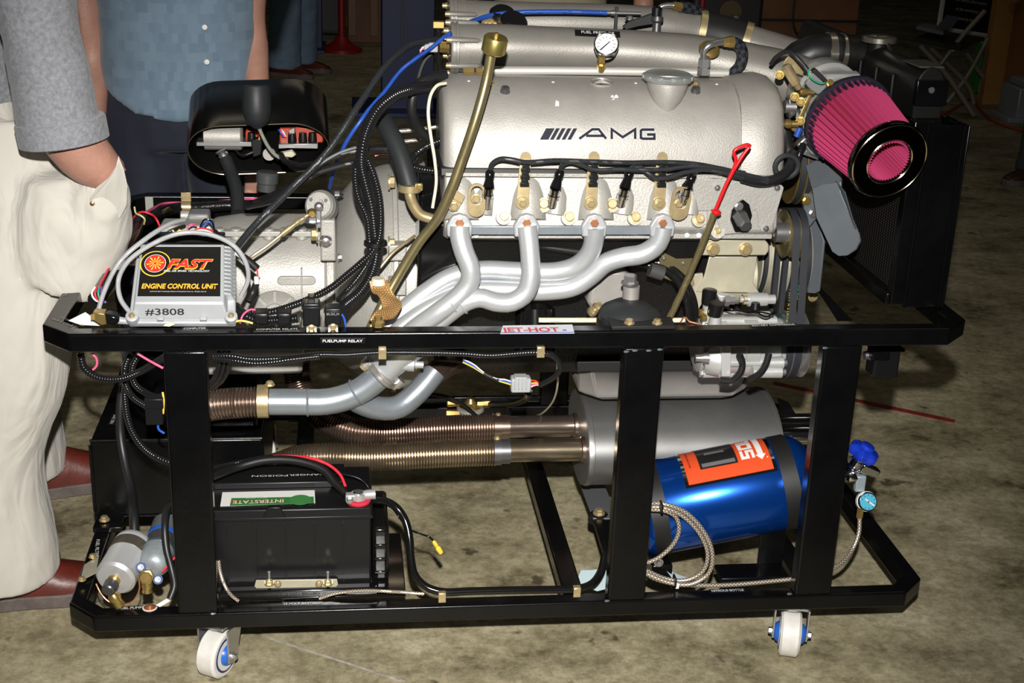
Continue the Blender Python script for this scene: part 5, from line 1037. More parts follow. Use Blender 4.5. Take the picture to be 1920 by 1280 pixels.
# valve
VL = thing('bottle_valve', 'chrome bottle valve with blue hand wheel and small blue faced gauge', 'valve', P(1610, 930, .12))
v0 = P(1592, 885, .125)
hose('neck', [nb_ + ndir * .07, (1560, 886, .135), (1590, 885, .125)], 14, chrome, VL, seg=20)
v1 = P(1628, 836, .115); vd = (v1 - v0).normalized()
lathe('valve_body', v0 - vd * .012, vd, [(0, .010), (.006, .0155), (.026, .0155), (.028, .0125), (.040, .0125), (.041, .010), (.05, .010)], chrome, VL, 24)
hw_ = MB(); rings = []
u5, w5 = perp(vd)
for t, r in ((.034, .010), (.036, .022), (.042, .0265), (.050, .0265), (.055, .021), (.056, .013), (.062, .012), (.063, .004)):
    rings.append([v0 + vd * t + (u5 * math.cos(a) + w5 * math.sin(a)) * r * (1 + (.10 * math.cos(6 * a) if r > .02 else 0)) for a in [2 * math.pi * k / 48 for k in range(48)]])
hw_.loft(rings).build('hand_wheel', mat('wheel_blue', (.01, .04, .5), .25, coat=.3), VL, smooth=40)
MB().box(P(1628, 880, .115), (.036, .02, .018), ((v1 - v0).cross(FRONT).normalized(), FRONT, vd)).build('outlet_block', chrome, VL, .003)
lathe('safety_plug', P(1597, 893, .105), (-.2, -1, 0), [(0, .010), (.006, .010), (.008, .006)], chrome, VL, 6)
MB().box(P(1612, 905, .115), (.018, .012, .03)).build('gauge_block', mat('pale_blue_alloy', (.45, .55, .62), .35, .5), VL, .002)
gp_ = P(1626, 940, .10); ga = (CAM - gp_).normalized() + V((.35, 0, -.1)); ga.normalize()
gg = lathe('gauge_case', gp_ - ga * .02, ga, [(0, .012), (.004, .0165), (.022, .0172), (.024, .0165)], chrome, VL, 32)
lathe('gauge_dial', gp_ + ga * .0045, ga, [(0, .0145), (.0008, .0145)], mat('dial_cyan', (.08, .42, .6), .4), gg, 32); g5, g6 = perp(ga)
MB().prism([gp_ + ga * .0058 + g5 * a + g6 * b2 for a, b2 in ((-.011, -.006), (-.010, -.008), (.006, .004), (.005, .006))], ga * .0004).build('needle', white, gg)
lathe('needle_hub', gp_ + ga * .0058, ga, [(0, .0018), (.0012, .0015)], brass, gg, 10)
for k in range(9): a = .4 + k * .6; MB().box(gp_ + ga * .0056 + (g5 * math.cos(a) + g6 * math.sin(a)) * .0118, (.0012, .003, .0004), (g5 * -math.sin(a) + g6 * math.cos(a), g5 * math.cos(a) + g6 * math.sin(a), ga)).build('dial_mark', mat('dial_ink', (.02, .08, .2), .5), gg)
lathe('gauge_band', gp_ - ga * .010, ga, [(0, .0175), (.009, .0178)], white, gg, 32)
# braided line of the bottle
bl = thing('braided_line', 'coiled steel braided nitrous line tied up beside the front post', 'hose', P(1300, 1090, .05))
hose('line', [(1612, 965, .10), (1610, 1000, .09), (1598, 1030, .08), (1578, 1055, .06), (1545, 1072, .045), (1500, 1083, .04), (1440, 1090, .04), (1370, 1096, .04), (1310, 1097, .04), (1260, 1093, .04), (1225, 1083, .045), (1205, 1070, .05)], 4.2, braid, bl, seg=10)
hose('line', [(1205, 946, .06), (1240, 944, .045), (1285, 960, .04), (1322, 1000, .035), (1336, 1040, .03), (1328, 1075, .03), (1295, 1095, .03), (1255, 1092, .035), (1205, 1072, .045)], 4.2, braid, bl, seg=10)
hose('line', [(1205, 952, .06), (1240, 951, .05), (1280, 967, .045), (1314, 1003, .04), (1327, 1040, .038), (1318, 1070, .037), (1288, 1087, .04), (1250, 1085, .045), (1205, 1066, .05)], 4.2, braid, bl, seg=10)
hose('line', [(1215, 955, .06), (1245, 957, .05), (1268, 970, .05), (1273, 995, .048), (1262, 1020, .048), (1235, 1045, .05), (1205, 1058, .055)], 4.2, braid, bl, seg=10)
lathe('line_fitting', P(1612, 966, .10), UP, [(-.004, .006), (.016, .006)], brass, bl, 6)
for x, y, w in ((1240, 950, 16), (1265, 1088, 14)): MB().box(P(x, y, .035), (.003, .02, .016)).build('cable_tie', plast, bl, .0008)
MB().box(P(1270, 1098, .03), (.006, .004, .010)).build('tie_tail', white, bl, .001)
rag = MB(); rg = [P(x, y, Y) for x, y, Y in ((1080, 1095, .10), (1090, 1072, .12), (1110, 1072, .11), (1135, 1068, .12), (1150, 1100, .08), (1120, 1108, .06))]
rag.prism(rg, (0, .003, .002)); rg_ = rag.build('shop_rag', mat('pale_blue_cloth', (.5, .62, .66), .9), None); props(rg_, 'pale blue paper rag crumpled on the lower rail beside the middle post', 'rag')
rag = MB().prism([P(x, y, Y) for x, y, Y in ((1248, 1050, .09), (1262, 1078, .08), (1300, 1088, .08), (1308, 1096, .07), (1268, 1094, .05), (1250, 1070, .06))], (0, .003, .002)).build('shop_rag', MATS['pale_blue_cloth'], None); props(rag, 'pale blue rag poking out under the blue bottle by the coiled line', 'rag')
# ================================================================== fuel filter, pump, tank
FF = thing('fuel_filter', 'silver cylindrical fuel filter tilted in the lower left corner of the cart', 'fuel filter', P(215, 1100, .06))
fa0, fa1 = P(214, 1087, .035), P(252, 1022, .12); fd = (fa1 - fa0).normalized(); fr_ = pxm(fa0, 38.5)
sm = mat('satin_aluminium', (.62, .63, .64), .34, .5)
lathe('canister', fa0, fd, [(0, fr_ * .3), (.001, fr_ * .86), (.006, fr_), ((fa1 - fa0).length - .01, fr_), ((fa1 - fa0).length - .008, fr_ * 1.03), ((fa1 - fa0).length, fr_ * 1.0), ((fa1 - fa0).length + .004, fr_ * .9)], sm, FF, 48)
lathe('clamp_band', fa0 + fd * .055, fd, [(0, fr_ * 1.01), (0, fr_ * 1.03), (.022, fr_ * 1.03), (.022, fr_ * 1.01)], mat('band_steel', (.28, .25, .2), .3, .8), FF, 48)
lathe('outlet', fa0, -fd, [(-.002, .011), (.004, .010), (.006, .008), (.018, .008)], brass, FF, 16); lathe('outlet_nut', fa0 - fd * .010, -fd, [(0, .012), (.016, .011), (.018, .009)], mat('gunmetal', (.12, .12, .13), .35, .7), FF, 20)
a, b_ = P(210, 1112, .02), P(222, 1130, .02); lathe('hose_fitting', a, b_ - a, [(0, .007), (.006, .010), (.012, .010), (.013, .008), (.020, .009), (.026, .009)], brass, FF, 20)
MB().prism([F(x, y, ZB + .004) for x, y in ((158, 1060), (186, 1042), (180, 1075), (150, 1090))] , (0, 0, .002)).build('bracket', zinc2, FF, .0005)
for x, y in ((174, 1044), (154, 1087)): bolt(F(x, y, ZB + .008), UP, .005, zinc, FF)
FP = thing('fuel_pump', 'zinc plated electric fuel pump with blue band beside the silver filter', 'fuel pump', P(290, 1080, .06))
pa0, pa1 = P(288, 1062, .05), P(312, 985, .16); pd = (pa1 - pa0).normalized(); pr_ = pxm(pa0, 29)
zb_m = mat('clear_zinc', (.42, .47, .5), .45, .4, noisy=.3, nscale=50)
lathe('pump_head', pa0 - pd * .008, pd, [(0, .008), (.002, .016), (.006, pr_ * .8), (.012, pr_ * .95), (.03, pr_ * 1.02), (.05, pr_ * 1.02), (.052, pr_ * .95)], zb_m, FP, 36)
lathe('pump_barrel', pa0 + pd * .044, pd, [(0, pr_ * .96), (.03, pr_ * .96)], dsteel, FP, 36); lathe('blue_band', pa0 + pd * .072, pd, [(0, pr_ * 1.0), (.008, pr_ * 1.0)], bluew, FP, 36); lathe('rubber_sleeve', pa0 + pd * .080, pd, [(0, pr_ * 1.0), (.034, pr_ * .95), (.036, pr_ * .8)], mat('sleeve_grey', (.1, .11, .11), .6), FP, 36)
lathe('clamp_rim', pa0 + pd * .038, pd, [(0, pr_ * 1.04), (.003, pr_ * 1.06), (.006, pr_ * 1.04)], MATS['blue_zinc'], FP, 36)
q = P(275, 1080, .03); lathe('banjo_bolt', q, (0, -1, .3), [(-.02, .009), (0, .0125), (.008, .0125), (.009, .010), (.012, .009)], brass, FP, 6); a, b_ = P(276, 1090, .03), P(276, 1112, .03); lathe('hose_fitting', a, b_ - a, [(0, .007), (.006, .009), (.010, .009), (.011, .007), (.018, .009)], brass, FP, 20)
for x, y in ((264, 1063), (296, 1086)): lathe('terminal', P(x, y, .035), (0, -1, .5), [(0, .005), (.002, .005), (.002, .003), (.010, .003)], bluew if 0 else zb_m, FP, 12); lathe('insulator', P(x, y, .037), (0, -1, .5), [(-.003, .008), (0, .008)], mat('dark_blue_plastic', (.01, .04, .2), .5), FP, 16)
TK = thing('fuel_tank', 'welded black steel fuel tank box at the lower left rear of the cart', 'fuel tank', (-.01, .55, ZB))
ty0, ty1 = .333, .76; tzz = P(172, 826, ty0).z; tx0, tx1 = P(174, 900, ty0).x, P(492, 840, ty0).x
MB().box(((tx0 + tx1) / 2, (ty0 + ty1) / 2, (ZB + .006 + tzz) / 2), (tx1 - tx0, ty1 - ty0, tzz - ZB - .01)).build('body', blackp, TK, .003, 3)
MB().box(((tx0 + tx1) / 2 + .04, ty0 + .12, tzz + .02), (tx1 - tx0 - .10, .16, .04)).build('raised_cover', blackp, TK, .008, 3)
for x in (tx0, tx1):
    b = MB(); b.tube([V((x, ty0, ZB + .02)), V((x, ty0, tzz - .01))], .003, 8); b.build('weld_seam', blackp, TK)
b = MB(); b.tube([V((tx0, ty0, tzz)), V((tx1, ty0, tzz))], .003, 8); b.build('weld_seam', blackp, TK)
MB().tube([V((tx0 + .01, ty0 - .001, ZB + .008)), V((tx1, ty0 - .001, ZB + .008))], .003, 8).build('weld_seam', blackp, TK)
A, B = P(212, 795, ty0 + .10), P(220, 775, ty0 + .16); A = F(212, 795, tzz); B = F(221, 775, tzz); xd = (B - A).normalized(); yd = V((-xd.y, xd.x, 0))
quad('label_tape', *[A + xd * a + yd * c + UP * .0003 for a, c in ((-.006, -.004), (.05, -.004), (.05, .010), (-.006, .010))], tapem, TK, .0005); text('FUEL TANK', A + UP * .001, xd, yd, .006, whitet, TK, .042)
# strap hanging behind
o = MB().box((P(480, 770, .62).x, .62, .30), (.022, .004, .34)).build('webbing_strap', mat('olive_webbing', (.10, .09, .04), .8), None); props(o, 'narrow olive webbing strap hanging down right of the fuel tank', 'strap')
# regulator on the lower rear rail
RG = thing('pressure_regulator', 'small cast fuel pressure regulator with brass fittings on the lower rear rail', 'regulator', P(880, 775, .78))
rc_ = P(882, 768, .78); lathe('body', rc_ - UP * .03, UP, [(0, .022), (.025, .024), (.03, .03), (.036, .03), (.038, .02)], cast2, RG, 24); lathe('top_nut', rc_ + UP * .008, UP, [(0, .024), (.004, .022), (.01, .012), (.02, .008)], brass, RG, 20)
for x, y, d in ((846, 755, -1), (844, 775, -1), (912, 757, 1)): lathe('fitting', P(x, y, .77), V((d, 0, 0)), [(-.02, .007), (0, .009), (.008, .009), (.01, .006)], brass, RG, 6)
for y in (747, 780): MB().box(P(920, y, .86), (.9, .01, .012)).build('rear_pipe', blackp, RG, .002)
# ================================================================== oval black housing with red coils
OH = thing('ignition_housing', 'glossy black oval open ended housing holding red ignition coils', 'ignition housing', P(485, 330, .72))
hc = P(485, 279, .66); vh = (hc - CAM).normalized(); iu = (UV_ + vh * 0).normalized(); oa = (vh * .60 + iu * .80).normalized(); ox = V((.998, -.06, .0)); ox = (ox - oa * ox.dot(oa)).normalized(); ow = oa.cross(ox).normalized(); ow = ow if ow.dot(iu) > 0 else -ow
OW = pxm(hc, 132); OT = .070; OL = .115
def stadium(c, w, t, n=14):
    h = w - t; pts = [(h + t * math.cos(a), t * math.sin(a)) for a in [math.pi * (k / n - .5) for k in range(n + 1)]] + [(-h + t * math.cos(a), t * math.sin(a)) for a in [math.pi * (k / n + .5) for k in range(n + 1)]]
    return [c + ox * x + ow * y for x, y in pts]
MB().loft([stadium(hc, OW - .003, OT - .003), stadium(hc - oa * .002, OW, OT), stadium(hc + oa * .004, OW, OT), stadium(hc + oa * OL, OW - .002, OT - .002), stadium(hc + oa * (OL + .005), OW - .008, OT - .008), stadium(hc + oa * (OL + .002), OW - .014, OT - .014), stadium(hc + oa * .004, OW - .005, OT - .005), stadium(hc, OW - .003, OT - .003)], cap=False).build('shell', mat('housing_black', (.005, .005, .005), .2, spec=.6), OH, smooth=50)
sp = stadium(hc - oa * .002, OW - .0015, OT - .0015); MB().tube(sp + [sp[0]], .0011, 6).build('edge_highlight', mat('highlight_gold', (.3, .26, .18), .3, .8), OH)  # thin gold tube added as a built-in highlight along the opening edge
MB().loft([stadium(hc + oa * (OL - .004), OW - .006, OT - .006), stadium(hc + oa * OL, OW - .006, OT - .006)]).build('top_plate', MATS['housing_black'], OH)
for s in (-1, 1): MB().lathe(hc + oa * (OL + .0) + ox * (s * (OW - .075)) + ow * .02, oa, [(0, .034), (.014, .034), (.016, .031)], 32).build('vent_ring', mat('housing_olive', (.05, .045, .03), .3, .4), OH)
def hp2(x, y, d=.02): return P(x, y, .66 + d)
MB().prism([hp2(x, y, -.005) for x, y in ((368, 266), (472, 266), (472, 275), (368, 274))], (0, .04, 0)).build('shelf_plate', steel, OH, .001)
MB().prism([hp2(x, y, -.005) for x, y in ((522, 270), (596, 269), (596, 279), (540, 278), (522, 279))], (0, .04, 0)).build('shelf_plate', steel, OH, .001)
lathe('round_can', hp2(382, 255, .02), RIGHT, [(0, .02), (.002, .026), (.07, .026), (.074, .02)], cast, OH, 28)
rc2 = mat('coil_red', (.42, .05, .02), .45)
for x0, x1, y0, y1 in ((460, 484, 244, 266), (524, 552, 240, 268), (552, 592, 238, 268), (592, 606, 246, 268)): MB().prism([hp2(x0, y0), hp2(x1, y0), hp2(x1, y1), hp2(x0, y1)], (0, .04, 0)).build('coil', rc2, OH, .003)
for x in (548, 568, 586, 472): lathe('coil_tower', hp2(x, 266, .006), UP, [(0, .0085), (.004, .0085), (.018, .007)], plast, OH, 14)
MB().prism([hp2(x, y, .0) for x, y in ((542, 244), (552, 240), (552, 256), (543, 256))], (0, .01, 0)).build('clip', greyc, OH, .001)
MB().prism([hp2(x, y, -.01) for x, y in ((470, 262), (492, 258), (490, 290), (474, 296))], (0, .02, 0)).build('connector', plast, OH, .002)
lathe('round_knob', hp2(505, 288, -.03), FRONT, [(0, .012), (.006, .012)], cast, OH, 20); MB().prism([hp2(x, y, -.02) for x, y in ((524, 286), (548, 282), (556, 290), (548, 296), (524, 294))], (0, .01, 0)).build('bracket', zinc2, OH, .002)
hose('wire', [hp2(440, 280), hp2(455, 292, -.02), hp2(475, 285, -.02)], 2.5, plast, OH); hose('wire', [hp2(484, 250, -.01), hp2(486, 256, -.01), hp2(492, 262, -.01)], 1.2, redw, OH); hose('wire', [hp2(482, 240, -.01), hp2(486, 250, -.01), hp2(486, 262, -.01)], 1.2, yelw, OH)
for m_, dx in ((bluew, 0), (pinkw, 3), (white, 6)): hose('wire', [hp2(522 + dx, 243, 0), hp2(526 + dx, 248, -.01), hp2(530 + dx, 256, -.005)], 1.4, m_, OH)
lathe('hose_ferrule', hp2(414, 282, -.02), hp2(424, 300, -.02) - hp2(414, 282, -.02), [(0, .011), (.006, .008), (.008, .010), (.012, .010), (.013, .008), (.024, .009)], steel, OH, 18)
for k, (x0, y0, x1, y1) in enumerate(((395, 262, 410, 290),)): pass
hose('breather_hose', [(423, 298, .64), (434, 325, .62), (444, 360, .58), (446, 400, .54)], 12.5, rubber2, None, label='thick grey black hose dropping from the oval housing to the gearbox', cat='hose', seg=18)
# black foam cup on a stalk
CU = thing('rubber_grommet_cup', 'dark grey bell shaped rubber cup hanging in front of the oval housing', 'rubber cup', P(480, 230, .56))
c0 = P(480, 160, .56); lathe('cup', c0, P(482, 226, .55) - c0, [(0, .018), (.001, .025), (.004, .0265), (.045, .0265), (.062, .022), (.070, .016), (.078, .005)], rubber2, CU, 36)
hose('stalk', [(481, 226, .55), (490, 250, .55), (505, 278, .55), (520, 293, .55), (540, 300, .55)], 3.6, mat('clear_hose', (.25, .26, .22), .3), CU)
lathe('solenoid', P(502, 322, .60), P(500, 352, .60) - P(502, 322, .6), [(0, .018), (.004, .021), (.02, .021), (.022, .018), (.036, .018), (.038, .012)], mat('can_grey', (.12, .13, .13), .3, .5), OH, 24)
# ================================================================== looms, hoses and wires
def cable(name, label, m, rpx, pts, cat='cable', corr=0, **k): return hose(name, pts, rpx, m, None, corr=corr, label=label, cat=cat, pitch=.0042, **k)
CB = .10
cable('wiring_conduit', 'thick black ribbed conduit arching from the intake down over the bell housing', conduitm, 11.5, [(800, 164, .24), (772, 167, .20), (738, 180, .17), (708, 206, .15), (689, 242, .14), (680, 276, .13), (678, 310, .13), (686, 346, .125), (696, 385, .12), (702, 430, .12), (706, 475, .12), (696, 515, .12), (676, 547, .11), (648, 572, .09), (632, 592, .06)], 'conduit', .06)
cable('wiring_conduit', 'slim ribbed conduit on the left of the bundle over the bell housing', conduitm, 6.5, [(668, 300, .14), (666, 335, .13), (672, 370, .12), (688, 408, .115), (692, 440, .11), (694, 470, .11)], 'conduit', .07)
cable('wiring_conduit', 'slim ribbed conduit on the right of the bundle, sweeping left to the relays', conduitm, 6.5, [(690, 300, .13), (703, 335, .115), (712, 375, .105), (714, 415, .10), (710, 450, .10), (696, 475, .10), (676, 494, .10), (650, 516, .10), (620, 540, .09), (590, 556, .08), (545, 574, .06), (505, 585, .045), (470, 584, .045)], 'conduit', .07)
cable('wiring_conduit', 'thin ribbed conduit dropping between the two larger ones to the relays', conduitm, 5.5, [(702, 465, .105), (690, 492, .10), (670, 522, .09), (650, 545, .08), (634, 563, .05)], 'conduit', .07)
o = MB().lathe(P(704, 452, .11), P(704, 460, .11) - P(704, 452, .11), [(0, .018), (.006, .0185), (.007, .017)], 20).build('cable_tie', plast); props(o, 'black cable tie cinched round the conduit bundle by the bell housing bolt', 'cable tie')
cable('vacuum_hose', 'plain black hose hooking round in front of the intake flange', rubber, 9.5, [(836, 140, .26), (792, 152, .24), (776, 176, .23), (772, 208, .23), (782, 236, .24), (803, 260, .25), (832, 272, .27)], 'hose')
hh = cable('heater_hose', 'fat grey black heater hose with faint print beside the filler tube', rubber2, 18, [(716, 224, .26), (724, 236, .24), (736, 258, .22), (750, 290, .20), (760, 322, .185), (768, 350, .175)], 'hose', seg=24)
hp3 = thing('heater_pipe', 'bent gold plated heater pipe below the fat hose with a brass clamp', 'pipe', P(768, 352, .17))
hose('pipe', [(767, 345, .175), (768, 362, .17), (775, 384, .17), (788, 402, .17), (812, 411, .17)], 10, zinc, hp3, seg=18)
a = P(768, 351, .175); lathe('clamp', a - UP * .006, V((0, 0, 1)), [(0, .0185), (.011, .0185)], zinc, hp3, 24); MB().box(P(785, 350, .165), (.012, .008, .011)).build('clamp_lug', zinc, hp3, .001); bolt(P(786, 350, .16), FRONT, .004, brass, hp3)
cable('rubber_tube', 'thin cream coloured tube hanging left of the cam cover', cream, 3.2, [(836, 156, .20), (820, 160, .19), (808, 177, .18), (803, 208, .17), (807, 250, .165), (815, 300, .16), (818, 340, .155), (811, 390, .15)], 'tube')
cable('power_cable', 'long black ribbed cable curving from the intake sensor down to the gearbox', mat('dull_cable', (.02, .022, .025), .35, bump=.4, bscale=300), 6.5, [(820, 74, .38), (795, 78, .36), (772, 84, .34), (742, 105, .30), (718, 130, .27), (689, 173, .24), (657, 221, .21), (622, 274, .19), (583, 318, .18), (558, 342, .17), (530, 370, .17), (495, 404, .17), (465, 437, .15), (445, 462, .13)], 'cable')
cable('throttle_cable', 'bright blue sheathed cable dropping left of the intake behind the conduit', bluec, 3.8, [(860, 52, .38), (835, 68, .36), (808, 90, .35), (782, 108, .34), (751, 133, .33), (720, 173, .31), (690, 207, .29), (675, 228, .28), (653, 260, .28), (640, 285, .29), (624, 325, .32), (618, 352, .36)], 'cable')
cable('wire_bundle', 'black taped wire bundle running level behind the conduit to the gearbox top', rubber, 7, [(735, 279, .22), (700, 280, .21), (672, 282, .20), (645, 288, .20), (610, 300, .20), (582, 322, .20), (550, 348, .20), (515, 372, .22), (463, 387, .30)], 'cable')
cable('wire_bundle', 'second black bundle sagging just below the first toward the gearbox', rubber, 6.5, [(668, 303, .22), (630, 312, .22), (596, 323, .22), (556, 346, .22), (520, 362, .24), (478, 380, .30)], 'cable')
cable('light_wire', 'grey silver wire lying along the black bundle left of the conduit', mat('silver_wire', (.3, .3, .3), .3, .4), 2.6, [(676, 274, .19), (640, 285, .19), (604, 305, .19), (578, 326, .19), (540, 360, .19), (500, 400, .165)], 'wire')
cable('black_hose', 'thin black hose looping under the oval housing', rubber, 6, [(527, 290, .55), (535, 302, .5), (560, 310, .45), (590, 307, .38), (618, 296, .3), (640, 290, .25)], 'hose')
for n_, x0, y0, x1, y1 in (('upper', 748, 242, 832, 236), ('lower', 750, 262, 832, 262)):
    cable('metal_pipe', 'bare metal pipe entering behind the engine, %s of the two beside the heater hose' % n_, mat('pale_pipe', (.5, .46, .38), .3, .7), 4, [(x0, y0 + 4, .36), ((x0 + x1) // 2, y0, .36), (x1, y1, .36)], 'pipe')
cable('black_conduit', 'short ribbed black conduit right of the heater hose, upper one', conduitm, 7, [(765, 302, .25), (780, 288, .24), (800, 274, .24), (830, 262, .25)], 'conduit', .06)
cable('black_conduit', 'short ribbed black conduit right of the heater hose, lower one', conduitm, 7, [(770, 312, .25), (795, 318, .25), (832, 322, .26)], 'conduit', .06)
cable('metal_pipe', 'thin brass tube slanting across the bell housing behind the filler tube', zinc, 3, [(778, 442, .19), (756, 458, .17), (736, 474, .16), (712, 502, .15)], 'pipe')
cable('pink_wire', 'short salmon wire crossing behind the conduit above the bell housing', mat('salmon_wire', (.75, .2, .12), .4), 2.2, [(703, 292, .25), (712, 288, .25), (728, 287, .25)], 'wire')
# sensor on the intake flange
SN = thing('pressure_sensor', 'grey electrical connector on a brass sensor at the left end of the intake', 'sensor', P(812, 88, .37))
MB().box(P(812, 88, .37), (.016, .018, .016)).build('connector', greyc, SN, .002); MB().box(P(801, 88, .37), (.010, .014, .012)).build('plug', greyc, SN, .001)
lathe('sensor', P(824, 88, .37), RIGHT, [(0, .0095), (.012, .0095), (.013, .012), (.016, .012)], brass, SN, 6)
for m_, dy in ((blackm, 0), (white, 3), (pinkw, 6)): hose('wire', [(800, 86 + dy, .37), (793, 85 + dy, .37), (788, 92 + dy, .37), (791, 98 + dy, .38)], 1.5, m_, SN)
MB().box(P(822, 46, .50), (.02, .016, .012)).build('brass_plug', brass, EN, .001)
cable('black_hose', 'short black hose hanging behind the intake end flanges', rubber, 5, [(822, 55, .48), (823, 70, .47), (824, 100, .42), (824, 120, .40), (828, 140, .38)], 'hose')
cable('black_hose', 'dark grey tube bowing down left of the intake flange', rubber2, 5, [(812, 98, .42), (797, 112, .42), (788, 132, .42), (782, 158, .42)], 'hose')
# spark plug leads
lead = mat('plug_lead', (.02, .022, .025), .4)
b1 = [(905, 0), (1042, 0), (1168, 0), (1290, 0)]
for lab_, pts, (bt, bm, bb2) in (
    ('longest black spark plug lead, running along the whole cam cover edge', [(919, 325, .125), (922, 308, .118), (938, 298, .112), (958, 299, .108), (985, 304, .108), (1040, 301, .108), (1110, 303, .108), (1180, 305, .108), (1240, 304, .108), (1300, 307, .108), (1350, 316, .11), (1400, 330, .11), (1440, 338, .115)], ((919, 322), (916, 352), (912, 388))),
    ('black spark plug lead rising from the second plug from the left', [(1050, 325, .125), (1054, 310, .118), (1070, 303, .112), (1090, 308, .108), (1112, 318, .106), (1160, 318, .106), (1240, 318, .106), (1290, 312, .106), (1340, 314, .106), (1400, 328, .108), (1440, 337, .11)], ((1050, 322), (1041, 354), (1034, 386))),
    ('black spark plug lead rising from the third plug from the left', [(1181, 325, .125), (1186, 314, .118), (1200, 314, .112), (1214, 324, .107), (1232, 334, .105), (1255, 332, .105), (1290, 322, .105), (1330, 318, .106), (1400, 336, .11), (1440, 341, .11)], ((1181, 322), (1171, 353), (1163, 384))),
    ('short black spark plug lead rising from the plug nearest the dipstick', [(1300, 330, .122), (1306, 320, .115), (1320, 318, .108), (1350, 322, .106), (1400, 334, .11), (1440, 340, .115)], ((1299, 328), (1288, 352), (1280, 378)))):
    t = thing('spark_plug_lead', lab_, 'ignition lead', P(*bm, .12), 'spark plug leads')
    hose('lead', pts, 4.6, lead, t)
    A_, B_, C_ = P(*bt, .124), P(*bm, .118), P(*bb2, .128)
    lathe('boot', A_ + (A_ - B_) * .12, B_ - A_, [(0, .0055), (.004, .0075), (.012, .0075), (.014, .0065), ((B_ - A_).length * 1.1, .0095)], blackg, t, 16)
    lathe('plug_body', B_, C_ - B_, [(0, .0078), (.010, .0085), (.011, .0095), (.016, .0095), (.017, .008), ((C_ - B_).length, .008)], chrome, t, 12)
cable('lead_sleeve', 'thick black sleeve gathering the plug leads at the right end of the cover', rubber, 10, [(1392, 332, .112), (1425, 340, .115), (1455, 336, .12), (1475, 322, .13), (1484, 305, .14), (1488, 285, .15)], 'sleeve', seg=18)
GR = MB().tube([P(1475, 312, .128) + V((.019 * math.cos(a), 0, .018 * math.sin(a))) for a in [2 * math.pi * k / 24 for k in range(25)]], .0045, 10).build('rubber_grommet', rubber2); props(GR, 'round rubber grommet ring the plug lead sleeve passes through', 'grommet')
cable('black_hose', 'fat black hose dropping between the cam cover and throttle body', rubber, 11, [(1466, 225, .23), (1472, 252, .22), (1480, 290, .20), (1482, 320, .20)], 'hose')
cable('black_conduit', 'short ribbed conduit under the silver air valve beside the fan', conduitm, 6, [(1506, 270, .19), (1500, 285, .18), (1494, 305, .18), (1488, 325, .19)], 'conduit', .06)
# lower loom
t = cable('under_rail_conduit', 'long thin ribbed conduit clipped beneath the front upper rail', conduitm, 5.5, [(398, 668, .03), (430, 667, .025), (469, 673, .02), (542, 671, .015), (596, 665, .012), (650, 665, .010), (711, 661, .008), (804, 661, .008), (870, 663, .008), (919, 666, .008), (1012, 661, .010), (1040, 669, .012), (1051, 688, .015), (1040, 706, .02), (1012, 722, .03)], 'conduit', .07)
cable('under_rail_conduit', 'short ribbed conduit drooping under the rail right of the left post', conduitm, 5.5, [(400, 672, .03), (440, 676, .02), (475, 681, .015), (510, 679, .012), (545, 674, .010), (600, 668, .01)], 'conduit', .07)
CN = thing('wire_connector', 'grey multi pin wire connector dangling above the exhaust pipes', 'connector', P(976, 720, .04))
MB().box(P(976, 719, .04), (.032, .022, .024)).build('body', greyc, CN, .003); MB().box(P(976, 707, .038), (.02, .018, .006)).build('latch', greyc, CN, .001)
for k in range(4): MB().box(P(966 + k * 7, 720, .027), (.0025, .003, .018)).build('rib', greyc, CN, .0005)
for m_, dy in ((redw, -7), (yelw, -1), (pinkw, 3), (cream, 6)): hose('wire', [(994, 720 + dy, .04), (1004, 718 + dy * .6, .036), (1014, 722, .03)], 1.5, m_, CN)
for m_, dy in ((white, -3), (bluew, 0), (yelw, 3)): hose('wire', [(958, 718 + dy, .04), (945, 714 + dy, .04), (934, 712 + dy * .5, .04), (908, 700 + dy * .4, .05), (888, 686 + dy, .06), (868, 676 + dy, .07)], 1.4, m_, CN)
hose('sleeve', [(936, 713, .04), (922, 707, .045), (907, 700, .05)], 3.6, blackm, CN)
cable('bare_tube', 'hair thin cream tube bowing down right of the grey connector', cream, 1.8, [(1044, 672, .05), (1046, 710, .10), (1040, 745, .20), (1022, 770, .35), (1000, 781, .5), (950, 784, .7)], 'tube')
cable('black_hose', 'short black hose from the connector to the regulator', rubber, 6, [(992, 735, .2), (985, 748, .4), (960, 756, .6), (920, 758, .74)], 'hose')
cable('black_hose', 'thin black hose bending over the brass topped regulator', rubber, 4, [(808, 739, .70), (840, 745, .72), (870, 760, .73), (893, 780, .74)], 'hose')
# battery leads
cable('battery_cable', 'thick glossy black battery cable clipped along the lower rail', blackg, 7.5, [(700, 937, .085), (722, 939, .08), (744, 952, .07), (760, 976, .06), (768, 1010, .045), (771, 1050, .03), (778, 1078, .02), (798, 1099, .012), (828, 1109, .006), (880, 1108, .006), (960, 1106, .006), (1040, 1105, .006), (1085, 1103, .006), (1108, 1095, .012), (1126, 1072, .04), (1134, 1040, .07)], 'cable')
lw_ = thing('loose_wire', 'thin black wire with a yellow crimp end hanging right of the battery', 'wire', P(800, 1010, .06))
hose('wire', [(708, 941, .085), (735, 952, .075), (750, 972, .065), (768, 992, .06), (790, 1001, .055), (806, 1007, .05), (814, 1016, .05)], 1.9, blackg, lw_)
a = P(812, 1013, .05); b_ = P(827, 1036, .05); lathe('crimp', a, b_ - a, [(0, .0022), (.004, .0035), (.011, .004), (.013, .003), (.016, .0048), ((b_ - a).length, .0042)], yelw, lw_, 12)
cable('red_wire', 'bright red wire arching over the battery to its terminal', redw, 2.8, [(510, 855, .17), (550, 855, .16), (592, 861, .14), (619, 873, .13), (638, 890, .115), (648, 912, .10)], 'wire')
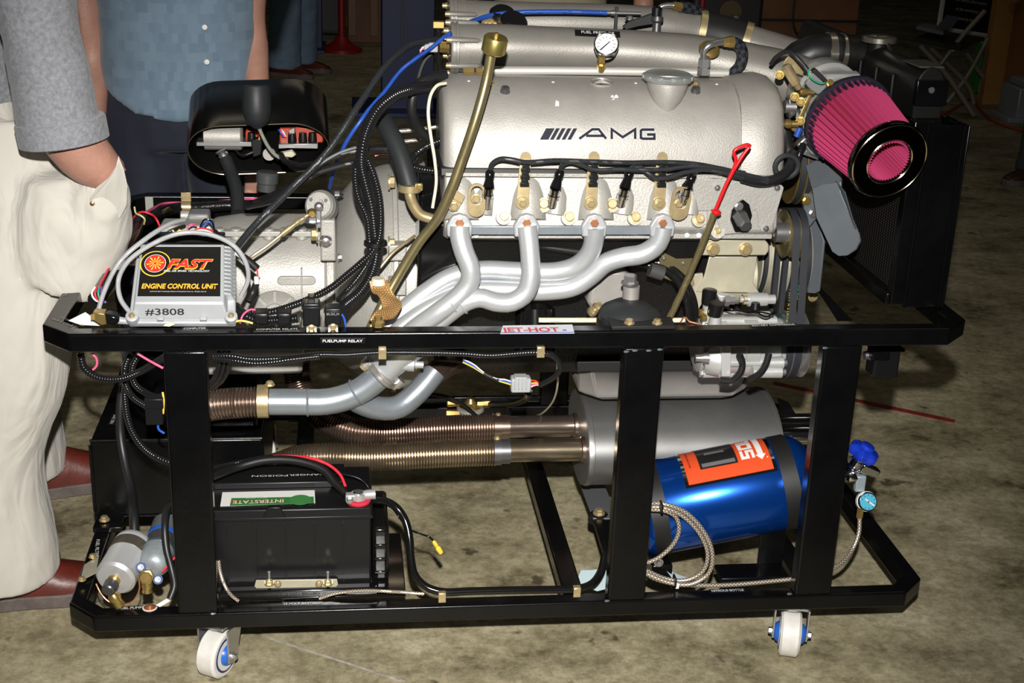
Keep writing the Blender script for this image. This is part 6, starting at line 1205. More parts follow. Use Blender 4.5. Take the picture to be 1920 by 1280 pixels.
cable('battery_cable', 'black cloth taped cable arching over the battery top from the left post', mat('cloth_tape', (.005, .005, .005), .5, spec=.4), 8, [(396, 893, .10), (446, 875, .14), (500, 862, .15), (560, 864, .145), (606, 880, .13), (628, 905, .11), (650, 926, .09)], 'cable')
cable('slim_conduit', 'slim ribbed conduit lying above the taped battery cable', conduitm, 4.5, [(396, 878, .12), (430, 870, .15), (460, 864, .16), (490, 858, .165), (512, 856, .165)], 'conduit', .07)
cable('thin_wire', 'thin grey black wire curving over the battery right corner', rubber, 1.6, [(630, 888, .12), (650, 890, .13), (675, 898, .13), (690, 912, .12), (694, 922, .12)], 'wire')
cable('speaker_wire', 'pale clear sheathed wire curling down beside the left post', braid, 3.4, [(410, 1050, .035), (413, 1072, .03), (422, 1098, .02), (434, 1116, .01), (448, 1127, .004)], 'wire')
cable('speaker_wire', 'pale clear sheathed wire resting along the rail before the battery', braid, 3.4, [(598, 1122, .006), (630, 1112, .012), (685, 1107, .016), (740, 1109, .014), (795, 1113, .01)], 'wire')
# left lower loom
cable('ribbed_loom', 'ribbed loom drooping under the left corner of the upper rail', conduitm, 7, [(150, 662, .10), (158, 690, .09), (185, 708, .09), (225, 710, .09), (262, 697, .08), (292, 680, .06), (320, 662, .04)], 'conduit', .07)
cable('ribbed_loom', 'ribbed loom dropping behind the left post to the black fuse block', conduitm, 6, [(245, 662, .12), (234, 690, .12), (236, 722, .12), (250, 745, .10), (275, 762, .08)], 'conduit', .07)
cable('ribbed_loom', 'ribbed loom curving from the rail down across the tank to the battery', conduitm, 6.5, [(238, 700, .14), (234, 745, .14), (244, 800, .13), (268, 838, .11), (300, 860, .09), (345, 875, .09)], 'conduit', .07)
cable('ribbed_loom', 'short ribbed loom bending right above the black fuse block', conduitm, 6, [(262, 662, .10), (248, 690, .10), (252, 718, .09), (276, 738, .07), (296, 745, .06)], 'conduit', .07)
for k, w in enumerate(('left', 'middle', 'right')): cable('ribbed_loom', 'ribbed loom hanging right of the left post, %s strand of three' % w, conduitm, 4.6, [(411 + k * 9, 660, .06), (410 + k * 9, 685, .07), (402 + k * 9, 708, .09), (382 + k * 9, 728, .12)], 'conduit', .07)
cable('fuel_hose', 'plain black fuel hose running down the tank front to the silver filter', rubber, 9, [(232, 715, .30), (226, 760, .29), (226, 815, .28), (234, 865, .26), (246, 920, .22), (251, 965, .16), (252, 1012, .13)], 'hose')
cable('fuel_hose', 'black fuel hose curving down beside the left post to the rail lug', rubber, 7, [(330, 938, .12), (314, 952, .10), (309, 985, .07), (312, 1028, .05), (322, 1068, .035), (327, 1098, .02), (319, 1122, .008)], 'hose')
MB().hexa([P(x, y, .006) for x, y in ((312, 1122), (320, 1126), (300, 1138), (292, 1134))], [P(x, y, .010) for x, y in ((312, 1122), (320, 1126), (300, 1138), (292, 1134))]).build('cable_lug', white, ST, .0005)
q = F(281, 1139, ZB); lathe('copper_washer', q, UP, [(0, .010), (.002, .010), (.002, .005), (.006, .004)], copper, ST, 24); lathe('lug_ring', q, UP, [(0, .012), (.001, .012)], white, ST, 24)
cable('copper_wire', 'bare copper wire hanging in a loop below the silver filter', copper, 1.6, [(180, 1094, .04), (188, 1110, .035), (202, 1126, .03), (225, 1134, .03), (248, 1128, .03), (261, 1106, .03), (260, 1078, .03)], 'wire')
cable('red_wire', 'short red wire at the fuel pump terminal', redw, 2, [(330, 1042, .05), (318, 1056, .04), (304, 1072, .035)], 'wire')
FB_ = thing('fuse_block', 'square black fuse holder hung beside the left post', 'fuse holder', P(290, 768, .05)); MB().box(P(290, 768, .05), (.026, .022, .042)).build('body', plast, FB_, .001); MB().box(P(290, 752, .048), (.028, .024, .016)).build('cover', plast, FB_, .001)
hose('wire', [(297, 792, .05), (297, 804, .05), (308, 812, .05)], 2.4, bluew, FB_); hose('wire', [(305, 735, .05), (307, 750, .045), (306, 775, .045)], 2.0, yelw, FB_)
cable('pink_wire', 'taut pink wire slanting under the rail toward the left post', pinkw, 2.4, [(258, 663, .04), (280, 676, .035), (306, 690, .03)], 'wire')
cable('pink_wire', 'small loop of pink wire below the left rail corner', pinkw, 2.4, [(172, 662, .05), (181, 672, .05), (181, 686, .05), (174, 693, .05)], 'wire')
# left upper loom and wires
cable('taped_loom', 'thick black taped loom following the left side rail', mat('shiny_tape', (.008, .008, .008), .25, bump=.5, bscale=120), 14, [(262, 408, .66), (256, 425, .6), (246, 448, .5), (234, 470, .4), (220, 496, .3), (200, 530, .2), (180, 562, .12)], 'loom')
cable('taped_loom', 'thick black taped loom along the rear rail behind the gearbox', MATS['shiny_tape'], 11, [(258, 420, .66), (275, 412, .68), (294, 402, .72), (315, 393, .78), (345, 389, .80), (380, 388, .80), (420, 385, .80), (470, 384, .8)], 'loom')
MB().box(P(349, 374, .82), (.020, .003, .03)).build('pipe_clip', zinc, ST, .0006); lathe('pipe_clip', P(341, 388, .80), RIGHT, [(0, .0135), (.019, .0135)], zinc, ST, 20); MB().box(P(280, 384, .80), (.016, .002, .034)).build('clear_tab', mat('clear_plastic', (.4, .4, .36), .3), ST, .001)
cable('red_wire', 'dark red wire following the left side rail loom', redw, 2.2, [(300, 425, .6), (294, 412, .6), (284, 402, .62), (267, 397, .62), (252, 406, .6), (246, 430, .5), (232, 453, .4), (217, 478, .3), (200, 511, .2), (184, 542, .12)], 'wire')
cable('pink_wire', 'pink wire running along the rear rail above the loom', pinkw, 2.2, [(274, 398, .66), (291, 388, .72), (309, 381, .78), (337, 380, .80), (366, 382, .80), (403, 378, .80), (432, 375, .80), (470, 373, .8), (500, 370, .8)], 'wire')
cable('yellow_tie', 'thin yellow tie looped round the loom at the left rear corner', mat('pale_yellow', (.7, .65, .3), .4), 1.8, [(252, 388, .58), (255, 400, .57), (264, 404, .56), (271, 410, .56), (270, 420, .57)], 'cable tie')
for k, (m_, nm) in enumerate(((white, 'white'), (redw, 'red'), (greenw, 'green'), (purplew, 'purple'))):
    cable('coloured_wire', nm + ' wire looping out of the loom at the left rail corner', m_, 2.0, [(178 + k * 4, 538, .11), (172 + k * 6, 550, .10), (178 + k * 5, 562, .10), (190 + k * 3, 567, .10)], 'wire')
for k, (m_, nm, pts) in enumerate(((pinkw, 'pink', [(352, 436, .22), (352, 426, .22), (360, 420, .22), (368, 422, .23)]), (redw, 'red', [(360, 434, .20), (376, 428, .20), (395, 432, .19), (404, 438, .18)]), (white, 'white', [(362, 436, .198), (376, 431, .198), (392, 434, .19), (402, 441, .18)]), (bluew, 'blue', [(380, 425, .22), (392, 415, .22), (400, 425, .22), (404, 434, .20)]), (blackg, 'black', [(375, 426, .215), (384, 411, .215), (396, 414, .215), (402, 432, .2)]), (yelw, 'yellow', [(330, 438, .21), (338, 430, .21), (340, 438, .21), (332, 442, .21)]), (cream, 'cream', [(316, 436, .21), (322, 430, .21), (328, 438, .21)]))):
    cable('coloured_wire', nm + ' wire curling behind the top of the control unit', m_, 1.8, pts, 'wire')
MB().box(P(350, 445, .19), (.12, .02, .014)).build('connector_block', plast, EC, .002)
sl = thing('sensor_harness', 'black sleeved lead with a white band hanging right of the control unit', 'lead', P(455, 490, .1))
hose('sleeve', [(404, 434, .18), (415, 446, .15), (428, 458, .13), (436, 465, .12)], 4.5, blackm, sl); hose('white_band', [(436, 464, .12), (446, 474, .115), (456, 482, .11)], 6, white, sl); hose('boot', [(456, 482, .11), (470, 493, .105), (482, 504, .10)], 7.5, rubber, sl, seg=16)
hose('wire', [(481, 503, .10), (483, 512, .10), (482, 522, .10)], 1.4, redw, sl); MB().box(P(481, 525, .10), (.007, .006, .012)).build('plug', white, sl, .001); hose('tail', [(480, 532, .10), (474, 548, .10), (466, 566, .09)], 6.5, rubber, sl)
cable('yellow_wire', 'short yellow wire on the rail right of the control unit', yelw, 2.2, [(440, 603, .02), (452, 601, .02), (464, 603, .02), (474, 606, .02)], 'wire'); cable('pink_wire', 'small pink wire loop between control unit and relays', pinkw, 2, [(450, 606, .03), (456, 590, .035), (470, 580, .04), (482, 582, .04)], 'wire')
cable('black_conduit', 'ribbed conduit lying along the rail behind the small relays', conduitm, 9, [(442, 575, .09), (458, 590, .06), (480, 600, .055), (520, 600, .055), (560, 596, .05)], 'conduit', .06)
cable('blue_wire', 'short blue wire beside the right relay', bluew, 2.2, [(638, 585, .03), (645, 596, .03), (648, 610, .03)], 'wire')
# mid looms near the dipstick
cable('rubber_loom', 'black loom passing behind the exhaust pipes', rubber, 8, [(1000, 456, .22), (1020, 462, .22), (1050, 467, .22), (1085, 472, .22), (1110, 474, .22)], 'loom')
cable('rubber_loom', 'black taped loom bending down left of the compressor, outer strand', MATS['shiny_tape'], 7.5, [(1180, 490, .19), (1212, 496, .18), (1244, 505, .17), (1270, 525, .15), (1284, 550, .13), (1291, 580, .11), (1293, 606, .09)], 'loom')
cable('rubber_loom', 'black taped loom bending down left of the compressor, inner strand', MATS['shiny_tape'], 6, [(1185, 484, .20), (1220, 490, .19), (1255, 500, .18), (1282, 522, .16), (1297, 550, .14), (1304, 580, .12), (1302, 606, .10)], 'loom')
lathe('tape_band', P(1218, 505, .165), P(1240, 512, .165) - P(1218, 505, .165), [(0, .012), (.024, .012)], mat('grey_tape', (.06, .06, .06), .4), EN, 16)
cable('copper_wire', 'twist of bare copper wires poking up at the front rail left of the compressor', copper, 1.6, [(1276, 604, .03), (1284, 594, .04), (1292, 602, .035), (1306, 606, .03), (1316, 608, .025)], 'wire')
# braided earth strap
es = thing('earth_strap', 'flat braided copper earth strap bolted to the front rail', 'strap', P(708, 606, .03))
pp = smooth_path(W3([(710, 528, .10), (716, 545, .09), (730, 562, .075), (735, 578, .06), (722, 590, .045), (710, 600, .035)]), .004); b = MB()
for k in range(7): b.tube([q + V(((k - 3) * .0042, abs(k - 3) * .0008, (k - 3) * .0012 * math.sin(i * .6))) for i, q in enumerate(pp)], .0028, 8)
b.build('braid', goldbraid, es)
lathe('lug', P(709, 604, .02), UP, [(-.006, .010), (0, .010), (.004, .006), (.010, .006)], brass, es, 6); lathe('sleeve', P(709, 528, .10), V((0, 0, 1)), [(-.004, .012), (.006, .010)], cream, es, 16)
o = MB().prism([P(x, y, .015) for x, y in ((306, 611), (312, 606), (326, 604), (328, 608), (318, 612))], (0, .003, 0)).build('leaf_scrap', cream, None); props(o, 'small tan scrap on the rail below the control unit', 'scrap')
# ================================================================== people
skin = mat('skin', (.50, .26, .19), .5, noisy=.18, nscale=14, bump=.3, bscale=140)
def limb(b, pts, rads, side=(1, 0, 0), seg=20, step=.03):
    """tapering elliptical limb along points; rads = (half width along side, half depth)"""
    pts = [V(p) for p in pts]; path = smooth_path(pts, step); n = len(path) - 1; L = [0]
    for a, c in zip(pts, pts[1:]): L.append(L[-1] + (c - a).length)
    rings = []
    for i, p in enumerate(path):
        s = L[-1] * i / n; k = max(j for j in range(len(L) - 1) if L[j] <= s + 1e-9); t = (s - L[k]) / (L[k + 1] - L[k]); t = t * t * (3 - 2 * t)
        ra = rads[k][0] * (1 - t) + rads[k + 1][0] * t; rb = rads[k][1] * (1 - t) + rads[k + 1][1] * t
        d = (path[min(i + 1, n)] - path[max(i - 1, 0)]).normalized(); u = V(side); u = (u - d * u.dot(d)).normalized(); w = d.cross(u)
        rings.append([p + u * ra * math.cos(a) + w * rb * math.sin(a) for a in [2 * math.pi * j / seg for j in range(seg)]])
    b.loft(rings)
def fuse(o, vox=.008, sm=6):
    r = o.modifiers.new('union', 'REMESH'); r.mode = 'VOXEL'; r.voxel_size = vox; r.use_smooth_shade = True
    s = o.modifiers.new('smooth', 'SMOOTH'); s.iterations = sm; s.factor = .5; return o
def folds(o, strength, size, ax=None):
    t = bpy.data.textures.new('folds', 'CLOUDS'); t.noise_scale = size; t.noise_depth = 2
    d = o.modifiers.new('folds', 'DISPLACE'); d.texture = t; d.strength = strength; d.mid_level = .5; d.texture_coords = 'GLOBAL'; return o
def head(b, c, f):
    """skull with jaw, nose, brow, ears, joined by remeshing; f = facing direction"""
    f = V(f).normalized(); s = V((f.y, -f.x, 0)); c = V(c)
    b.lathe(c - UP * .115, UP, [(0, .025), (.02, .045), (.05, .060), (.09, .070), (.14, .076), (.19, .068), (.22, .045), (.235, .01)], 20)
    b.lathe(c + f * .03 - UP * .10, UP, [(0, .02), (.02, .045), (.06, .056), (.12, .058), (.16, .05), (.18, .02)], 16)
    b.lathe(c + f * .088 - UP * .045, UP, [(0, .006), (.008, .016), (.02, .013), (.05, .006)], 10)
    for k in (-1, 1): b.lathe(c + s * (k * .074) - UP * .03, UP, [(0, .006), (.015, .013), (.04, .015), (.06, .006)], 10); b.ball(c + f * .075 + s * k * .032 + UP * .018, .012, 8)
    b.lathe(c + f * .078 - s * .025 - UP * .068, s, [(0, .004), (.01, .008), (.04, .008), (.05, .004)], 8)
def hand(b, w, d, out):
    """relaxed hand: palm, four curled fingers of unequal length, thumb on the side"""
    w = V(w); d = V(d).normalized(); o = V(out); o = (o - d * o.dot(d)).normalized(); t = d.cross(o)
    limb(b, [w, w + d * .04, w + d * .085], [(.022, .015), (.038, .016), (.038, .013)], t, 12, .02)
    for k, L_ in enumerate((.062, .072, .067, .052)):
        r = w + d * .085 + t * (-.027 + .018 * k); b.tube([r - d * .02, r, r + d * L_ * .5 - o * .004, r + d * L_ * .8 - o * .014, r + d * L_ - o * .026], .0085, 8)
    r = w + d * .03 + t * -.036; b.tube([r + t * .012, r - t * .012 + d * .02, r - t * .018 + d * .045, r - t * .012 + d * .065], .0095, 8)
def shoe(par, heel, toe, m, lab=None, w=.047):
    heel = V(heel); toe = V(toe); d = (toe - heel).normalized(); s = V((-d.y, d.x, 0)); L = (toe - heel).length; rings = []
    prof = [(0, .55, .03), (.04, .78, .09), (.2, .85, .105), (.38, .85, .10), (.5, .9, .085), (.65, 1.0, .068), (.82, .95, .055), (.94, .7, .042), (1.0, .3, .03)]
    for t, ww, h in prof: rings.append([heel + d * (L * t) + s * (w * ww * math.cos(a)) + UP * (.024 + max(0, math.sin(a)) * (h - .024)) for a in [math.pi * k / 12 for k in range(13)]])
    u = MB().loft(rings).build('shoe', m, par, label=lab, smooth=60)
    rings = [[heel + d * (L * (t * 1.03 - .015)) + s * (w * ww * 1.06 * x) + UP * z for x, z in ((-1, .026), (-1, .0), (1, .0), (1, .026))] for t, ww, h in prof]
    MB().loft(rings).build('sole', mat('shoe_sole', (.16, .13, .12), .7, noisy=.4, nscale=30), u, .003)
    for k in range(4): MB().tube([heel + d * (L * (.48 + k * .06)) + s * x + UP * (.084 - k * .007 - abs(x) * .45) for x in (-.02, -.01, 0, .01, .02)], .0022, 6).build('lace', mat('lace_brown', (.15, .04, .02), .7), u)
    return u
leather = mat('red_brown_leather', (.13, .020, .011), .4, noisy=.35, nscale=14, bump=.3, bscale=80)
chino = mat('cream_cotton', (.64, .61, .55), .85, noisy=.05, nscale=5, bump=.12, bscale=500, sheen=.2)
shirtg = mat('grey_melange', (.30, .31, .34), .85, noisy=.38, nscale=150, bump=.2, bscale=400, sheen=.2)
shirtb = mat('blue_patch_cotton', (.16, .26, .36), .8, sheen=.2)
nt = shirtb.node_tree; tc = nt.nodes.new('ShaderNodeTexCoord'); br_ = nt.nodes.new('ShaderNodeTexBrick'); br_.inputs['Scale'].default_value = 30; br_.inputs['Mortar Size'].default_value = 0; br_.inputs['Color1'].default_value = (.14, .21, .29, 1); br_.inputs['Color2'].default_value = (.19, .27, .35, 1); br_.offset = .5; br_.inputs['Brick Width'].default_value = .4; br_.inputs['Row Height'].default_value = .6
mpg = nt.nodes.new('ShaderNodeMapping'); mpg.inputs['Rotation'].default_value = (math.pi / 2, 0, 0); nt.links.new(tc.outputs['Object'], mpg.inputs[0]); nt.links.new(mpg.outputs[0], br_.inputs['Vector']); nt.links.new(br_.outputs['Color'], nt.nodes['Principled BSDF'].inputs['Base Color'])
navy = mat('navy_cotton', (.012, .015, .03), .8, sheen=.1); denim = mat('faded_denim', (.22, .33, .46), .85, noisy=.3, nscale=10); hairm = mat('grey_hair', (.15, .13, .12), .8)
def man(label, org, X, Y, face, torso, arms, legs, shirt, trousers, hd=1.55, belt=None):
    pr = thing('person', label, 'person', org)
    b = MB(); limb(b, torso[0], torso[1], torso[2]); sh = V(torso[0][-1])
    f = V(face)
    limb(b, [sh - UP * .03, sh + UP * .10], [(.055, .055), (.05, .052)]); head(b, (sh.x + f.x * .02, sh.y + f.y * .02, sh.z + .19), f)
    for pts, rads, hd_ in arms:
        limb(b, pts, rads, (1, 0, 0), 16, .02)
        if hd_: hand(b, pts[-1], (V(pts[-1]) - V(pts[-2])), hd_)
    for pts, rads in legs: limb(b, pts, [(a * .72, c * .72) for a, c in rads], (1, 0, 0), 16)
    fuse(b.build('body', skin, pr), .007, 4)
    b = MB(); b.lathe((sh.x - f.x * .015, sh.y - f.y * .015, sh.z + .19 - .03), UP, [(0, .07), (.05, .082), (.10, .082), (.14, .06), (.155, .02)], 20); fuse(b.build('hair', hairm, pr), .01, 2)
    return pr
# man in cream trousers --------------------------------------------------
NL_ = [(-.290, .37, .84), (-.275, .33, .68), (-.290, .30, .48), (-.325, .29, .28), (-.335, .29, .055)]
NR_ = [(.150, .135), (.130, .13), (.112, .11), (.088, .095), (.108, .105)]
FL_ = [(-.36, .55, .90), (-.37, .62, .70), (-.375, .68, .48), (-.39, .71, .30), (-.40, .72, .06)]
T1 = [(-.36, .46, .80), (-.37, .46, 1.0), (-.38, .46, 1.18), (-.39, .46, 1.34), (-.39, .46, 1.42)]
T1r = [(.135, .17), (.14, .17), (.145, .18), (.13, .20), (.08, .12)]
sh_, el_, wr_ = P(32, -160, .22), P(118, 235, .17), P(212, 335, .20)
A1 = [tuple(sh_), tuple(P(78, 60, .18)), tuple(el_), tuple(P(160, 292, .18)), tuple(wr_)]; A1r = [(.052, .05), (.050, .048), (.044, .044), (.043, .042), (.032, .03)]
A1b = [(-.40, .66, 1.32), (-.44, .72, 1.16), (-.46, .74, 1.04), (-.45, .74, .90), (-.44, .73, .80)]
M1 = man('man in cream trousers and rolled grey sleeve, hand in pocket, at the left', (-.34, .46, 0), 0, 0, (1, .1, 0), (T1, [(a * .92, c * .92) for a, c in T1r], (1, 0, 0)), [(A1, A1r, None), (A1b, A1r, (0, 1, 0))], [(NL_, NR_), (FL_, NR_)], shirtg, chino)
b = MB(); limb(b, NL_, NR_, (1, 0, 0), 28); limb(b, FL_, NR_, (1, 0, 0), 28); limb(b, [(-.33, .44, .70), (-.33, .44, .78), (-.345, .46, .865)], [(.15, .20), (.15, .20), (.138, .178)], (1, 0, 0), 28)
# pocket bulge over the hand
limb(b, [P(192, 318, .20), P(184, 360, .22), P(160, 420, .25), P(120, 500, .28)], [(.030, .034), (.052, .05), (.075, .07), (.095, .09)], (1, 0, 0), 18, .02); limb(b, [P(110, 320, .24), P(125, 380, .25), P(110, 470, .28)], [(.06, .05), (.09, .07), (.10, .09)], (1, 0, 0), 18, .02)
chn = chino.node_tree; ctc = chn.nodes.new('ShaderNodeTexCoord'); cmp_ = chn.nodes.new('ShaderNodeMapping'); cmp_.inputs['Scale'].default_value = (9, 9, 3); cmp_.inputs['Rotation'].default_value = (.5, .3, 0); cnz = chn.nodes.new('ShaderNodeTexNoise'); cnz.inputs['Scale'].default_value = 1.6; cnz.inputs['Detail'].default_value = 2.5; cnz.inputs['Distortion'].default_value = 1.2
chn.links.new(ctc.outputs['Object'], cmp_.inputs[0]); chn.links.new(cmp_.outputs[0], cnz.inputs['Vector']); cb_ = chn.nodes.new('ShaderNodeBump'); cb_.inputs['Distance'].default_value = .05; cb_.inputs['Strength'].default_value = .30; chn.links.new(cnz.outputs['Fac'], cb_.inputs['Height']); chn.links.new(cb_.outputs[0], chn.nodes['Principled BSDF'].inputs['Normal'])
tr = folds(fuse(b.build('trousers', chino, M1, label='loose cream cotton trousers'), .0075, 6), .012, .14)
# pocket hem and rivet
rr_ = [(222, 292), (232, 318), (239, 350), (238, 385), (226, 410), (190, 420), (165, 405), (166, 378), (180, 352), (203, 334), (217, 312)]
b = MB(); n_ = len(rr_); Yf = lambda x, y: .150 + .0006 * max(0, y - 340) + (.0004 * max(0, x - 215))
b.prism([P(x, y, Yf(x, y)) for x, y in rr_], (0, .006, 0)); b.build('pocket_flap', chino, M1, .002)
lathe('rivet', P(173, 381, .168), FRONT, [(0, .004), (.002, .0035), (.003, .001)], brass, M1, 12)
b = MB(); ring_ = lambda z, a, c, X_=-.345: [V((X_ + a * math.cos(t), .46 + c * math.sin(t), z)) for t in [2 * math.pi * k / 40 for k in range(40)]]
MB().loft([ring_(.835, .146, .186), ring_(.862, .146, .186)]).build('belt', mat('belt_brown', (.22, .06, .03), .35), M1, .003)
b = MB(); limb(b, [(-.35, .46, .858), (-.365, .46, .92)] + T1[1:], [(.152, .195), (.155, .195)] + [(a + .012, c + .015) for a, c in T1r[1:]], (1, 0, 0), 28)
limb(b, [P(28, -160, .22), P(78, 60, .18), P(116, 262, .17)], [(.070, .07), (.060, .060), (.063, .062)], (1, 0, 0), 20, .02); limb(b, A1b[:3], [(.07, .07), (.065, .065), (.06, .06)], (1, 0, 0), 20)
folds(fuse(b.build('shirt', shirtg, M1, label='grey melange short sleeved shirt'), .0075, 4), .014, .09)
cuf = P(120, 262, .17); cd_ = (P(112, 225, .17) - cuf).normalized(); lathe('rolled_cuff', cuf - cd_ * .004, P(112, 225, .17) - P(121, 268, .17), [(0, .064), (.002, .0675), (.032, .0675), (.036, .0655)], shirtg, M1, 32)
shoe(M1, (-.40, .27, 0), (-.135, .315, 0), leather, 'red brown leather shoe'); shoe(M1, (-.40, .70, 0), (-.14, .79, 0), leather, 'red brown leather shoe')
# man in the blue shirt ---------------------------------------------------
Y2 = 1.12; cx2_ = P(338, 100, Y2).x
T2 = [(cx2_, Y2, .74), (cx2_, Y2, .90), (cx2_, Y2, 1.10), (cx2_, Y2, 1.28), (cx2_, Y2, 1.36)]; T2r = [(.155, .11), (.155, .12), (.165, .12), (.19, .11), (.08, .08)]
LL = [P(135, -140, Y2), P(158, 20, Y2), P(174, 120, Y2), P(176, 200, Y2 - .06), P(168, 280, Y2 - .1)]
RL = [tuple(P(492, -140, Y2)), tuple(P(462, 10, Y2)), tuple(P(470, 80, Y2)), tuple(P(482, 160, Y2 - .06)), tuple(P(485, 240, Y2 - .1))]
AR = [(.05, .05), (.042, .042), (.038, .038), (.028, .028), (.024, .022)]
lg = [[(cx2_ + s * .08, Y2, .74), (cx2_ + s * .09, Y2, .45), (cx2_ + s * .10, Y2 + .01, .06)] for s in (-1, 1)]; lr2 = [(.095, .10), (.08, .085), (.07, .075)]
M2 = man('man in a blue checkered short sleeved shirt and navy trousers behind the cart', (cx2_, Y2, 0), 0, 0, (0, -1, 0), (T2, [(a * .9, c * .9) for a, c in T2r], (1, 0, 0)), [(LL, AR, (0, 1, 0)), (RL, AR, (0, 1, 0))], [(q, lr2) for q in lg], shirtb, navy)
b = MB()
for q in lg: limb(b, q, lr2, (1, 0, 0), 20)
limb(b, [(cx2_, Y2, .66), (cx2_, Y2, .76), (cx2_, Y2, .92)], [(.16, .115), (.165, .12), (.155, .12)]); folds(fuse(b.build('trousers', navy, M2, label='dark navy trousers'), .009, 4), .012, .1)
# shirt with a curved untucked hem
b = MB(); rings = []
for z, a, c in ((0, .170, .133), (.06, .168, .133), (.14, .168, .134), (.26, .172, .135), (.40, .182, .13), (.50, .20, .12), (.56, .17, .10), (.59, .08, .07)):
    rr = []
    for k in range(48):
        t = 2 * math.pi * k / 48; zz = .80 + z - (.075 * (abs(math.sin(t)) ** 2) * max(0, 1 - z / .14) if 1 else 0); rr.append(V((cx2_ + a * math.cos(t), Y2 + c * math.sin(t), zz)))
    rings.append(rr)
b.loft(rings)
for q in (LL, RL): limb(b, [q[0], V(q[0]).lerp(V(q[1]), .8)], [(.07, .07), (.062, .062)], (1, 0, 0), 16)
folds(fuse(b.build('shirt', shirtb, M2, label='blue cotton shirt with small check and white buttons'), .008, 3), .014, .12)
for x, y in ((384, 51), (388, 116), (386, 164)): lathe('button', P(x, y, Y2 - .138), FRONT, [(-.006, .0055), (.003, .0055), (.0035, .004)], white, M2, 16)
for s in (-1, 1): shoe(M2, (cx2_ + s * .10, Y2 + .07, 0), (cx2_ + s * .12, Y2 - .17, 0), blackm)
# far bystanders -----------------------------------------------------------
def far_man(label, x, y, face, shirtm, trm, shm, w=1.):
    f = V(face).normalized(); s = V((-f.y, f.x, 0)); c = V((x, y, 0))
    T_ = [tuple(c + UP * z) for z in (.86, 1.02, 1.22, 1.40, 1.48)]; Tr = [(.15 * w, .11 * w), (.15 * w, .11 * w), (.17 * w, .12 * w), (.19 * w, .11 * w), (.08, .08)]
    ar = [[tuple(c + s * (k * .21 * w) + UP * 1.40), tuple(c + s * (k * .25 * w) + UP * 1.12), tuple(c + s * (k * .24 * w) + f * .10 + UP * .90)] for k in (-1, 1)]
    lg_ = [[tuple(c + s * (k * .09) + UP * .86), tuple(c + s * (k * .10) + f * .02 + UP * .48), tuple(c + s * (k * .11) + UP * .05)] for k in (-1, 1)]; lr_ = [(.10, .11), (.085, .09), (.10, .10)]
    m = man(label, (x, y, 0), 0, 0, tuple(f), (T_, [(a * .9, b_ * .9) for a, b_ in Tr], tuple(s)), [(q, [(.048, .048), (.04, .04), (.028, .028)], tuple(s)) for q in ar], [(q, lr_) for q in lg_], shirtm, trm)
    b = MB(); [limb(b, q, lr_, tuple(s), 20) for q in lg_]; limb(b, [T_[0], tuple(c + UP * .98)], [(.16 * w, .12 * w)] * 2, tuple(s)); folds(fuse(b.build('trousers', trm, m), .012, 3), .02, .12)
    b = MB(); limb(b, [tuple(c + UP * .92)] + T_[1:], [(a + .015, b_ + .015) for a, b_ in Tr], tuple(s), 24); [limb(b, q[:2], [(.065, .065), (.06, .06)], tuple(s), 14) for q in ar]; fuse(b.build('shirt', shirtm, m), .012, 3)
    for k in (-1, 1): shoe(m, c + s * (k * .11) - f * .09, c + s * (k * .12) + f * .19, shm)
    return m
p = F(548, 138, 0); far_man('far bystander in baggy faded jeans and brown shoes', p.x, p.y, (1, -.45, 0), mat('far_shirt', (.15, .12, .10), .8), denim, leather)
p = F(1034, 470, 0); far_man('bystander in pale khaki trousers directly behind the engine', P(1034, 0, 1.9).x, 1.9, (0, -1, 0), mat('khaki_shirt', (.25, .22, .18), .8), mat('khaki', (.32, .28, .2), .85), leather)
p = F(1925, 352, 0); far_man('bystander in dark grey trousers at the right edge of the picture', p.x + .14, p.y, (-1, -.4, 0), mat('dark_shirt', (.05, .05, .06), .8), mat('grey_wool', (.07, .08, .075), .85), mat('dark_leather', (.05, .02, .015), .4))
# ================================================================== background
def tagbox(name, c, size, m, label, cat, bevel=.004, group=None): o = MB().box(c, size).build(name, m, None, bevel); props(o, label, cat, group); return o
liftm = mat('lift_blue', (.006, .018, .10), .45)
for nm, (x0, x1, yb) in (('wide dark blue steel lift post standing behind the conduit', (716, 812, 212)), ('slim dark blue steel lift post far back left of the red stand', (580, 604, 96))):
    a, c = F(x0, yb, 0), F(x1, yb, 0); w = (c - a).length; t = thing('lift_post', nm, 'lift post', ((a.x + c.x) / 2, a.y + .15, 0))
    y_ = a.y
    MB().box(((a.x + c.x) / 2, y_ + .02, 1.7), (w, .02, 3.4)).build('web', liftm, t, .003)
    for x in (a.x + .02, c.x - .02): MB().box((x, y_ + .12, 1.7), (.04, .2, 3.4)).build('flange', liftm, t, .004)
    MB().box(((a.x + c.x) / 2, y_ + .1, .012), (w + (.3 if w > .2 else .04), .45, .024)).build('base_plate', liftm, t, .003)
    if w > .2: MB().tube([V((a.x + w * .38, y_ - .01, z)) for z in (.35, 1.5, 3.0)], .006, 8).build('cable', mat('dim_steel', (.2, .2, .2), .5, .5), t)
q = F(641, 96, 0); t = thing('display_stand', 'red painted post on a flared round foot in the far background', 'stand', q); rp = mat('red_paint', (.28, .008, .012), .4)
lathe('foot', q, UP, [(0, .135), (.02, .135), (.05, .07), (.10, .03)], rp, t, 32); lathe('pole', q + UP * .08, UP, [(0, .024), (1.5, .024)], rp, t, 16); MB().box(q + V((-.14, 0, .62)), (.30, .05, .06)).build('arm', rp, t, .004)
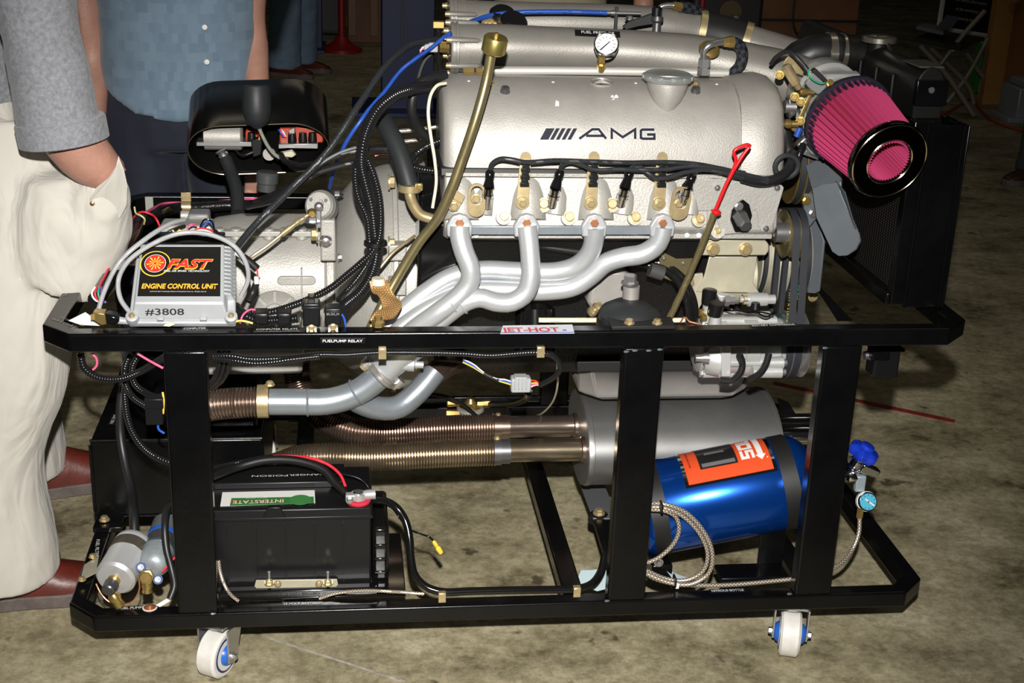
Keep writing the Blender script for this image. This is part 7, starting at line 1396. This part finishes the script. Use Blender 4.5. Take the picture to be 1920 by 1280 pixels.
a = F(612, 70, 0); tagbox('paper_sack', (a.x, a.y + .2, .22), (.26, .2, .42), mat('grey_sack', (.12, .12, .12), .8), 'grey sack standing left of the red post', 'sack', .03); tagbox('yellow_sign', (a.x + .02, a.y + .1, .78), (.22, .03, .4), mat('sign_yellow', (.45, .38, .02), .6), 'yellow sign hung on the arm of the red post', 'sign', .004)
woodm = mat('brown_wood', (.20, .08, .03), .55, noisy=.35, nscale=5)
a, c = F(655, 80, 0), F(716, 86, 0); t = thing('wooden_cabinet', 'low brown wooden cabinet between the red post and the blue lift post', 'cabinet', ((a.x + c.x) / 2, a.y + .2, 0)); w = c.x - a.x + .12
MB().box(((a.x + c.x) / 2 + .05, a.y + .25, .28), (w, .5, .56)).build('carcass', woodm, t, .005); MB().box(((a.x + c.x) / 2 + .05, a.y + .22, .58), (w + .06, .58, .04)).build('top', mat('pale_top', (.25, .2, .14), .5), t, .004)
MB().box((c.x - .05, a.y - .01, .3), (.05, .02, .5)).build('stile', mat('light_wood', (.22, .11, .04), .5), t, .002); MB().box((a.x + .02, a.y - .01, .3), (.05, .02, .5)).build('stile', MATS['light_wood'], t, .002); lathe('pan', V(((a.x + c.x) / 2 + .02, a.y + .15, .6)), UP, [(0, .12), (.06, .14)], brass, t, 24)
# counters behind the radiator
a = P(1500, 60, 4.6); t = thing('wooden_counter', 'brown wooden counter panel behind the radiator hose', 'counter', (a.x, 4.8, 0))
x0_, x1_ = P(1405, 40, 4.6).x, P(1608, 40, 4.6).x
MB().box(((x0_ + x1_) / 2, 4.8, .5), (x1_ - x0_, .4, 1.0)).build('front_panel', woodm, t, .004); MB().box(((x0_ + x1_) / 2, 4.59, P(1500, 38, 4.6).z), (x1_ - x0_, .01, .012)).build('panel_joint', blackm, t); MB().box(((x0_ + x1_) / 2, 4.78, 1.02), (x1_ - x0_ + .06, .5, .04)).build('top', woodm, t, .004)
MB().tube(smooth_path(W3([(1492, -10, 4.56), (1487, 30, 4.56), (1490, 55, 4.56), (1500, 72, 4.56)]), .02), .006, 8).build('cord', blackm, t)
a = P(1370, 30, 3.9); t = thing('shop_machine', 'dark workshop machine with a round dial far behind the intake tube', 'machine', (a.x, 4.1, 0)); MB().box((a.x, 4.1, .45), (.32, .3, .9)).build('body', mat('dark_machine', (.02, .02, .02), .5), t, .02)
lathe('dial', P(1368, 22, 3.94), FRONT, [(0, .05), (.015, .05)], mat('dim_brass', (.12, .09, .05), .5, .5), t, 24); MB().tube([V((a.x - .12, 3.93, z)) for z in (.4, .9, 1.3)], .012, 8).build('red_pipe', rp, t); lathe('knob', P(1379, 42, 3.9), UP, [(0, .02), (.03, .02)], MATS['dim_steel'], t, 16)
# wood partition at right
wp_ = mat('orange_wood', (.42, .17, .05), .5, noisy=.25, nscale=4)
a = F(1842, 196, 0); t = thing('wood_partition', 'orange brown wooden partition with a lighter edge at the right', 'partition', (a.x + .5, a.y, 0))
MB().box((a.x + .05, a.y + .03, 1.1), (.11, .07, 2.2)).build('edge_post', mat('edge_wood', (.60, .30, .09), .5, noisy=.2, nscale=6), t, .004); MB().box((a.x + .62, a.y + .05, 1.1), (1.02, .04, 2.2)).build('panel', wp_, t, .003)
# black board with lettering
t = thing('display_board', 'black display board with white frame and rows of white lettering', 'board', F(1820, 150, 0) + V((0, .6, 0)))
YB = 6.4; BA, BB, BCc, BD_ = P(1757, 52, YB), P(1872, 70, YB), P(1895, -70, YB), P(1776, -70, YB); nrm = V((0, -.012, 0))
quad('panel', BA, BB, BCc, BD_, mat('board_black', (.012, .012, .012), .5), t, .01)
wd_ = mat('dim_white', (.8, .8, .76), .5)
for s_, e_ in ((BA, BB), (BA, BD_), (BB, BCc)): MB().tube([s_ + nrm * 2, (s_ + e_) / 2 + nrm * 2, e_ + nrm * 2], .016, 6).build('frame', wd_, t)
bxd = (BB - BA).normalized(); byd = (BD_ - BA); byd = (byd - bxd * byd.dot(bxd)).normalized()
for k, (s_, wd) in enumerate((('and restored by the crew', .19), ('in the workshop at', .17), ('For more information', .21), ('THE FULL MERCEDES', .23), ('FROM ALL MERCEDES', .26))): text(s_, BA + bxd * (.06 + (k % 2) * .02) + byd * (.07 + k * .055) + nrm * 2.2, bxd, byd, .02, wd_, t, wd)
# folding chair
t = thing('folding_chair', 'metal framed folding chair holding papers beyond the radiator', 'chair', F(1800, 200, 0)); cm_ = mat('chair_metal', (.36, .32, .26), .4, .3)
for pts in ([(1847, 20, 5.25), (1800, 72, 5.25), (1754, 132, 5.25)], [(1725, 85, 5.1), (1775, 140, 5.1), (1826, 216, 5.1)], [(1745, 90, 5.5), (1790, 132, 5.5), (1818, 165, 5.5), (1826, 195, 5.5)], [(1852, 72, 5.5), (1815, 140, 5.5), (1776, 192, 5.5)], [(1812, 98, 5.55), (1840, 140, 5.55), (1862, 165, 5.55)]):
    MB().tube(smooth_path(W3(pts), .03), .013, 10).build('leg', cm_, t)
MB().hexa([P(1712, 78, 5.1), P(1800, 96, 5.1), P(1845, 76, 5.6), P(1750, 62, 5.6)], [q + V((0, 0, .02)) for q in (P(1712, 78, 5.1), P(1800, 96, 5.1), P(1845, 76, 5.6), P(1750, 62, 5.6))]).build('seat', mat('seat_dark', (.03, .03, .02), .5), t, .004)
for x in (1785, 1794): lathe('hinge', P(x, 91, 5.2), FRONT, [(0, .012), (.02, .012)], wd_, t, 12)
pp_ = [P(1718, 55, 5.2), P(1768, 66, 5.2), P(1780, 58, 5.4), P(1735, 50, 5.4)]; o = MB().hexa(pp_, [q + V((0, 0, .02)) for q in pp_]).build('magazines', mat('paper_dim', (.22, .22, .24), .6), None); props(o, 'loose magazines lying on the folding chair seat', 'magazines')
pp_ = [P(1762, 50, 5.2), P(1780, 58, 5.2), P(1798, 36, 5.3), P(1778, 32, 5.3)]; o = MB().hexa(pp_, [q + V((0, .02, .01)) for q in pp_]).build('brochure', mat('brochure_blue', (.10, .10, .14), .5), None); props(o, 'bluish brochure propped open on the folding chair', 'brochure')
a = F(1845, 160, 0); t = thing('shopping_bag', 'white bag with green side on the floor behind the folding chair', 'bag', a + V((0, .3, 0))); pp_ = [P(1836, 155, 5.9), P(1856, 158, 5.9), P(1866, 80, 5.9), P(1848, 82, 5.9)]; pp_[0].z = pp_[1].z = .001; MB().prism(pp_, (0, .1, 0)).build('bag', mat('bag_white', (.7, .72, .72), .6, noisy=.3, nscale=20), t, .01); pp_ = [P(1829, 152, 5.88), P(1837, 155, 5.88), P(1850, 82, 5.88), P(1844, 82, 5.88)]; pp_[0].z = pp_[1].z = .001; MB().prism(pp_, (0, .1, 0)).build('green_side', mat('bag_green', (.03, .25, .02), .6), t, .01)
a = F(1888, 230, 0); t = thing('tool_case', 'grey metal case with a pale label standing by the wood partition', 'case', a + V((.2, .1, 0))); gm_ = mat('case_grey', (.40, .44, .48), .4, .3)
MB().box(a + V((.25, .12, .10)), (.40, .22, .16)).build('body', gm_, t, .008); MB().box(a + V((.23, .12, .012)), (.46, .26, .024)).build('base', gm_, t, .003); MB().box(a + V((.25, .12, .20)), (.34, .18, .04)).build('lid', gm_, t, .01); MB().box(a + V((.18, .005, .10)), (.12, .006, .10)).build('label', mat('label_cream', (.45, .42, .3), .6), t, .001)
cable('extension_cord', 'orange extension cord lying on the floor by the folding chair', mat('orange_cord', (.45, .06, .01), .5), 2.2, [F(1740, 222, .01), F(1773, 211, .01), F(1800, 196, .01), F(1822, 184, .01), F(1838, 205, .01), F(1862, 226, .01), F(1895, 239, .01), F(1925, 246, .01)], 'cord')
